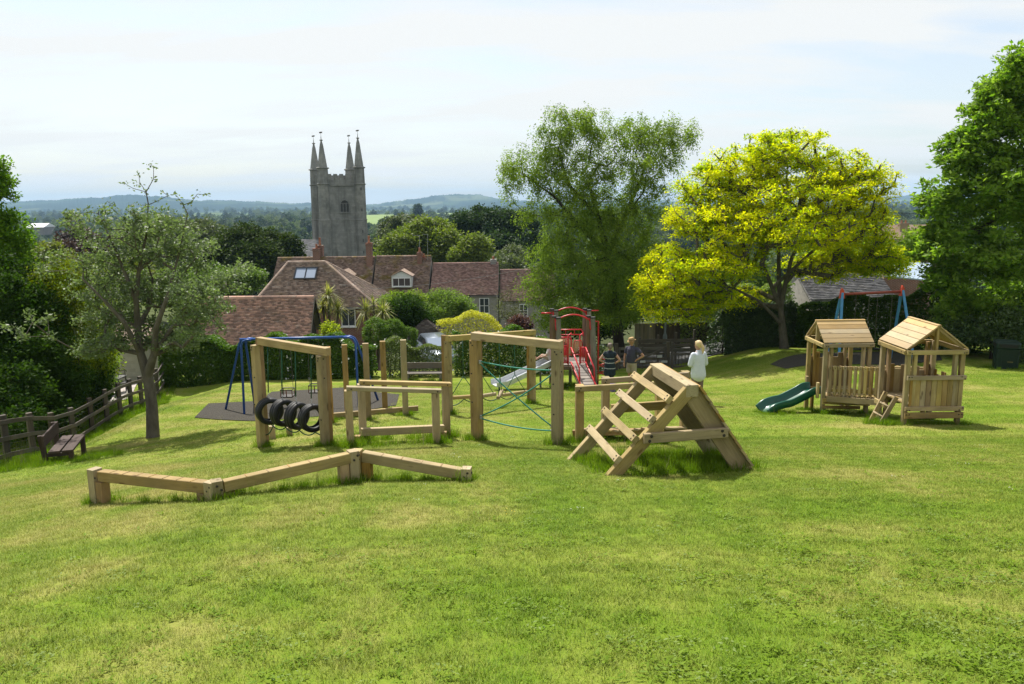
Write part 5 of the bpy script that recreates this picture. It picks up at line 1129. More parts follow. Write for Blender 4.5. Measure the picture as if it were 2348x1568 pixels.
for f in (-.33, 0, .33): mb = MB(); mb.tube([W2(f * ww + .22 * math.cos(a), zw0 + (zw1 - zw0) * .6 + .25 * math.sin(a), .03) for a in [i * math.pi / 6 for i in range(7)]], .05, 5); mb.build('tracery', CHURCH, bw_)
mb = MB(); mb.bar(W2(-.9, zw0 - .1, .02), W2(.9, zw0 - .1, .02), .2, .12); mb.build('sill', CHURCH, bw_)
FR = cn[1]
for v in (433, 482, 532, 553, 580): c = V3(FR.x, FR.y, zs(v)) + fn * .93 + fx_ * -.05; mb = MB(); mb.box(c, (.14, .16, .45), Matrix.Rotation(phi, 3, 'Z')); mb.build('slit_window', LOUV, e)
# nave roof left of the tower
n0 = cn[3] + bx_ * 1 - fx_ * .5; NAVE = tilemat('lilac_slate', (.20, .195, .20), (.24, .235, .24), (.17, .16, .15), .3, .1)
za, zb_ = zs(551), zs(588); q0, q1 = at(660, 551, 134), at(742, 551, 131)
e = empty('church_nave', V3(q0.x, 130, zg), 'grey slated nave roof of the church left of its tower', 'church')
eL, eR = V3(q0.x, 127.5, zb_ - .4), V3(q1.x, 125.5, zb_ - .4); rL, rR = V3(q0.x, 134, za), V3(q1.x, 132, za); bl, br_ = gable_roof(e, eL, eR, rL, rR, NAVE, 8, .5, .32, 0); walls(e, eL + V3(.1, .3, 0), eR + V3(-.1, .3, 0), br_ + V3(-.1, -.3, 0), bl + V3(.1, -.3, 0), zg, CHURCH, rL, rR)
# -- slate roofed house behind the yellow tree, metal roofed shed, far brick stacks, far white barn
rL, rR = at(1822, 617, 48.5), at(2003, 611, 49.5); eL = at(1860, 688, 44.5); eR = eL + (rR - rL); eR.z = eL.z; rR.z = rL.z
e = empty('slate_house', V3(eL.x, eL.y, gz(eL.x, eL.y)), 'low pale stone house with patchy grey slate roof behind the yellow tree', 'house')
bl, br_ = gable_roof(e, eL, eR, rL, rR, SLATE, 61, .32, .22, .06); du = (eR - eL).normalized() * .15; walls(e, eL + du + V3(0, .2, 0), eR - du + V3(0, .2, 0), br_ - du, bl + du, gz(eL.x, 44) - 2, WHITEST, rL + du, rR - du)
window(e, (eL.lerp(eR, .42)) + V3(0, .12, -.75), .9, .8, 2, 1, nrm=V3(0, -1, 0))
METAL = plain('blue_metal_roof', (.36, .44, .52), (.30, .38, .46), 2, .35, .05, .3)
def shed(u0, v0, u1, v1, u2, v2, u3, v3, Ya, Yb, label, wall):
    p = [at(u0, v0, Ya), at(u1, v1, Ya), at(u2, v2, Yb), at(u3, v3, Yb)]; e = empty('shed', V3(p[0].x, Ya, gz(p[0].x, Ya)), label, 'shed'); mb = MB(); mb.prism(p, V3(0, 0, .08)); mb.build('roof', METAL, e)
    mb = MB(); q = [V3(k.x, k.y, p[0].z - 5) for k in p]; mb.add([k - V3(0, 0, .02) for k in p] + q, [(0, 1, 5, 4), (1, 2, 6, 5), (2, 3, 7, 6), (3, 0, 4, 7)]); mb.build('wall', wall, e)
    for k in range(1, 9): a_, b_ = p[0].lerp(p[1], k / 9), p[3].lerp(p[2], k / 9); bar('roof_rib', a_ + V3(0, 0, .095), b_ + V3(0, 0, .095), .04, .03, METAL, e)
shed(2026, 634, 2125, 644, 2140, 606, 2056, 602, 52, 57, 'shed with pale blue metal roof right of the yellow tree', BRICK)
shed(2086, 583, 2150, 585, 2150, 568, 2092, 567, 74, 80, 'further shed with pale blue metal roof above the first', BRICK)
YB = wallmat('yellow_brick', (.38, .26, .13), (.32, .2, .1), .22, .075)
P = at(2088, 548, 96); e = empty('brick_house', V3(P.x, 96, -14), 'distant yellow brick house with square chimney stack at right', 'house')
mb = MB(); mb.box(P + V3(2, 3, -3.5), (7, 5, 7)); mb.build('wall', YB, e); pr = [P + V3(-1.9, .2, 0), P + V3(-1.9, 3, 1.6), P + V3(-1.9, 5.8, 0)]; mb = MB(); mb.prism(pr, V3(7.8, 0, 0)); mb.build('roof', TILE_M, e); chimney(e, P + V3(-.05, 2, .4), 1.1, .6, 1.4, YB, 2, .35)
P = at(62, 527, 620); e = empty('white_barn', P + V3(0, 0, -3), 'far pale farm barn with white roof beyond the trees on the left', 'barn'); WR = plain('white_sheet_roof', (.72, .73, .74), (.66, .67, .68), .3, .5, 0); BW_ = plain('barn_cladding', (.24, .22, .21), (.2, .18, .17), .3, .8, 0)
mb = MB(); mb.box(P + V3(6.5, 8, -1), (13, 16, 6)); mb.build('wall', BW_, e); mb = MB(); mb.prism([P + V3(-.4, -.5, 1.9), P + V3(-.4, 8, 4.8), P + V3(-.4, 16.5, 1.9)], V3(13.8, 0, 0)); mb.build('roof', WR, e)
# -- pale rubble wall and terrace with metal table behind the left tree
w0, w1 = GD(262, 33.5), GD(330, 33.5); e = empty('outbuilding', w0, 'old pale rubble stone outbuilding seen behind the left tree trunk', 'outbuilding')
mb = MB(); mb.box(V3((w0.x + w1.x) / 2, 34.6, w0.z + .75), (w1.x - w0.x, 2.2, 2.5)); mb.build('wall', WHITEST, e); mb = MB(); mb.prism([V3(w0.x - .2, 33.3, w0.z + 1.95), V3(w0.x - .2, 34.6, w0.z + 2.7), V3(w0.x - .2, 35.9, w0.z + 1.95)], V3(w1.x - w0.x + .4, 0, 0)); mb.build('roof', TILE_B, e)
PAV = plain('pink_grey_paving', (.34, .30, .28), (.28, .25, .235), 3, .9, .2)
sheet('terrace_paving', [GD(196, 29.5), GD(300, 29.5), GD(318, 33.2), GD(232, 33.2)], PAV, 'pale paved terrace beyond the left fence', .03, .8)
IRON = plain('black_iron', (.02, .02, .02), (.03, .03, .03), 9, .5, .1)
P = GD(255, 31.2); e = empty('garden_table', P, 'black metal garden table on the paved terrace beyond the fence', 'table')
mb = MB(); mb.box(P + V3(0, 0, .72), (1.1, .7, .03)); mb.build('table_top', IRON, e)
for sx in (-1, 1):
    for sy in (-1, 1): mb = MB(); mb.tube([P + V3(sx * .5, sy * .3, .71), P + V3(sx * .5, sy * .3, 0)], .018, 6); mb.build('leg', IRON, e)
for u, yw, lab in ((278, .4, 'black metal chair to the right of the garden table'), (236, 2.6, 'black metal chair to the left of the garden table')):
    P = GD(u, 31.0); e = empty('garden_chair', P, lab, 'chair', 'metal garden chairs'); M3 = Matrix.Rotation(yw, 3, 'Z'); mb = MB(); mb.box(P + V3(0, 0, .45), (.42, .42, .025), M3); mb.build('seat', IRON, e)
    for sx in (-1, 1):
        for sy in (-1, 1): mb = MB(); mb.tube([P + M3 @ V3(sx * .19, sy * .19, 0), P + M3 @ V3(sx * .19, sy * .19, .9 if sy > 0 else .45)], .014, 6); mb.build('leg', IRON, e)
    mb = MB(); [mb.tube([P + M3 @ V3(-.19, .19, z), P + M3 @ V3(.19, .19, z)], .012, 5) for z in (.6, .75, .9)]; mb.build('backrest', IRON, e)
# telephone wires
for (u0, v0, Ya, u1, v1, Yb, lab) in ((842, 662, 48.6, 1320, 588, 45, 'thin pale telephone wire crossing in front of the terrace roofs'), (1900, 470, 60, 2350, 492, 60, 'dark overhead cable between yellow tree and right tree')):
    mb = MB(); mb.tube(curve_pts(at(u0, v0, Ya), at(u1, v1, Yb), .35, 16), (.011 if Ya < 50 else .02), 5); tag(mb.build('overhead_wire', plain('wire_grey', (.30, .29, .28), (.25, .24, .23), 5, .6, 0) if Ya < 50 else IRON), lab, 'wire')
# ================================================================== trees, hedges, garden plants
def leaf_quads(C, L, W_, g, up=.25, droop=0.0, jitter=.35, radial=None, nbias=None):
    """C (N,3) leaf centres -> (N,4,3) rhombic leaves with mixed directions"""
    N = len(C); a = g.normal(0, 1, (N, 3)); a[:, 2] = a[:, 2] * .6 - droop
    if radial is not None: a = a * .8 + radial * .9
    a /= np.linalg.norm(a, axis=1)[:, None] + 1e-9
    n = g.normal(0, 1, (N, 3)); n[:, 2] += up * 4
    b = np.cross(n, a); b /= np.linalg.norm(b, axis=1)[:, None] + 1e-9
    s = (1 - jitter + 2 * jitter * g.random(N))[:, None]; l, w = L * s / 2, W_ * s / 2
    V = np.zeros((N, 4, 3)); V[:, 0] = C - a * l; V[:, 1] = C + b * w - a * l * .1; V[:, 2] = C + a * l; V[:, 3] = C - b * w - a * l * .1
    return V
def sample_lobes(lobes, per, g, shell=.45):
    """cluster centres spread through the crown lobes, denser towards the outside; lobe = (centre, (rx, ry, rz), weight)"""
    out = []
    for c, r, w in lobes:
        n = max(3, int(per * w)); d = g.normal(0, 1, (n, 3)); d /= np.linalg.norm(d, axis=1)[:, None]
        rad = (shell + (1 - shell) * g.random(n) ** .6)[:, None]
        out.append(np.array(c) + d * rad * np.array(r))
    return np.concatenate(out)
def grow(trunk, trad, tips, g, r_tip=.006, bend=.12, limit=99, rise=0.0, maxseg=.7, limbs=()):
    """branches from the trunk polyline out to every tip: each tip joins the nearest wood that lies nearer the root. Returns tubes (p, q, r0, r1)"""
    root = np.array(trunk[0]); nodes = [np.array(p, float) for p in trunk]; par = list(range(-1, len(trunk) - 1)); dist = [0.0]
    for i in range(1, len(nodes)): dist.append(dist[-1] + np.linalg.norm(nodes[i] - nodes[i - 1]))
    lo = max(1, len(trunk) - 2); fixed = dict(enumerate(trad))
    for i0, pp, rr in limbs:
        pj = i0
        for p, r in zip(pp, rr): nodes.append(np.array(p, float)); par.append(pj); dist.append(dist[pj] + np.linalg.norm(nodes[-1] - nodes[pj])); pj = len(nodes) - 1; fixed[pj] = r
    fork = np.array(trunk[-1]); order = np.argsort(np.linalg.norm(tips - fork, axis=1)); tipid = {}
    for k in order:
        tpt = tips[k]; A = np.array(nodes[lo:]); dd = np.linalg.norm(A - tpt, axis=1) + .28 * np.array(dist[lo:]) * .5 + np.maximum(0, A[:, 2] - tpt[2] - .1) * 1.2
        j = int(np.argmin(dd)) + lo; p = nodes[j]; v = tpt - p; Ln = np.linalg.norm(v); m = max(1, int(Ln / maxseg)); pj = j
        off = g.normal(0, bend, 3) * Ln; off[2] += rise * Ln
        for s in range(1, m + 1):
            f = s / m; q = p + v * f + off * math.sin(math.pi * f) * .5 + g.normal(0, .02 * min(1, Ln), 3) * (s < m)
            nodes.append(q); par.append(pj); dist.append(dist[pj] + Ln / m); pj = len(nodes) - 1
        tipid[k] = pj
    cnt = np.zeros(len(nodes)); 
    for k in tipid.values(): cnt[k] += 1
    for i in range(len(nodes) - 1, 0, -1): cnt[par[i]] += cnt[i]
    rad = r_tip * np.maximum(cnt, .6) ** .5; nt_ = len(trunk)
    sc = trad[-1] / max(rad[nt_ - 1], 1e-6); rad = np.minimum(rad * max(.3, min(sc, 3)), trad[-1] * .85)
    for i, r in fixed.items(): rad[i] = r
    return nodes, par, rad
def wood_mesh(name, nodes, par, rad, mat, parent, thin=0.0):
    V, Fc = [], []; 
    for i, p in enumerate(par):
        if p < 0 or rad[i] < thin: continue
        a, b = Vector(nodes[p]), Vector(nodes[i]); T = b - a
        if T.length < 1e-5: continue
        T.normalize(); N = T.orthogonal().normalized(); Bv = T.cross(N); r0 = min(rad[p], rad[i] * 1.45); r1 = rad[i]; n = 10 if r0 > .1 else (6 if r0 > .03 else (4 if r0 > .012 else 3)); k0 = len(V)
        for P, r in ((a - T * r0 * .3, r0), (b, r1)):
            for k in range(n): an = 6.2832 * k / n; V.append(P + N * (math.cos(an) * r) + Bv * (math.sin(an) * r))
        Fc += [(k0 + k, k0 + (k + 1) % n, k0 + n + (k + 1) % n, k0 + n + k) for k in range(n)]
    me = bpy.data.meshes.new(name); me.from_pydata([tuple(v) for v in V], [], Fc); me.shade_smooth(); me.update(); return link(name, me, mat, parent)
BARK = plain('grey_bark', (.13, .115, .095), (.07, .06, .048), 9, .95, .9, 0, .1, (1, 1, .35)); BARKD = plain('dark_bark', (.055, .045, .035), (.03, .025, .02), 9, .95, .9, 0, .1, (1, 1, .35))
def clusters_to_leaves(tips, n, cr, flat, g, droopy=0.0):
    N = len(tips) * n; c = np.repeat(tips, n, 0); d = g.normal(0, 1, (N, 3)); d /= np.linalg.norm(d, axis=1)[:, None]; r = g.random(N)[:, None] ** .5 * cr * (.6 + .8 * np.repeat(g.random(len(tips)), n))[:, None]
    off = d * r; off[:, 2] *= flat; off[:, 2] -= droopy * (off[:, 0] ** 2 + off[:, 1] ** 2) / cr
    return c + off, off / (np.linalg.norm(off, axis=1)[:, None] + 1e-9)
def tree(name, base, trunk, trad, lobes, label, leaf, bark, ntips, nleaf, cr, L, W_, seed, cat='tree', flat=.6, shell=.45, r_tip=.006, droop=0.0, up=.25, rise=0.0, droopy=0.0, extra=None, radial=True, group=None, thin=0.0, bend=.12, limbs=(), nextra=9):
    g = np.random.default_rng(seed); e = empty(name, base, label, cat, group); tot = sum(w for _, _, w in lobes)
    tips = sample_lobes(lobes, ntips / tot, g, shell)
    nmain = len(tips)
    if extra is not None: tips = np.concatenate([tips, np.array(extra)])
    nodes, par, rad = grow(trunk, trad, tips, g, r_tip, bend, rise=rise, limbs=limbs); wood_mesh('trunk', nodes, par, rad, bark, e, thin)
    C, rd = clusters_to_leaves(tips[:nmain], nleaf, cr, flat, g, droopy)
    if extra is not None: C2, rd2 = clusters_to_leaves(tips[nmain:], nextra, cr * .6, flat, g); C, rd = np.concatenate([C, C2]), np.concatenate([rd, rd2])
    me = quads_mesh('crown', leaf_quads(C, L, W_, g, up, droop, radial=rd if radial else None)); link('crown', me, leaf, e); return e
def P_(u, v, Y): return tuple(at(u, v, Y))
def lobe(u, v, Y, ru, rv, rd=None, w=None):
    s = Y / FPX; r = (ru * s, (rd if rd else ru * s), rv * s); return (P_(u, v, Y), r, w or (r[0] * r[1] * r[2]) ** .62)
# -- yellow locust tree
Yl = 34.0; b = GD(1797, Yl); LOC = leafmat('golden_leaf', (.165, .265, .004), (.45, .425, .006), .6, .04, .42, tcol=(1.15, 1.2, .2), gain=1.5)
lm_l = [(3, [P_(1770, 660, Yl), P_(1750, 610, Yl), P_(1745, 540, Yl), P_(1720, 460, Yl)], [.085, .07, .05, .035]), (3, [P_(1800, 650, Yl), P_(1815, 590, Yl - .4), P_(1840, 540, Yl - .5), P_(1880, 470, Yl)], [.09, .075, .055, .035]), (3, [P_(1785, 640, Yl + .3), P_(1785, 560, Yl + .4), P_(1800, 460, Yl), P_(1805, 380, Yl)], [.09, .075, .055, .03]), (2, [P_(1740, 690, Yl - .6), P_(1680, 660, Yl - .9), P_(1600, 640, Yl - .8)], [.06, .045, .03]), (5, [P_(1880, 560, Yl), P_(1960, 530, Yl)], [.06, .04])]
tr = [b - V3(0, 0, .3), b + V3(.0, 0, .1), P_(1793, 745, Yl), P_(1789, 705, Yl), P_(1786, 690, Yl)]; tr = [Vector(q) for q in tr]
lb = [lobe(1800, 345, Yl, 110, 48), lobe(1700, 385, Yl, 100, 50), lobe(1900, 390, Yl, 100, 50), lobe(1985, 420, Yl, 70, 62), lobe(1620, 430, Yl + .5, 70, 50), lobe(1800, 440, Yl, 200, 50), lobe(1590, 500, Yl, 80, 40), lobe(1700, 520, Yl - 1.5, 130, 50), lobe(1830, 520, Yl - 2.5, 140, 55), lobe(1960, 520, Yl, 100, 60), lobe(2020, 590, Yl, 70, 50),
      lobe(1560, 590, Yl, 90, 38), lobe(1660, 600, Yl - 2, 110, 42), lobe(1530, 640, Yl - .5, 70, 36), lobe(1600, 670, Yl - 1, 90, 38), lobe(1510, 690, Yl, 55, 32), lobe(1690, 680, Yl + 1.5, 60, 30), lobe(1900, 600, Yl + 1, 110, 45), lobe(1560, 715, Yl - 1, 70, 24), lobe(2050, 600, Yl + 1, 40, 40)]
lb = [(c, (r[0], max(r[1], 1.3), r[2]), w) for c, r, w in lb]
tree('locust_tree', b, tr, [.25, .20, .15, .125, .115], lb, 'golden yellow leaved tree with short trunk behind the left playhouse', LOC, BARK, 1350, 118, .52, .118, .056, 101, flat=.42, shell=.3, up=.6, rise=.08, droopy=.35, r_tip=.008, limbs=lm_l)
# -- tall feathery tree
Yw = 39.0; b = GD(1421, Yw); WIL = leafmat('feathery_leaf', (.068, .118, .012), (.155, .205, .034), .52, .1, .5)
tr = [Vector(q) for q in (b - V3(0, 0, .3), b + V3(0, 0, .2), P_(1412, 730, Yw), P_(1405, 660, Yw), P_(1392, 580, Yw), P_(1372, 500, Yw), P_(1350, 420, Yw))]
lb = [lobe(1325, 285, Yw, 75, 45, w=1.2), lobe(1270, 320, Yw, 48, 50), lobe(1375, 320, Yw, 55, 60), lobe(1195, 385, Yw, 50, 42, w=.8), lobe(1165, 420, Yw, 30, 40, w=.4), lobe(1260, 400, Yw, 60, 60), lobe(1330, 410, Yw, 80, 70), lobe(1480, 310, Yw + 1, 70, 40), lobe(1555, 315, Yw + 1, 50, 42, w=.75), lobe(1530, 375, Yw + 1, 55, 45, w=.6), lobe(1450, 390, Yw, 70, 65), lobe(1230, 480, Yw, 60, 50, w=.6), lobe(1320, 500, Yw, 90, 70), lobe(1430, 490, Yw, 80, 70), lobe(1500, 470, Yw, 50, 60, w=.7),
      lobe(1270, 590, Yw, 65, 60), lobe(1360, 600, Yw, 90, 75), lobe(1460, 590, Yw, 70, 75), lobe(1240, 660, Yw - 1, 50, 45), lobe(1320, 690, Yw - .5, 85, 55), lobe(1420, 690, Yw + 1, 80, 45), lobe(1280, 730, Yw - 1, 60, 28), lobe(1480, 670, Yw + 1.5, 50, 60), lobe(1400, 640, Yw - 1.6, 70, 70), lobe(1400, 720, Yw - 1.5, 70, 30), lobe(1370, 540, Yw - 1.2, 60, 50, w=.7)]
lb = [(c, (r[0], min(max(r[1], 1.0), 2.2), r[2]), w) for c, r, w in lb]
tree('feathery_tree', b, tr, [.36, .30, .25, .22, .17, .12, .07], lb, 'tall airy green tree with drooping sprays behind the red climbing tower', WIL, BARKD, 1700, 84, .36, .115, .042, 102, flat=1.25, shell=.2, droop=.9, up=.1, rise=.06, r_tip=.0075, limbs=[(4, [P_(1430, 500, Yw + .4), P_(1465, 420, Yw + .7), P_(1500, 330, Yw + 1)], [.11, .08, .04]), (4, [P_(1330, 520, Yw - .3), P_(1270, 450, Yw - .3), P_(1200, 400, Yw)], [.10, .07, .035]), (3, [P_(1450, 600, Yw + .8), P_(1490, 520, Yw + 1)], [.09, .05]), (5, [P_(1300, 420, Yw), P_(1280, 340, Yw)], [.07, .04])])
# -- small grey-green tree by the fence, bare twigs at the top
Ya = 19.3; b = GD(351, Ya); APL = leafmat('grey_green_leaf', (.070, .10, .042), (.135, .168, .09), .4, .3, 1.2, .5, tcol=(1.2, 1.4, .6))
tr = [Vector(q) for q in (b - V3(0, 0, .2), b + V3(.0, 0, .06), P_(348, 930, Ya), P_(343, 890, Ya), P_(338, 862, Ya))]
lm_s = [(4, [P_(322, 810, Ya), P_(316, 750, Ya + .1), P_(312, 690, Ya), P_(318, 620, Ya), P_(335, 540, Ya), P_(340, 470, Ya)], [.10, .085, .065, .05, .03, .016]), (4, [P_(352, 815, Ya - .2), P_(358, 750, Ya - .3), P_(380, 690, Ya - .3), P_(400, 620, Ya), P_(420, 540, Ya)], [.085, .07, .055, .035, .018]), (5, [P_(285, 740, Ya - .4), P_(240, 690, Ya - .5), P_(190, 640, Ya - .3)], [.05, .04, .022]), (11, [P_(440, 680, Ya), P_(500, 650, Ya)], [.04, .02]), (6, [P_(345, 700, Ya + .5), P_(350, 640, Ya + .6)], [.05, .03]), (7, [P_(280, 610, Ya), P_(250, 540, Ya), P_(225, 490, Ya)], [.04, .025, .012])]
lb = [lobe(300, 560, Ya, 120, 55, w=1.3), lobe(200, 600, Ya, 70, 55), lobe(400, 575, Ya, 90, 55), lobe(160, 660, Ya, 55, 45, w=.28), lobe(260, 670, Ya, 110, 60, w=1.4), lobe(380, 670, Ya, 100, 60, w=1.3), lobe(490, 660, Ya, 70, 50, w=.6), lobe(545, 640, Ya, 45, 45, w=.35), lobe(200, 740, Ya, 80, 45, w=.8), lobe(300, 745, Ya, 90, 50), lobe(420, 730, Ya, 90, 50, w=.9), lobe(500, 720, Ya, 60, 35, w=.35), lobe(330, 510, Ya, 80, 40, w=.5), lobe(250, 510, Ya, 50, 35, w=.3), lobe(240, 790, Ya, 70, 24, w=.6), lobe(400, 785, Ya, 70, 24, w=.5), lobe(140, 730, Ya, 50, 40, w=.15), lobe(420, 510, Ya, 40, 40, w=.25), lobe(150, 600, Ya, 40, 40, w=.12)]
rr_ = random.Random(5); lb = [((c[0], c[1] + rr_.uniform(-1.5, 1.3), c[2]), (r[0], max(.9, r[1]), r[2]), w) for c, r, w in lb]
ex = [P_(*q, Ya) for q in ((345, 378), (352, 384), (318, 398), (335, 440), (352, 410), (285, 420), (305, 432), (320, 418), (372, 440), (385, 448), (362, 460), (420, 470), (400, 445), (440, 462), (475, 446), (430, 490), (245, 462), (262, 470), (228, 478), (205, 486), (180, 492), (338, 470), (300, 470), (452, 445), (410, 455))]
tree('small_tree', b, tr, [.21, .165, .14, .135, .13], lb, 'small grey green tree with bare top twigs beside the left fence', APL, BARK, 690, 52, .20, .074, .044, 103, flat=.8, shell=.15, r_tip=.0058, extra=ex, rise=.05, bend=.22, limbs=lm_s)
# -- big leafy tree at the right edge
Yb = 29.5; b = GD(2440, Yb); ASH = leafmat('bright_green_leaf', (.066, .135, .010), (.17, .245, .034), .52, .3, .6)
tr = [Vector(q) for q in (b - V3(0, 0, .3), b + V3(0, 0, .2), P_(2425, 700, Yb), P_(2410, 560, Yb), P_(2400, 420, Yb), P_(2390, 300, Yb))]
lb = [lobe(2400, 180, Yb, 95, 90), lobe(2300, 230, Yb, 60, 60, w=1.2), lobe(2400, 320, Yb, 130, 100), lobe(2250, 340, Yb, 65, 70), lobe(2190, 440, Yb, 65, 60), lobe(2320, 430, Yb - 1, 90, 80), lobe(2430, 480, Yb, 120, 90), lobe(2220, 560, Yb, 80, 70), lobe(2320, 590, Yb - 1.2, 90, 75), lobe(2180, 640, Yb, 60, 50), lobe(2260, 700, Yb + .5, 85, 55), lobe(2360, 700, Yb, 80, 60), lobe(2430, 650, Yb, 90, 90), lobe(2200, 730, Yb + 1, 55, 40), lobe(2155, 470, Yb, 40, 45, w=.6), lobe(2335, 150, Yb, 45, 45, w=.9), lobe(2265, 270, Yb, 45, 50, w=.9), lobe(2205, 350, Yb, 45, 50, w=.8), lobe(2140, 560, Yb, 40, 60, w=.7)]
lb = [(c, (r[0], min(max(1.1, r[1]), 2.0), r[2]), w) for c, r, w in lb]
tree('broadleaf_tree', b, tr, [.42, .36, .30, .24, .18, .1], lb, 'large bright green tree filling the right edge above the bin', ASH, BARKD, 1000, 88, .46, .20, .09, 104, flat=.55, shell=.3, r_tip=.007, rise=.08, up=.4)
# -- tall tree at the left edge and the weeping bushes below it
Ye = 27.0; b = GD(-60, Ye); ELM = leafmat('left_tree_leaf', (.045, .10, .005), (.11, .185, .012), .48, .2, .7)
tr = [Vector(q) for q in (b - V3(0, 0, .5), b + V3(0, 0, .2), P_(-45, 700, Ye), P_(-30, 560, Ye), P_(-20, 440, Ye))]
lb = [lobe(-10, 460, Ye, 40, 60), lobe(-30, 420, Ye, 38, 45, w=.6), lobe(10, 540, Ye, 55, 55), lobe(-60, 560, Ye, 80, 70), lobe(30, 600, Ye, 50, 50), lobe(0, 660, Ye, 90, 60), lobe(-80, 700, Ye, 80, 70), lobe(0, 395, Ye, 14, 28, w=.15), lobe(40, 690, Ye - .5, 60, 60), lobe(20, 780, Ye - .8, 80, 60), lobe(90, 640, Ye, 40, 40, w=.5)]
tree('roadside_tree', b, tr, [.3, .26, .22, .16, .08], lb, 'tall bright green tree cut off by the left edge of the view', ELM, BARKD, 560, 92, .40, .125, .062, 105, flat=.8, r_tip=.006)
def bush(name, lobes, label, leaf, n, L, W_, seed, cat='shrub', cr=.3, nl=60, base=None, flat=.8, bark=None, group=None, up=.25, droop=0.0, shell=.55, ntrunk=4, droopy=0.0, r_tip=.005):
    c = np.mean([l[0] for l in lobes], 0); zb = gz(c[0], c[1]) if base is None else base; b = V3(c[0], c[1], zb); lowest = min(l[0][2] - l[1][2] for l in lobes)
    tr = [b - V3(0, 0, .2), b + V3(0, 0, .15), V3(c[0], c[1], zb + max(.25, (c[2] - zb) * .45))]
    return tree(name, b, tr, [.07, .06, .05], lobes, label, leaf, bark or BARKD, n, nl, cr, L, W_, seed, cat, flat, shell, r_tip, droop, up, group=group, droopy=droopy)
WEEP = leafmat('weeping_leaf', (.026, .050, .002), (.115, .135, .005), .5, .1, .5); DKG = leafmat('dark_leaf', (.011, .029, .003), (.032, .062, .008), .35, .06, .6)  # leaf greens darkened so their colour carries the shade behind the fence
lb = [lobe(150, 640, 25, 60, 50), lobe(90, 700, 25, 80, 70), lobe(200, 720, 25.5, 70, 70), lobe(20, 790, 24.5, 90, 80), lobe(120, 800, 25, 100, 80), lobe(210, 820, 26, 60, 60), lobe(60, 880, 24, 90, 50), lobe(30, 950, 22, 90, 50), lobe(140, 930, 25, 70, 50)]
bush('weeping_shrub', lb, 'olive green weeping shrub mass behind the left fence', WEEP, 560, .11, .035, 106, nl=84, cr=.4, flat=1.2, droop=.9, droopy=.2)
lb = [lobe(20, 880, 21.5, 90, 70), lobe(120, 890, 23.5, 80, 60), lobe(190, 890, 25.5, 60, 60), lobe(-40, 800, 23, 80, 90), lobe(0, 960, 20, 90, 50), lobe(100, 950, 22, 70, 50), lobe(220, 900, 27.5, 40, 45)]
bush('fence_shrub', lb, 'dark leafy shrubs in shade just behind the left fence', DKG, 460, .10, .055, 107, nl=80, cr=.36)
lb = [lobe(30, 700, 23.6, 70, 70), lobe(95, 730, 24, 60, 60), lobe(20, 800, 22.6, 80, 70), lobe(100, 820, 23.2, 60, 60), lobe(-20, 640, 24.5, 60, 60), lobe(60, 650, 25, 50, 45, w=.6)]
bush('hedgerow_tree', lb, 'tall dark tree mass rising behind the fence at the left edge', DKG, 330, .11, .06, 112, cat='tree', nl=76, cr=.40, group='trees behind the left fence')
lb = [lobe(225, 800, 27.5, 40, 60), lobe(180, 840, 27, 45, 45), lobe(235, 850, 28.5, 30, 40)]
bush('garden_shrub', lb, 'bright yellow green shrub beyond the fence left of the rubble wall', leafmat('lime_leaf', (.09, .15, .012), (.16, .22, .025), .5, .3, .8), 150, .10, .05, 108, nl=70, cr=.3)
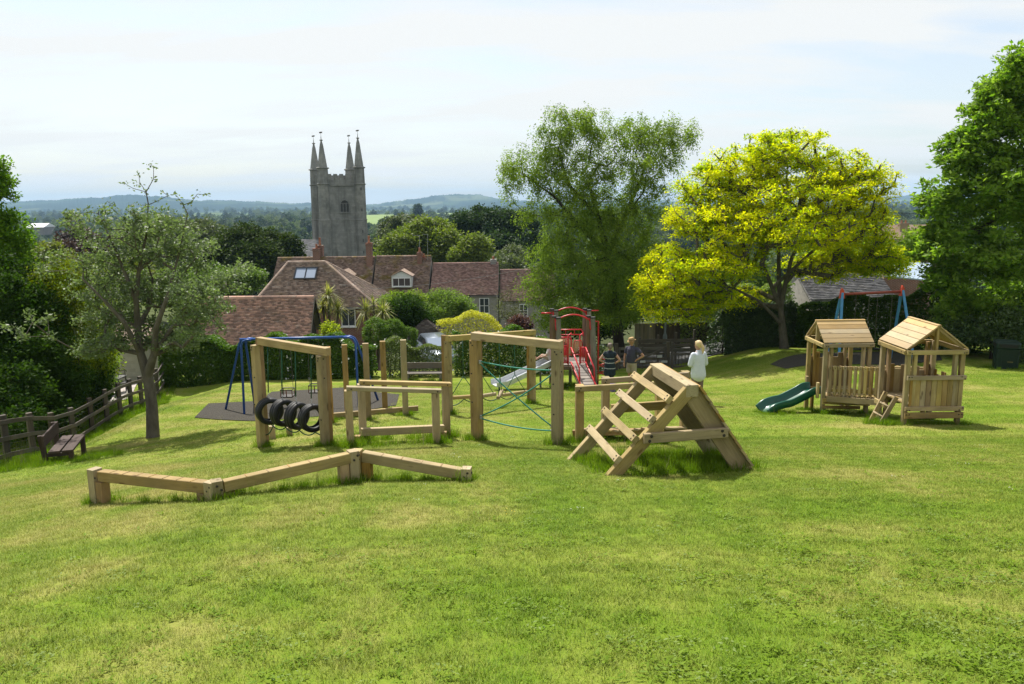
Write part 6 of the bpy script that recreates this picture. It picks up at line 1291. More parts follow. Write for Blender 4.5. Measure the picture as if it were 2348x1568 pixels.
# -- hedges
HED = leafmat('hedge_leaf', (.032, .072, .007), (.08, .135, .016), .38, .35, .9); FLW = plain('white_blossom', (.75, .75, .70), (.65, .65, .6), 9, .7, 0)
def hedge(name, path, w, label, leaf, dens, L, W_, seed, flowers=0, hfun=None, cat='hedge', zsink=0.0):
    """path: (x, y, height) points; a dense clipped body of leaves with an uneven face"""
    g = np.random.default_rng(seed); e = empty(name, gp(path[0][0], path[0][1]), label, cat); Cs = []; st = []
    for (x0_, y0_, h0), (x1_, y1_, h1) in zip(path, path[1:]):
        Ln = math.hypot(x1_ - x0_, y1_ - y0_); n = int(Ln * dens); f = g.random(n); hh = h0 + (h1 - h0) * f; dx_, dy_ = (x1_ - x0_) / Ln, (y1_ - y0_) / Ln
        x, y = x0_ + (x1_ - x0_) * f, y0_ + (y1_ - y0_) * f; lump = .14 * np.sin(x * 2.3 + seed) + .10 * np.sin(x * 5.1 + 1) + .08 * np.sin(y * 3 + x); lump = lump * np.minimum(1, 1.5 / hh) ** 1.6
        z = g.random(n) ** 1.05; face = g.random(n)
        top_ = face < .34; side = np.where(g.random(n) < .78, -1.0, 1.0)
        ww = w / 2 * (1 + lump * .8) * (1 - .25 * z ** 3); of = np.where(top_, (g.random(n) * 2 - 1) * ww, side * ww * (.72 + .32 * g.random(n))); zz = np.where(top_, hh * (.95 + lump * .9 + .08 * g.random(n)), hh * z * (1 + lump * .6))
        gx, gy = x - dy_ * of, y + dx_ * of; gr = np.array([gz(a, b_) for a, b_ in zip(gx[::1], gy[::1])]); Cs.append(np.stack([gx, gy, gr + zz - zsink], 1))
        for k in range(max(2, int(Ln * 1.4))): q = (k + .5) / max(2, int(Ln * 1.4)); st.append((x0_ + (x1_ - x0_) * q, y0_ + (y1_ - y0_) * q, h0 + (h1 - h0) * q))
    C = np.concatenate(Cs); link('foliage', quads_mesh('foliage', leaf_quads(C, L, W_, g, .2)), leaf, e)
    mb = MB()
    for x, y, h in st:
        z = gz(x, y); [mb.tube([(x, y, z - .1), (x + random.uniform(-.15, .15), y + random.uniform(-.1, .1), z + h * .5), (x + random.uniform(-.3, .3), y + random.uniform(-.2, .2), z + h * .92)], [.03, .02, .008], 5) for _ in range(2)]
    mb.build('stems', BARKD, e)
    if flowers:
        k = g.choice(len(C), flowers, replace=False); F_ = C[k]; cl_ = np.repeat(F_, 5, 0) + g.normal(0, .05, (flowers * 5, 3)); cl_[:, 1] -= .05; link('blossom', quads_mesh('blossom', leaf_quads(cl_, .075, .07, g, .1)), FLW, e)
    return e
def hp(u, Y, h): p = GD(u, Y); return (p.x, p.y, h)
hedge('hedge', [hp(372, 31.8, 1.75), hp(470, 32.3, 1.7), hp(600, 32.6, 1.65), hp(720, 32.9, 1.7), hp(860, 32.9, 1.45)], 1.5, 'long dark green hedge with white blossom below the barn roof', HED, 7500, .105, .065, 201, 130)
hedge('hedge', [hp(880, 33.0, 1.5), hp(935, 33.2, 1.35), hp(1035, 33.4, 1.2)], 1.3, 'ragged hedge of mixed shrubs behind the grey bench', leafmat('mixed_hedge_leaf', (.05, .075, .02), (.10, .125, .04), .38, .4, .8), 4600, .08, .04, 202, 20)
hedge('hedge', [hp(1040, 33.4, 1.7), hp(1120, 33.6, 1.8), hp(1200, 33.8, 1.75), hp(1265, 34.0, 1.45)], 1.4, 'dark rose hedge with white flowers left of the red tower', HED, 6500, .085, .05, 203, 110)
hedge('hedge', [hp(1385, 34.0, 1.2), hp(1330, 34.0, 1.3)], 1.2, 'low flowering bush behind the red climbing tower', leafmat('pale_bush_leaf', (.075, .12, .03), (.13, .17, .06), .4, .4, .8), 4800, .075, .045, 204, 60)
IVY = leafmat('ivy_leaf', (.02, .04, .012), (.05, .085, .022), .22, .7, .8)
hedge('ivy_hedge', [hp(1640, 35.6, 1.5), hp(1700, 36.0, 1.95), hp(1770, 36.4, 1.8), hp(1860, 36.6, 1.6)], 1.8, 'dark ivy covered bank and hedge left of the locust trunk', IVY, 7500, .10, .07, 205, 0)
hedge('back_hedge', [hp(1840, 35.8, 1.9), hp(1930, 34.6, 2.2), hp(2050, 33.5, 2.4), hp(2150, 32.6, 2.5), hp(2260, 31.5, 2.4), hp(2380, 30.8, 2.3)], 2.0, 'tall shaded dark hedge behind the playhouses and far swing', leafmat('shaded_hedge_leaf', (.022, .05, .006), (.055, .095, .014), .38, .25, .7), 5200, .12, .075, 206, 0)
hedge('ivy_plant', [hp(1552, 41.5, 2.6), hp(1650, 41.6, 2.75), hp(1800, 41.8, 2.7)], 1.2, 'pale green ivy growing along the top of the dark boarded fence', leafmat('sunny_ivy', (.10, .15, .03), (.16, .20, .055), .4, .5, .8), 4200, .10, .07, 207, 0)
lb = [lobe(2240, 760, 29.2, 60, 32), lobe(2180, 775, 29.6, 50, 28), lobe(2320, 745, 28.8, 60, 50), lobe(2370, 790, 27.8, 45, 60)]
bush('border_shrub', lb, 'glossy green shrubs at the foot of the large right tree', leafmat('glossy_leaf', (.035, .07, .015), (.09, .13, .04), .35, .9, .7, .3), 260, .11, .06, 208, cr=.32)
# -- trees and shrubs behind lane and locust
MID = leafmat('mid_green_leaf', (.045, .08, .014), (.09, .14, .028), .4, .35, .4); FRESH = leafmat('fresh_green_leaf', (.085, .135, .015), (.15, .20, .03), .45, .3, .4)
bush('lane_tree', [lobe(1640, 660, 46, 60, 50), lobe(1700, 650, 47, 60, 60), lobe(1760, 680, 47, 50, 45), lobe(1600, 690, 45, 45, 35), lobe(1680, 705, 44, 70, 30)], 'green tree behind the boarded fence under the yellow crown', MID, 420, .17, .09, 209, cat='tree', cr=.55, nl=60)
bush('lane_tree', [lobe(2000, 590, 60, 60, 40), lobe(1900, 585, 62, 70, 40), lobe(2095, 555, 64, 30, 25)], 'tree beyond the slate roof between yellow and right trees', FRESH, 260, .24, .13, 210, cat='tree', cr=.75, nl=60)
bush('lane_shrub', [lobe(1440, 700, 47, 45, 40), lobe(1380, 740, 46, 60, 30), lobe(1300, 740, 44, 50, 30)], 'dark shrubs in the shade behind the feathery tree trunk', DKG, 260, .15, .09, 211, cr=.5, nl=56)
# -- garden: box balls, shrubs, golden hedge
BOX = leafmat('box_leaf', (.04, .085, .008), (.085, .14, .014), .35, .35, 1.2); GOLDH = leafmat('golden_privet', (.21, .22, .02), (.40, .36, .05), .45, .4, 1.5)
bush('box_ball', [lobe(862, 763, 39, 30, 34)], 'clipped round box bush left of the palm like plants', BOX, 190, .06, .04, 220, cr=.16, nl=60, shell=.85)
bush('box_ball', [lobe(903, 768, 39.5, 27, 36)], 'clipped oval box bush in front of the brick wall', BOX, 190, .06, .04, 221, cr=.16, nl=60, shell=.85)
bush('box_ball', [lobe(938, 775, 40, 18, 26)], 'small clipped box bush beside the garden hut', BOX, 90, .06, .04, 222, cr=.16, nl=60, shell=.85)
bush('dark_shrub', [lobe(935, 712, 45, 45, 34), lobe(960, 735, 45, 35, 26), lobe(915, 735, 44.5, 30, 30)], 'glossy dark shrub below the dormer window', DKG, 230, .13, .075, 223, cr=.4)
bush('light_shrub', [lobe(905, 694, 49, 30, 20), lobe(948, 688, 49, 24, 18), lobe(880, 704, 48, 22, 17)], 'pale lime green shrub in front of the mossy terrace', FRESH, 210, .13, .07, 224, cr=.4)
bush('light_shrub', [lobe(1020, 692, 52, 45, 26), lobe(1060, 705, 52, 28, 22), lobe(1000, 720, 51, 40, 24)], 'fresh green small tree before the plum roofed cottage', leafmat('spring_leaf', (.07, .12, .018), (.125, .18, .035), .45, .3, .5), 280, .12, .06, 225, cr=.42, cat='small tree')
hedge('golden_hedge', [hp(1010, 42.5, 3.5), hp(1060, 42.8, 3.75), hp(1110, 43, 3.7), hp(1160, 43.2, 3.0)], 2.4, 'rounded golden yellow hedge left of the red tower', GOLDH, 5200, .085, .045, 226)
bush('twiggy_shrub', [lobe(1165, 700, 47, 32, 40), lobe(1185, 730, 46, 26, 26)], 'half bare twiggy shrub in front of the stone cottage', leafmat('dull_leaf', (.05, .06, .03), (.085, .09, .05), .3, .3, 1), 110, .09, .045, 227, cr=.35, nl=26, r_tip=.011)
bush('purple_shrub', [lobe(1192, 748, 42, 26, 22)], 'small purple brown shrub left of the red tower', leafmat('purple_leaf', (.05, .02, .022), (.085, .035, .035), .3, .4, 1), 110, .10, .05, 228, cr=.3)
bush('lime_shrub', [lobe(757, 765, 38.8, 18, 26), lobe(744, 780, 38.6, 14, 18)], 'lime yellow shrub at the barn gable', leafmat('lime_bush', (.15, .20, .012), (.26, .29, .02), .5, .3, 1), 70, .09, .05, 229, cr=.25)
# cordylines: bare stems with heads of sword leaves
CORD = leafmat('cordyline_leaf', (.10, .125, .03), (.25, .23, .085), .35, .5, 1.5); CORB = plain('cordyline_stem', (.14, .11, .07), (.09, .07, .045), 8, .9, .5)
def cordyline(u, vtop, vbase, Y, heads, label, seed):
    g = random.Random(seed); c = at(u, vbase, Y); b = V3(c.x, Y, gz(c.x, Y)); e = empty('cordyline', b, label, 'cordyline', 'cordyline plants by the cottage')
    for hu, hv, Ln, n in heads:
        h = at(hu, hv, Y + g.uniform(-.3, .3)); mb = MB(); mb.tube([b - V3(0, 0, .1), b.lerp(h, .5) + V3(.05, 0, .1), h], [.10, .08, .06], 8); st_ = mb.build('stem', CORB, e, True); Q = []
        for k in range(n):
            a = g.uniform(0, 6.28); el = g.uniform(-.9, 1.4); d_ = V3(math.cos(a) * math.cos(el), math.sin(a) * math.cos(el), math.sin(el)); l = Ln * g.uniform(.75, 1.15); s_ = V3(-math.sin(a), math.cos(a), 0) * .028; p1 = h + d_ * l * .5; p2 = h + d_ * l + V3(0, 0, -.35 * l * max(0, math.cos(el)))
            Q.append([h - s_ * .5, h + s_ * .5, p1 + s_, p1 - s_]); Q.append([p1 - s_, p1 + s_, p2 + s_ * .15, p2 - s_ * .15])
        link('leaves', quads_mesh('leaves', np.array([[list(q) for q in f] for f in Q])), CORD, e)
cordyline(752, 650, 770, 41, [(752, 680, .85, 120), (740, 705, .75, 80), (775, 710, .75, 90)], 'tall cordyline with three spiky heads left of the cottage window', 1)
cordyline(852, 690, 770, 42, [(838, 715, .95, 110), (878, 718, .95, 110), (856, 700, .7, 50)], 'broad yellow striped cordyline right of the cottage window', 2)
# -- middle distance trees, one by one
YEW = leafmat('yew_leaf', (.014, .026, .006), (.035, .052, .012), .25, .05, .25); DSY = leafmat('dark_crown_leaf', (.013, .028, .010), (.034, .058, .018), .28, .08, .2); GRY = leafmat('grey_crown_leaf', (.05, .07, .028), (.085, .105, .045), .3, .3, .15); SYC = leafmat('sycamore_leaf', (.055, .085, .012), (.125, .155, .022), .4, .3, .2); COP = leafmat('copper_leaf', (.03, .016, .016), (.055, .03, .028), .25, .4, .2)
def far_tree(lobes, label, leaf, n, L, seed, nl=70, cr=1.0, name='broad_tree', group='trees round the village'): return bush(name, lobes, label, leaf, n, L, L * .62, seed, 'tree', cr, nl, group=group, r_tip=.02, flat=.75, up=.4, shell=.7)
far_tree([lobe(560, 560, 80, 55, 38), lobe(620, 570, 80, 60, 35), lobe(520, 590, 78, 45, 40), lobe(660, 590, 80, 30, 22), lobe(590, 600, 77, 70, 40)], 'broad dark yew like tree left of the church tower', YEW, 480, .30, 301, name='yew_tree')
far_tree([lobe(985, 535, 98, 55, 32), lobe(930, 560, 96, 50, 28), lobe(1020, 570, 96, 45, 40), lobe(900, 585, 95, 35, 18)], 'sunlit green crown right of the tall brick chimney', SYC, 420, .34, 302)
far_tree([lobe(1090, 570, 92, 32, 28), lobe(1070, 590, 92, 36, 20)], 'small bright green crown above the plum roofed cottage', SYC, 170, .30, 303)
far_tree([lobe(1110, 520, 118, 70, 45), lobe(1180, 540, 116, 60, 55), lobe(1150, 580, 112, 70, 45), lobe(1060, 520, 120, 40, 30)], 'very dark round tree behind the sunlit crown', DSY, 480, .38, 304)
far_tree([lobe(905, 530, 140, 35, 30), lobe(880, 560, 136, 25, 30), lobe(935, 515, 142, 25, 20)], 'grey green tree just right of the church tower', GRY, 230, .40, 305)
far_tree([lobe(1150, 610, 100, 50, 20), lobe(1175, 590, 104, 30, 22)], 'light green low trees behind the plum roofs', GRY, 160, .34, 306)
far_tree([lobe(400, 545, 115, 65, 42), lobe(330, 550, 118, 60, 40), lobe(460, 545, 120, 55, 40), lobe(380, 590, 110, 90, 40)], 'grey green rounded trees seen through the small tree', GRY, 520, .40, 307)
far_tree([lobe(180, 560, 105, 40, 35), lobe(150, 590, 100, 40, 30), lobe(215, 590, 105, 35, 30)], 'dark copper brown tree behind the small tree', COP, 240, .36, 308)
far_tree([lobe(480, 650, 56, 60, 40), lobe(560, 640, 58, 40, 25), lobe(420, 660, 54, 60, 40)], 'leafy green tree behind the left end of the barn', MID, 330, .20, 309, cr=.65)
far_tree([lobe(120, 600, 70, 50, 40), lobe(200, 640, 62, 60, 40), lobe(300, 640, 60, 60, 40)], 'olive green tree beyond the left edge shrubs', leafmat('olive_leaf', (.06, .08, .012), (.12, .135, .02), .4, .3, .3), 330, .24, 310, cr=.7)
far_tree([lobe(958, 484, 760, 9, 15)], 'lone upright dark tree on the skyline of the plain', DSY, 60, 1.6, 311, cr=2.5, nl=60)
# ================================================================== people
SKIN = plain('skin', (.42, .24, .17), (.36, .20, .14), 30, .55, .05); SKINT = plain('tanned_skin', (.36, .19, .12), (.30, .155, .10), 30, .55, .05)
def capsule(mb, pts, rad, n=12):
    """closed limb: rings along pts with rounded ends; rad entries r or (rx, ry)"""
    P = [Vector(p) for p in pts]; Rr = [(r, r) if not hasattr(r, '__len__') else r for r in rad]
    a = (P[0] - P[1]).normalized(); b = (P[-1] - P[-2]).normalized()
    P = [P[0] + a * min(Rr[0]) * .8, P[0] + a * min(Rr[0]) * .45] + P + [P[-1] + b * min(Rr[-1]) * .45, P[-1] + b * min(Rr[-1]) * .8]
    Rr = [tuple(x * .35 for x in Rr[0]), tuple(x * .8 for x in Rr[0])] + Rr + [tuple(x * .8 for x in Rr[-1]), tuple(x * .35 for x in Rr[-1])]
    vs, fs = [], []; m = len(P); X = Vector((1, 0, 0))
    for i, p in enumerate(P):
        T = (P[min(i + 1, m - 1)] - P[max(i - 1, 0)]).normalized(); N = X - T * X.dot(T)
        if N.length < .2: N = Vector((0, 1, 0)) - T * T.y
        N.normalize(); B_ = T.cross(N); ra, rb = Rr[i]
        for k in range(n): an = 6.2832 * k / n; vs.append(p + N * (math.cos(an) * ra) + B_ * (math.sin(an) * rb))
    for i in range(m - 1): fs += [(i * n + k, i * n + (k + 1) % n, (i + 1) * n + (k + 1) % n, (i + 1) * n + k) for k in range(n)]
    fs += [tuple(range(n - 1, -1, -1)), tuple((m - 1) * n + k for k in range(n))]; mb.add(vs, fs)
def fuse(mb, name, mat, parent, M, voxel=.0105, smooth=2):
    """weld the overlapping pieces into one continuous skin"""
    me = mb.mesh(name); o = bpy.data.objects.new(name, me); COL.objects.link(o)
    r = o.modifiers.new('r', 'REMESH'); r.mode = 'VOXEL'; r.voxel_size = voxel
    s = o.modifiers.new('s', 'SMOOTH'); s.factor = .5; s.iterations = smooth
    dg = bpy.context.evaluated_depsgraph_get(); dg.update(); me2 = bpy.data.meshes.new_from_object(o.evaluated_get(dg)); me2.shade_smooth()
    bpy.data.objects.remove(o); return link(name, me2, mat, parent, M)
def V(*a): return Vector(a)
def hand(mb, w, d, pn, k=1.0, curl=.5):
    """palm and five fingers from wrist w along d; pn: palm normal"""
    d = d.normalized(); pn = (pn - d * pn.dot(d)).normalized(); s = d.cross(pn)
    capsule(mb, [w, w + d * .045 * k, w + d * .085 * k], [(.024 * k, .017 * k), (.034 * k, .016 * k), (.036 * k, .014 * k)], 10)
    for i, ln in enumerate((.062, .072, .068, .054)):
        b = w + d * .085 * k + s * (.027 - .018 * i) * k; f1 = (d + pn * curl * .5).normalized(); f2 = (d + pn * curl * 1.6).normalized(); p1 = b + f1 * ln * .55 * k; capsule(mb, [b - d * .01, p1, p1 + f2 * ln * .5 * k], [.0095 * k, .009 * k, .0075 * k], 7)
    b = w + d * .025 * k + s * .028 * k; t1 = (d * .6 + s * .8 + pn * .25).normalized(); p1 = b + t1 * .035 * k; capsule(mb, [b, p1, p1 + (d + s * .25 + pn * .3).normalized() * .034 * k], [.012 * k, .0105 * k, .0085 * k], 7)
def head(mb, c, yaw, k=1.0, tilt=0.0):
    """head with jaw, nose, brow, ears; c = centre; local +Y faces forward before yaw"""
    Rz = Matrix.Rotation(yaw, 3, 'Z') @ Matrix.Rotation(tilt, 3, 'X')
    def q(x, y, z): return c + Rz @ V(x * k, y * k, z * k)
    capsule(mb, [q(0, -.01, .055), q(0, -.012, .02), q(0, 0, -.03)], [(.072 * k, .088 * k), (.077 * k, .096 * k), (.066 * k, .082 * k)], 14); capsule(mb, [q(0, .03, -.05), q(0, .042, -.085)], [(.052 * k, .05 * k), (.038 * k, .035 * k)], 10)
    capsule(mb, [q(0, .088, .012), q(0, .105, -.02), q(0, .098, -.03)], [.009 * k, .013 * k, .014 * k], 8); capsule(mb, [q(-.03, .076, .03), q(.03, .076, .03)], [.013 * k, .013 * k], 8); capsule(mb, [q(-.018, .078, -.062), q(.018, .078, -.062)], [.009 * k, .009 * k], 8)
    for sg in (-1, 1): capsule(mb, [q(sg * .078, -.01, .018), q(sg * .082, -.012, -.022)], [(.01 * k, .018 * k), (.008 * k, .012 * k)], 8)
    return q
def face(q, parent, M, skin):
    EYEW = plain('eye', (.05, .035, .03), (.04, .03, .025), 9, .2, 0); LIP = plain('lips', (.34, .13, .11), (.3, .11, .1), 9, .5, 0)
    for sg in (-1, 1): mb = MB(); capsule(mb, [q(sg * .024, .080, .012), q(sg * .036, .076, .012)], [.008, .008], 8); link('eye', mb.mesh('eye', True), EYEW, parent, M)
    mb = MB(); capsule(mb, [q(-.02, .090, -.058), q(.02, .090, -.058)], [.006, .006], 8); link('mouth', mb.mesh('mouth', True), LIP, parent, M)
def straw_hat(q, parent, M, dark=False):
    ST = plain('straw', (.42, .28, .12), (.32, .20, .08), 60, .8, .5); BAND = plain('hat_band', (.10, .065, .04), (.08, .05, .03), 20, .8, 0); mb = MB(); n = 20; rings = [(.150, .058, .0), (.148, .066, .0), (.098, .062, .0), (.094, .10, .0), (.086, .155, .0), (.06, .165, .0), (.02, .158, .0)]; vs = []; fs = []
    for r, z, _ in rings:
        for k in range(n): a = 6.2832 * k / n; vs.append(q(r * math.cos(a) * .92, r * math.sin(a) * 1.06 - .01, z + (.018 * math.cos(2 * a) if r > .12 else 0)))
    for i in range(len(rings) - 1): fs += [(i * n + k, i * n + (k + 1) % n, (i + 1) * n + (k + 1) % n, (i + 1) * n + k) for k in range(n)]
    fs.append(tuple((len(rings) - 1) * n + k for k in range(n))); fs.append(tuple(range(n))); mb.add(vs, fs); h = link('straw_hat', mb.mesh('straw_hat', True), ST, parent, M)
    mb = MB(); mb.tube([q(.099 * math.cos(a) * .92, .099 * math.sin(a) * 1.06 - .01, .078) for a in [6.2832 * k / 18 for k in range(18)]], .012, 6, closed=True); link('hat_band', mb.mesh('hat_band', True), BAND, parent, M)
def stripes(name, base, stripe, zs_, w=.012):
    if name in MATS: return MATS[name]
    m, t, o = newmat(name); ov = objvec(t); s = nn(t, 'ShaderNodeSeparateXYZ'); t.links.new(ov, s.inputs[0]); nzz = noise(t, ov, 18, 4); z = val(t, 'ADD', s.outputs[2], val(t, 'MULTIPLY', val(t, 'SUBTRACT', nzz, .5), .035)); col = mixc(t, ramp(t, noise(t, ov, 8, 3), .3, .7), base, tuple(x * .6 for x in base))
    for zz in zs_: col = mixc(t, ramp(t, val(t, 'ABSOLUTE', val(t, 'SUBTRACT', z, zz)), w * .4, w * 1.3, 1, 0), col, stripe)
    bsdf(t, o, col, .85, noise(t, ov, 40, 3), .3, .01, 0, .2); MATS[name] = m; return m
# local frame of each figure: feet at z=0, facing +Y
def stand(M, e, H_, skin, arms, yaw_head=0.0, tilt=0.0, build=1.0, female=True, bare_legs=True, stance=.09):
    """one continuous body in a standing pose. arms: (elbow, wrist, hand direction, palm normal) for left (-x) and right (+x)"""
    k = H_ / 1.70; b = build; mb = MB(); hipz, shz = .90 * k, 1.40 * k
    sw = (.165 if female else .19) * k; hw = (.155 if female else .145) * k * b
    capsule(mb, [V(0, -.01, .84 * k), V(0, -.015, .94 * k), V(0, -.005, 1.08 * k), V(0, .0, 1.22 * k), V(0, -.01, 1.36 * k), V(0, -.012, 1.42 * k)], [(hw * .95, .115 * k * b), (hw * 1.04, .125 * k * b), (.128 * k * b, .10 * k * b), (.145 * k * b, .112 * k * b), (sw * .93, .10 * k), (sw * .6, .075 * k)], 18)
    capsule(mb, [V(0, -.005, 1.40 * k), V(0, .012, 1.52 * k)], [.056 * k, .050 * k])
    for sg in (-1, 1):
        hx = sg * hw * .52; kn = V(sg * stance * .95, .012, .48 * k); an = V(sg * stance, -.02, .075 * k)
        capsule(mb, [V(hx, -.005, .86 * k), V(hx * 1.02, .0, .70 * k), kn], [.088 * k * b, .078 * k * b, .055 * k]); capsule(mb, [kn, V(sg * stance, -.025, .33 * k), an], [.052 * k, .054 * k, .036 * k]); capsule(mb, [an + V(0, -.035, -.035), an + V(sg * .012, .06, -.042), an + V(sg * .02, .135, -.05)], [(.034 * k, .034), (.042 * k, .028), (.038 * k, .018)], 10)
    for sg, (el, wr, hd, pn) in zip((-1, 1), arms):
        sh = V(sg * sw, -.012, 1.375 * k); capsule(mb, [sh, sh.lerp(el, .5), el], [.052 * k * b, .046 * k * b, .037 * k]); capsule(mb, [el, el.lerp(wr, .35), wr], [.037 * k, .037 * k, .025 * k]); hand(mb, wr, hd, pn, k)
    q = head(mb, V(0, .015, 1.605 * k), yaw_head, k, tilt); o = fuse(mb, 'body', skin, e, M); face(q, e, M, skin); return q, k
def cloth(name, mat, e, M, pieces, voxel=.011, smooth=3):
    mb = MB(); [capsule(mb, p, r, n) for p, r, n in pieces]; return fuse(mb, name, mat, e, M, voxel, smooth)
def shoes(e, M, mat, k, stance=.09):
    for sg in (-1, 1):
        an = V(sg * stance, -.02, .075 * k); mb = MB(); capsule(mb, [an + V(0, -.045, -.03), an + V(sg * .012, .05, -.035), an + V(sg * .02, .14, -.045)], [(.043, .046), (.049, .038), (.045, .026)], 12); link('shoe', mb.mesh('shoe', True), mat, e, M)
def place(P, yaw): return Matrix.Translation(P) @ Matrix.Rotation(yaw, 4, 'Z')
# 1. woman in the dark striped dress, back to us, hands on hips
P = GD(1397, 26.4); e = empty('person', P, 'person in dark dress with pale stripes, back turned, hands on hips', 'person'); M = place(P, R(-8)); k = 1.62 / 1.70
arms = [(V(-.36 * k, -.10, 1.14 * k), V(-.185 * k, -.02, 1.01 * k), V(.5, .35, -.75), V(.7, -.2, .2)), (V(.36 * k, -.10, 1.14 * k), V(.185 * k, -.02, 1.01 * k), V(-.5, .35, -.75), V(-.7, -.2, .2))]
q, k = stand(M, e, 1.62, SKIN, arms, R(10), 0, 1.12)
DRESS = stripes('striped_dress', (.018, .028, .042), (.42, .44, .45), (1.135, .985, .80), .011)
cloth('dress', DRESS, e, M, [([V(0, -.01, .62 * k), V(0, -.012, .80 * k), V(0, -.015, .96 * k), V(0, -.005, 1.10 * k), V(0, 0, 1.24 * k), V(0, -.01, 1.36 * k), V(0, -.012, 1.41 * k)], [(.215 * k, .175 * k), (.205 * k, .17 * k), (.192 * k, .155 * k), (.165 * k, .130 * k), (.178 * k, .142 * k), (.172 * k, .122 * k), (.115 * k, .09 * k)], 20)] + [([V(sg * .15 * k, -.012, 1.375 * k), V(sg * .215 * k, -.04, 1.30 * k)], [.070 * k, .064 * k], 12) for sg in (-1, 1)])
HAIRG = plain('greying_hair', (.20, .155, .13), (.12, .085, .075), 50, .6, .6, 0, .3, (1, 1, .3)); mb = MB(); capsule(mb, [q(0, -.03, .06), q(0, -.035, .0), q(0, -.045, -.05)], [(.088, .098), (.090, .095), (.062, .06)], 16); capsule(mb, [q(0, .05, .075), q(0, -.02, .09)], [(.06, .04), (.075, .05)], 12); capsule(mb, [q(0, -.12, -.01), q(0, -.135, -.03)], [.035, .03], 10); fuse(mb, 'hair', HAIRG, e, M, .01)
shoes(e, M, plain('lilac_shoe', (.32, .26, .48), (.26, .2, .4), 9, .6, 0), k)
# bucket-like lilac bag by her feet
LIL = plain('lilac_bag', (.24, .19, .42), (.2, .15, .36), 9, .6, .1); Pb = GD(1402, 25.9); e = empty('lilac_bag', Pb, 'small lilac bag on the grass by the striped dress person', 'bag')
mb = MB(); mb.lathe([(.10, 0), (.13, .03), (.15, .22), (.14, .27), (.12, .26)], Pb, 12); mb.build('bag_body', LIL, e, True); mb = MB(); mb.tube([Pb + V(.12 * math.cos(a), 0, .25 + .16 * math.sin(a)) for a in [i * math.pi / 8 for i in range(9)]], .010, 6); mb.build('handle', LIL, e, True)
# 2. man in navy polo and straw hat, hand on hip
P = GD(1447, 27.6); e = empty('person', P, 'person in navy polo shirt and straw hat with one hand on hip', 'person'); M = place(P, R(138)); k = 1.74 / 1.70
arms = [(V(-.42 * k, -.08, 1.16 * k), V(-.20 * k, .03, 1.0 * k), V(.6, .3, -.6), V(.6, -.4, .1)), (V(.27 * k, .02, 1.10 * k), V(.25 * k, .09, .86 * k), V(.02, .1, -1), V(-1, 0, 0))]
q, k = stand(M, e, 1.74, SKINT, arms, R(-32), R(-14), 1.10, False)
NAVY = plain('navy_polo', (.040, .038, .060), (.028, .027, .044), 20, .85, .3); KHAKI = plain('khaki_shorts', (.30, .25, .19), (.25, .21, .155), 20, .85, .3)
cloth('polo_shirt', NAVY, e, M, [([V(0, -.01, .92 * k), V(0, -.01, 1.04 * k), V(0, .0, 1.20 * k), V(0, -.01, 1.35 * k), V(0, -.012, 1.43 * k)], [(.195 * k, .165 * k), (.188 * k, .16 * k), (.188 * k, .150 * k), (.195 * k, .128 * k), (.11 * k, .09 * k)], 20), ([V(-.18 * k, -.012, 1.375 * k), V(-.31 * k, -.045, 1.26 * k)], [.080 * k, .074 * k], 12), ([V(.18 * k, -.012, 1.375 * k), V(.235 * k, .0, 1.22 * k)], [.080 * k, .072 * k], 12)])
cloth('shorts', KHAKI, e, M, [([V(0, -.01, .82 * k), V(0, -.01, .95 * k)], [(.178 * k, .148 * k), (.172 * k, .15 * k)], 18)] + [([V(sg * .085 * k, -.002, .82 * k), V(sg * .095 * k, .004, .56 * k)], [.106 * k, .098 * k], 14) for sg in (-1, 1)])
straw_hat(q, e, M); mb = MB(); capsule(mb, [q(0, -.05, .04), q(0, -.06, -.03)], [(.082, .06), (.07, .045)], 14); fuse(mb, 'hair', HAIRG, e, M, .01); shoes(e, M, plain('brown_shoe', (.10, .06, .04), (.08, .05, .03), 9, .6, 0), k)
# 3. woman in white blouse with blond ponytail, back to us, arms folded in front
P = GD(1597, 20.0); e = empty('person', P, 'person with blond ponytail in loose white shirt, seen from behind', 'person'); M = place(P, R(22)); k = 1.66 / 1.70
arms = [(V(-.235 * k, .0, 1.10 * k), V(-.10 * k, .20, 1.14 * k), V(.9, .1, .1), V(0, -1, 0)), (V(.235 * k, .0, 1.10 * k), V(.10 * k, .22, 1.10 * k), V(-.9, .1, .15), V(0, -1, 0))]
q, k = stand(M, e, 1.66, SKIN, arms, R(18), R(-6), 1.05)
WHITE = plain('white_shirt', (.62, .66, .74), (.55, .59, .68), 14, .8, .4); TAUPE = plain('taupe_trousers', (.20, .14, .12), (.15, .105, .09), 14, .85, .3)
cloth('shirt', WHITE, e, M, [([V(.01, -.025, .78 * k), V(.005, -.02, .86 * k), V(0, -.018, .98 * k), V(0, -.012, 1.12 * k), V(0, -.005, 1.26 * k), V(0, -.012, 1.37 * k), V(0, -.012, 1.435 * k)], [(.205 * k, .168 * k), (.21 * k, .17 * k), (.195 * k, .158 * k), (.178 * k, .145 * k), (.185 * k, .142 * k), (.175 * k, .115 * k), (.085 * k, .075 * k)], 20)] + [([V(sg * .155 * k, -.012, 1.375 * k), V(sg * .21 * k, -.01, 1.25 * k), V(sg * .245 * k, .0, 1.10 * k)], [.074 * k, .070 * k, .064 * k], 12) for sg in (-1, 1)] + [([V(sg * .245 * k, .0, 1.10 * k), V(sg * .15 * k, .14, 1.12 * k)], [.062 * k, .052 * k], 12) for sg in (-1, 1)])
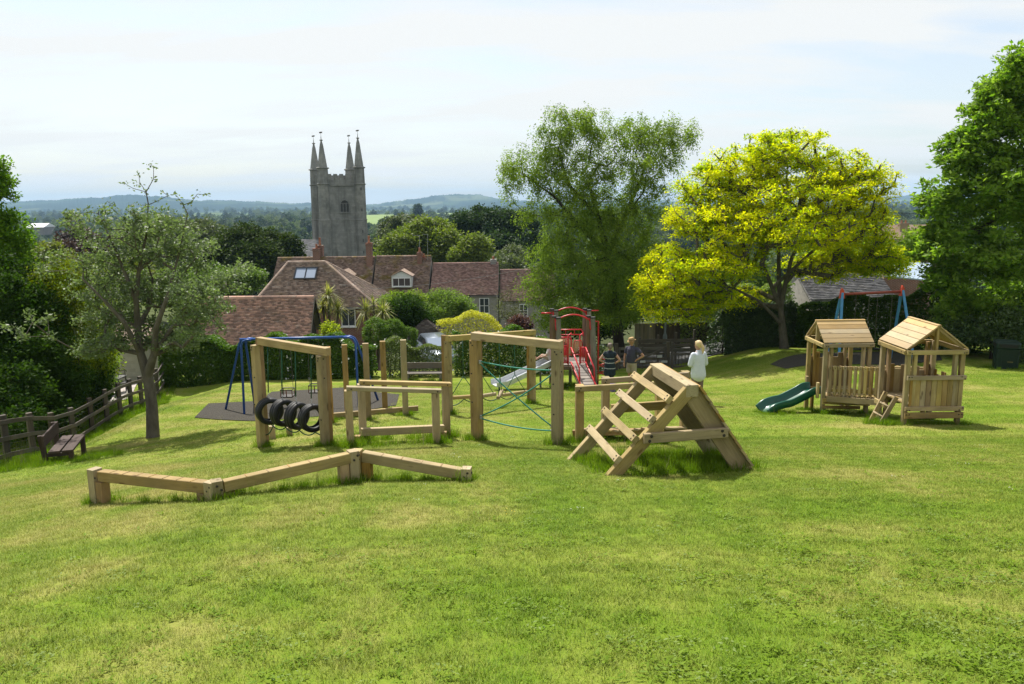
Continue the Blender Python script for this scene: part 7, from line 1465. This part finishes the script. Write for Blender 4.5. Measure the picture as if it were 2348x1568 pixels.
cloth('trousers', TAUPE, e, M, [([V(0, -.012, .82 * k), V(0, -.015, .93 * k)], [(.166 * k, .138 * k), (.165 * k, .14 * k)], 18)] + [([V(sg * .082 * k, -.002, .82 * k), V(sg * .088 * k, .004, .62 * k), V(sg * .088, .004, .42 * k)], [.100 * k, .088 * k, .074 * k], 14) for sg in (-1, 1)])
BLOND = plain('blond_hair', (.62, .47, .26), (.48, .34, .16), 60, .5, .6, 0, .4, (1, 1, .2)); mb = MB(); capsule(mb, [q(0, -.025, .062), q(0, -.035, .01), q(0, -.05, -.035)], [(.086, .096), (.088, .092), (.055, .05)], 16); capsule(mb, [q(0, .05, .078), q(0, -.02, .09)], [(.055, .035), (.072, .05)], 12); capsule(mb, [q(0, -.12, .015), q(.0, -.150, -.05), q(.005, -.14, -.14), q(.01, -.125, -.215)], [.030, .040, .036, .014], 12); fuse(mb, 'hair', BLOND, e, M, .009)
shoes(e, M, plain('white_trainer', (.6, .6, .58), (.5, .5, .48), 9, .6, 0), k)
# 4. child in straw hat sitting at the top of the steel slide
P = SITP.copy(); e = empty('person', P, 'child in straw hat and pale shirt sitting at the top of the slide', 'person'); M = place(P, R(78)); k = .74; mb = MB()
capsule(mb, [V(0, 0, .07), V(0, -.01, .18), V(0, -.005, .30), V(0, .0, .38)], [(.10, .08), (.092, .075), (.10, .075), (.07, .05)], 14); capsule(mb, [V(0, 0, .38), V(0, .01, .47)], [.042, .038])
for sg in (-1, 1):
    capsule(mb, [V(sg * .06, .02, .07), V(sg * .07, .25, .17)], [.062, .045]); capsule(mb, [V(sg * .07, .25, .17), V(sg * .07, .46, .02)], [.042, .028]); capsule(mb, [V(sg * .07, .46, .02), V(sg * .075, .50, .10)], [.028, .02]); sh = V(sg * .12, 0, .35); el = V(sg * .17, .06, .20); wr = V(sg * .15, .20, .15); capsule(mb, [sh, el], [.038, .028]); capsule(mb, [el, wr], [.028, .02]); hand(mb, wr, V(0, 1, -.2), V(-sg, 0, -.3), .72)
q = head(mb, V(0, .015, .55), 0, .86); fuse(mb, 'body', SKIN, e, M, .009); face(q, e, M, SKIN); straw_hat(q, e, M)
cloth('shirt', plain('pale_child_shirt', (.55, .52, .52), (.5, .47, .47), 14, .8, .3), e, M, [([V(0, -.005, .06), V(0, -.01, .18), V(0, -.005, .30), V(0, 0, .385)], [(.125, .105), (.115, .097), (.12, .095), (.075, .06)], 16)] + [([V(sg * .11, 0, .35), V(sg * .15, .04, .26)], [.052, .047], 10) for sg in (-1, 1)])
cloth('shorts', KHAKI, e, M, [([V(0, 0, .06), V(0, 0, .1)], [(.12, .1), (.115, .095)], 12)] + [([V(sg * .06, .02, .07), V(sg * .07, .20, .15)], [.075, .064], 10) for sg in (-1, 1)])
# toy left on the grass
P = G(1362, 891); e = empty('toy_bat', P, 'small white and yellow toy bat lying on the grass', 'toy'); mb = MB(); mb.box(P + V(0, 0, .03), (.22, .10, .02)); mb.build('blade', plain('toy_yellow', (.6, .55, .15), (.5, .45, .1), 9, .5, 0), e); mb = MB(); mb.tube([P + V(-.11, 0, .03), P + V(-.32, 0, .03)], .016, 8); mb.build('handle', plain('toy_white', (.7, .7, .68), (.6, .6, .58), 9, .5, 0), e)
# ================================================================== turf
def bare(x, y):
    for poly in SURF:
        c = False; n = len(poly)
        for i in range(n):
            (x1, y1), (x2, y2) = poly[i], poly[i - 1]
            if (y1 > y) != (y2 > y) and x < (x2 - x1) * (y - y1) / (y2 - y1) + x1: c = not c
        if c: return True
    return False
st = .33; y = 2.7
while y < 13:
    x = -(.66 * y + 1.6)
    while x < .66 * y + 1.6:
        put(x + random.uniform(-.07, .07), y + random.uniform(-.07, .07), random.uniform(.9, 1.2), random.randrange(4)); x += st
    y += st
st = .62
while y < 33:
    x = max(-(.66 * y + 1), -13.4 - .0 * y)
    while x < .66 * y + 1:
        X, Y = x + random.uniform(-.1, .1), y + random.uniform(-.1, .1)
        if not bare(X, Y) and not (x < 4.5 and y > 30): put(X, Y, random.uniform(.9, 1.25), 4 + random.randrange(3))
        x += st
    y += st
g_ = random.Random(4)
for k in range(15000):                       # broad-leaved weeds and clover, thicker on the right of the slope
    y = 2.7 + 9.5 * g_.random() ** 1.5; x = g_.uniform(-1, 1) * (.66 * y + 1)
    dens = .30 + .55 * sst(-1.5, 2.5, x) - .3 * sst(5, 9, y) + .35 * math.exp(-((x + .15) ** 2) / .18)
    if g_.random() < .6 * dens * (.55 + .6 * math.sin(x * 2.3 + 1.7 * math.sin(y * 1.3)) * math.sin(y * 2.1 + x)): put(x, y, g_.uniform(.55, 1.1), 7 + g_.choice((0, 1, 2, 2, 1, 3)), .006)
for k in range(170):
    y = 6.5 + 16 * g_.random(); x = g_.uniform(-1, 1) * (.6 * y + 1)
    if not bare(x, y) and math.sin(x * .9 + 2) + math.sin(y * .7 + x * .4) > -.2: put(x, y, g_.uniform(.7, 1.2), 11 + (g_.random() < .3), 0)
instancer('lawn_grass', pts, rots, scl, idx, near + far + ros, 'short mown grass with weeds and clover over the park slope', 'grass')
# long grass left by the mower round posts, beams and fence
tm = leafmat('tall_grass', (.075, .15, .006), (.15, .22, .018), .45, .15, 1.5, gain=1.0)
sm = plain('seed_head', (.30, .25, .12), (.22, .2, .09), 20, .8, 0)
tall = [blades('tuft', 70, .13, .15, .008, .7, 40 + i, tm, True) for i in range(3)] + [blades('tuft_tall', 26, .10, .30, .006, .5, 50 + i, tm, True) for i in range(2)]
tall.append(blades('seed_stalk', 7, .09, .42, .005, .45, 61, sm, True))
pts, rots, scl, idx = [], [], [], []
g_ = random.Random(11)
def tuft(P, r, n, s=1.0, tallp=.15):
    for _ in range(n):
        a = g_.uniform(0, 6.28); d = r * math.sqrt(g_.random()); x, y = P[0] + math.cos(a) * d, P[1] + math.sin(a) * d
        q = g_.random(); i = 5 if q < tallp * .35 else (3 + g_.randrange(2) if q < tallp else g_.randrange(3))
        pts.append((x, y, gz(x, y))); rots.append((g_.uniform(-.15, .15), g_.uniform(-.15, .15), g_.uniform(0, 6.28))); scl.append(s * g_.uniform(.6, 1.25)); idx.append(i)
for (P, r, n, s, tp) in TUFTS: tuft(P, r, n, s, tp)
for (A, B, w, n, s, tp) in TUFTLINES:
    for k in range(n):
        f = (k + g_.random()) / n
        if math.sin(f * 23 + A[0] * 7) + math.sin(f * 9.7 + A[1]) < -.35: continue
        tuft((A[0] + (B[0] - A[0]) * f, A[1] + (B[1] - A[1]) * f), w, 1, s, tp)
instancer('long_grass', pts, rots, scl, idx, tall, 'long unmown grass and seed stalks round the timber posts and fence', 'grass')
# ================================================================== woods of the plain (one mass) and the haze
def crown_piece(seed, leaf, H=10, Wd=5.2, n=2600, L=.75, conic=0):
    g = np.random.default_rng(seed); nb = 9; c = g.normal(0, 1, (nb, 3)) * np.array([Wd * .36, Wd * .36, H * .17]); c[:, 2] += H * .6
    C = c[g.integers(0, nb, n)]; d = g.normal(0, 1, (n, 3)); d /= np.linalg.norm(d, axis=1)[:, None]; C = C + d * np.array([Wd * .36, Wd * .36, H * .24]) * (.72 + .3 * g.random(n))[:, None]
    C[:, 2] = np.maximum(C[:, 2], .2 * H * g.random(n)); V = leaf_quads(C, L, L * .7, g, .5, radial=d)
    me = quads_mesh('crown', V); me.materials.append(leaf); return me
wl = [leafmat('wood_leaf_a', (.028, .05, .014), (.065, .095, .026), .3, .2, .02), leafmat('wood_leaf_b', (.05, .075, .03), (.10, .125, .05), .3, .2, .02), leafmat('wood_leaf_c', (.016, .032, .012), (.04, .06, .02), .25, .2, .02), leafmat('wood_leaf_d', (.055, .085, .016), (.105, .135, .028), .35, .2, .02)]
pr = [crown_piece(400 + i, wl[i % 4], 9 + (i % 3) * 1.5, 5 + (i % 2), 1700, .85) for i in range(6)]
pts, rots, scl, idx = [], [], [], []; g_ = random.Random(17)
FIELDS = [(832, 905, 900, 1320), (512, 540, 480, 640), (1000, 1080, 1500, 1800)]
def nclump(x, y): return math.sin(x * .011 + 2.1 * math.sin(y * .004)) + math.sin(y * .013 + x * .004) + .6 * math.sin(x * .031 + y * .027)
k = 0
while k < 6800:
    y = 165 * (4200 / 165) ** (g_.random() ** 1.0); u = g_.uniform(-120, 2460); x = (u - VW / 2) / FPX * y
    if nclump(x, y) < -.55 and g_.random() < .8: k += 1; continue
    if any(a < u < b and c < y < d for a, b, c, d in FIELDS): continue
    if 590 < y < 660 and 40 < u < 110: continue
    if 560 < y < 680 and 30 < u < 120: continue
    if 60 < y < 210 and 690 < u < 860: continue
    s = g_.uniform(.55, 1.1) * (1 + .00025 * y); s *= .62 if y < 320 else 1
    pts.append((x, y, gz(x, y) - .4)); rots.append((0, 0, g_.uniform(0, 6.28))); scl.append(s); idx.append(g_.choice((0, 0, 1, 2, 2, 3, 4, 5))); k += 1
instancer('distant_woods', pts, rots, scl, idx, pr, 'mixed woods and hedgerow trees covering the plain behind the church', 'woodland')
FG = plain('meadow_green', (.13, .19, .035), (.11, .165, .03), .01, .95, 0)
for (a, b, c, d), lab in zip(FIELDS, ('bright green sloping field right of the church tower', 'small green meadow left of the church tower', 'pale field below the rounded hill')):
    o = sheet('field', [at(a, 500, c) , at(b, 500, c), at(b, 500, d), at(a, 500, d)], FG, lab, 1.0, 40)
    me = o.data; n = len(me.vertices)
    for v in me.vertices: v.co.z += (v.co.y - c) * .018
mb = MB(); mb.box((0, 4350, 40), (19000, 9500, 230)); hz = mb.build('haze', None); tag(hz, 'pale blue haze of the summer air', None, None, 'stuff'); hz['kind'] = 'stuff'
m, t, o = newmat('summer_haze'); pv = nn(t, 'ShaderNodeVolumePrincipled'); inp(pv, 'Color', (.42, .66, .92, 1)); inp(pv, 'Density', 1.25e-4); inp(pv, 'Anisotropy', 0.0); t.links.new(pv.outputs[0], o.inputs['Volume']); hz.data.materials.append(m)
hz.display_type = 'WIRE'
# tidy helper keys
for o in bpy.data.objects:
    for k in ('_o', '_m'):
        if k in o.keys(): del o[k]
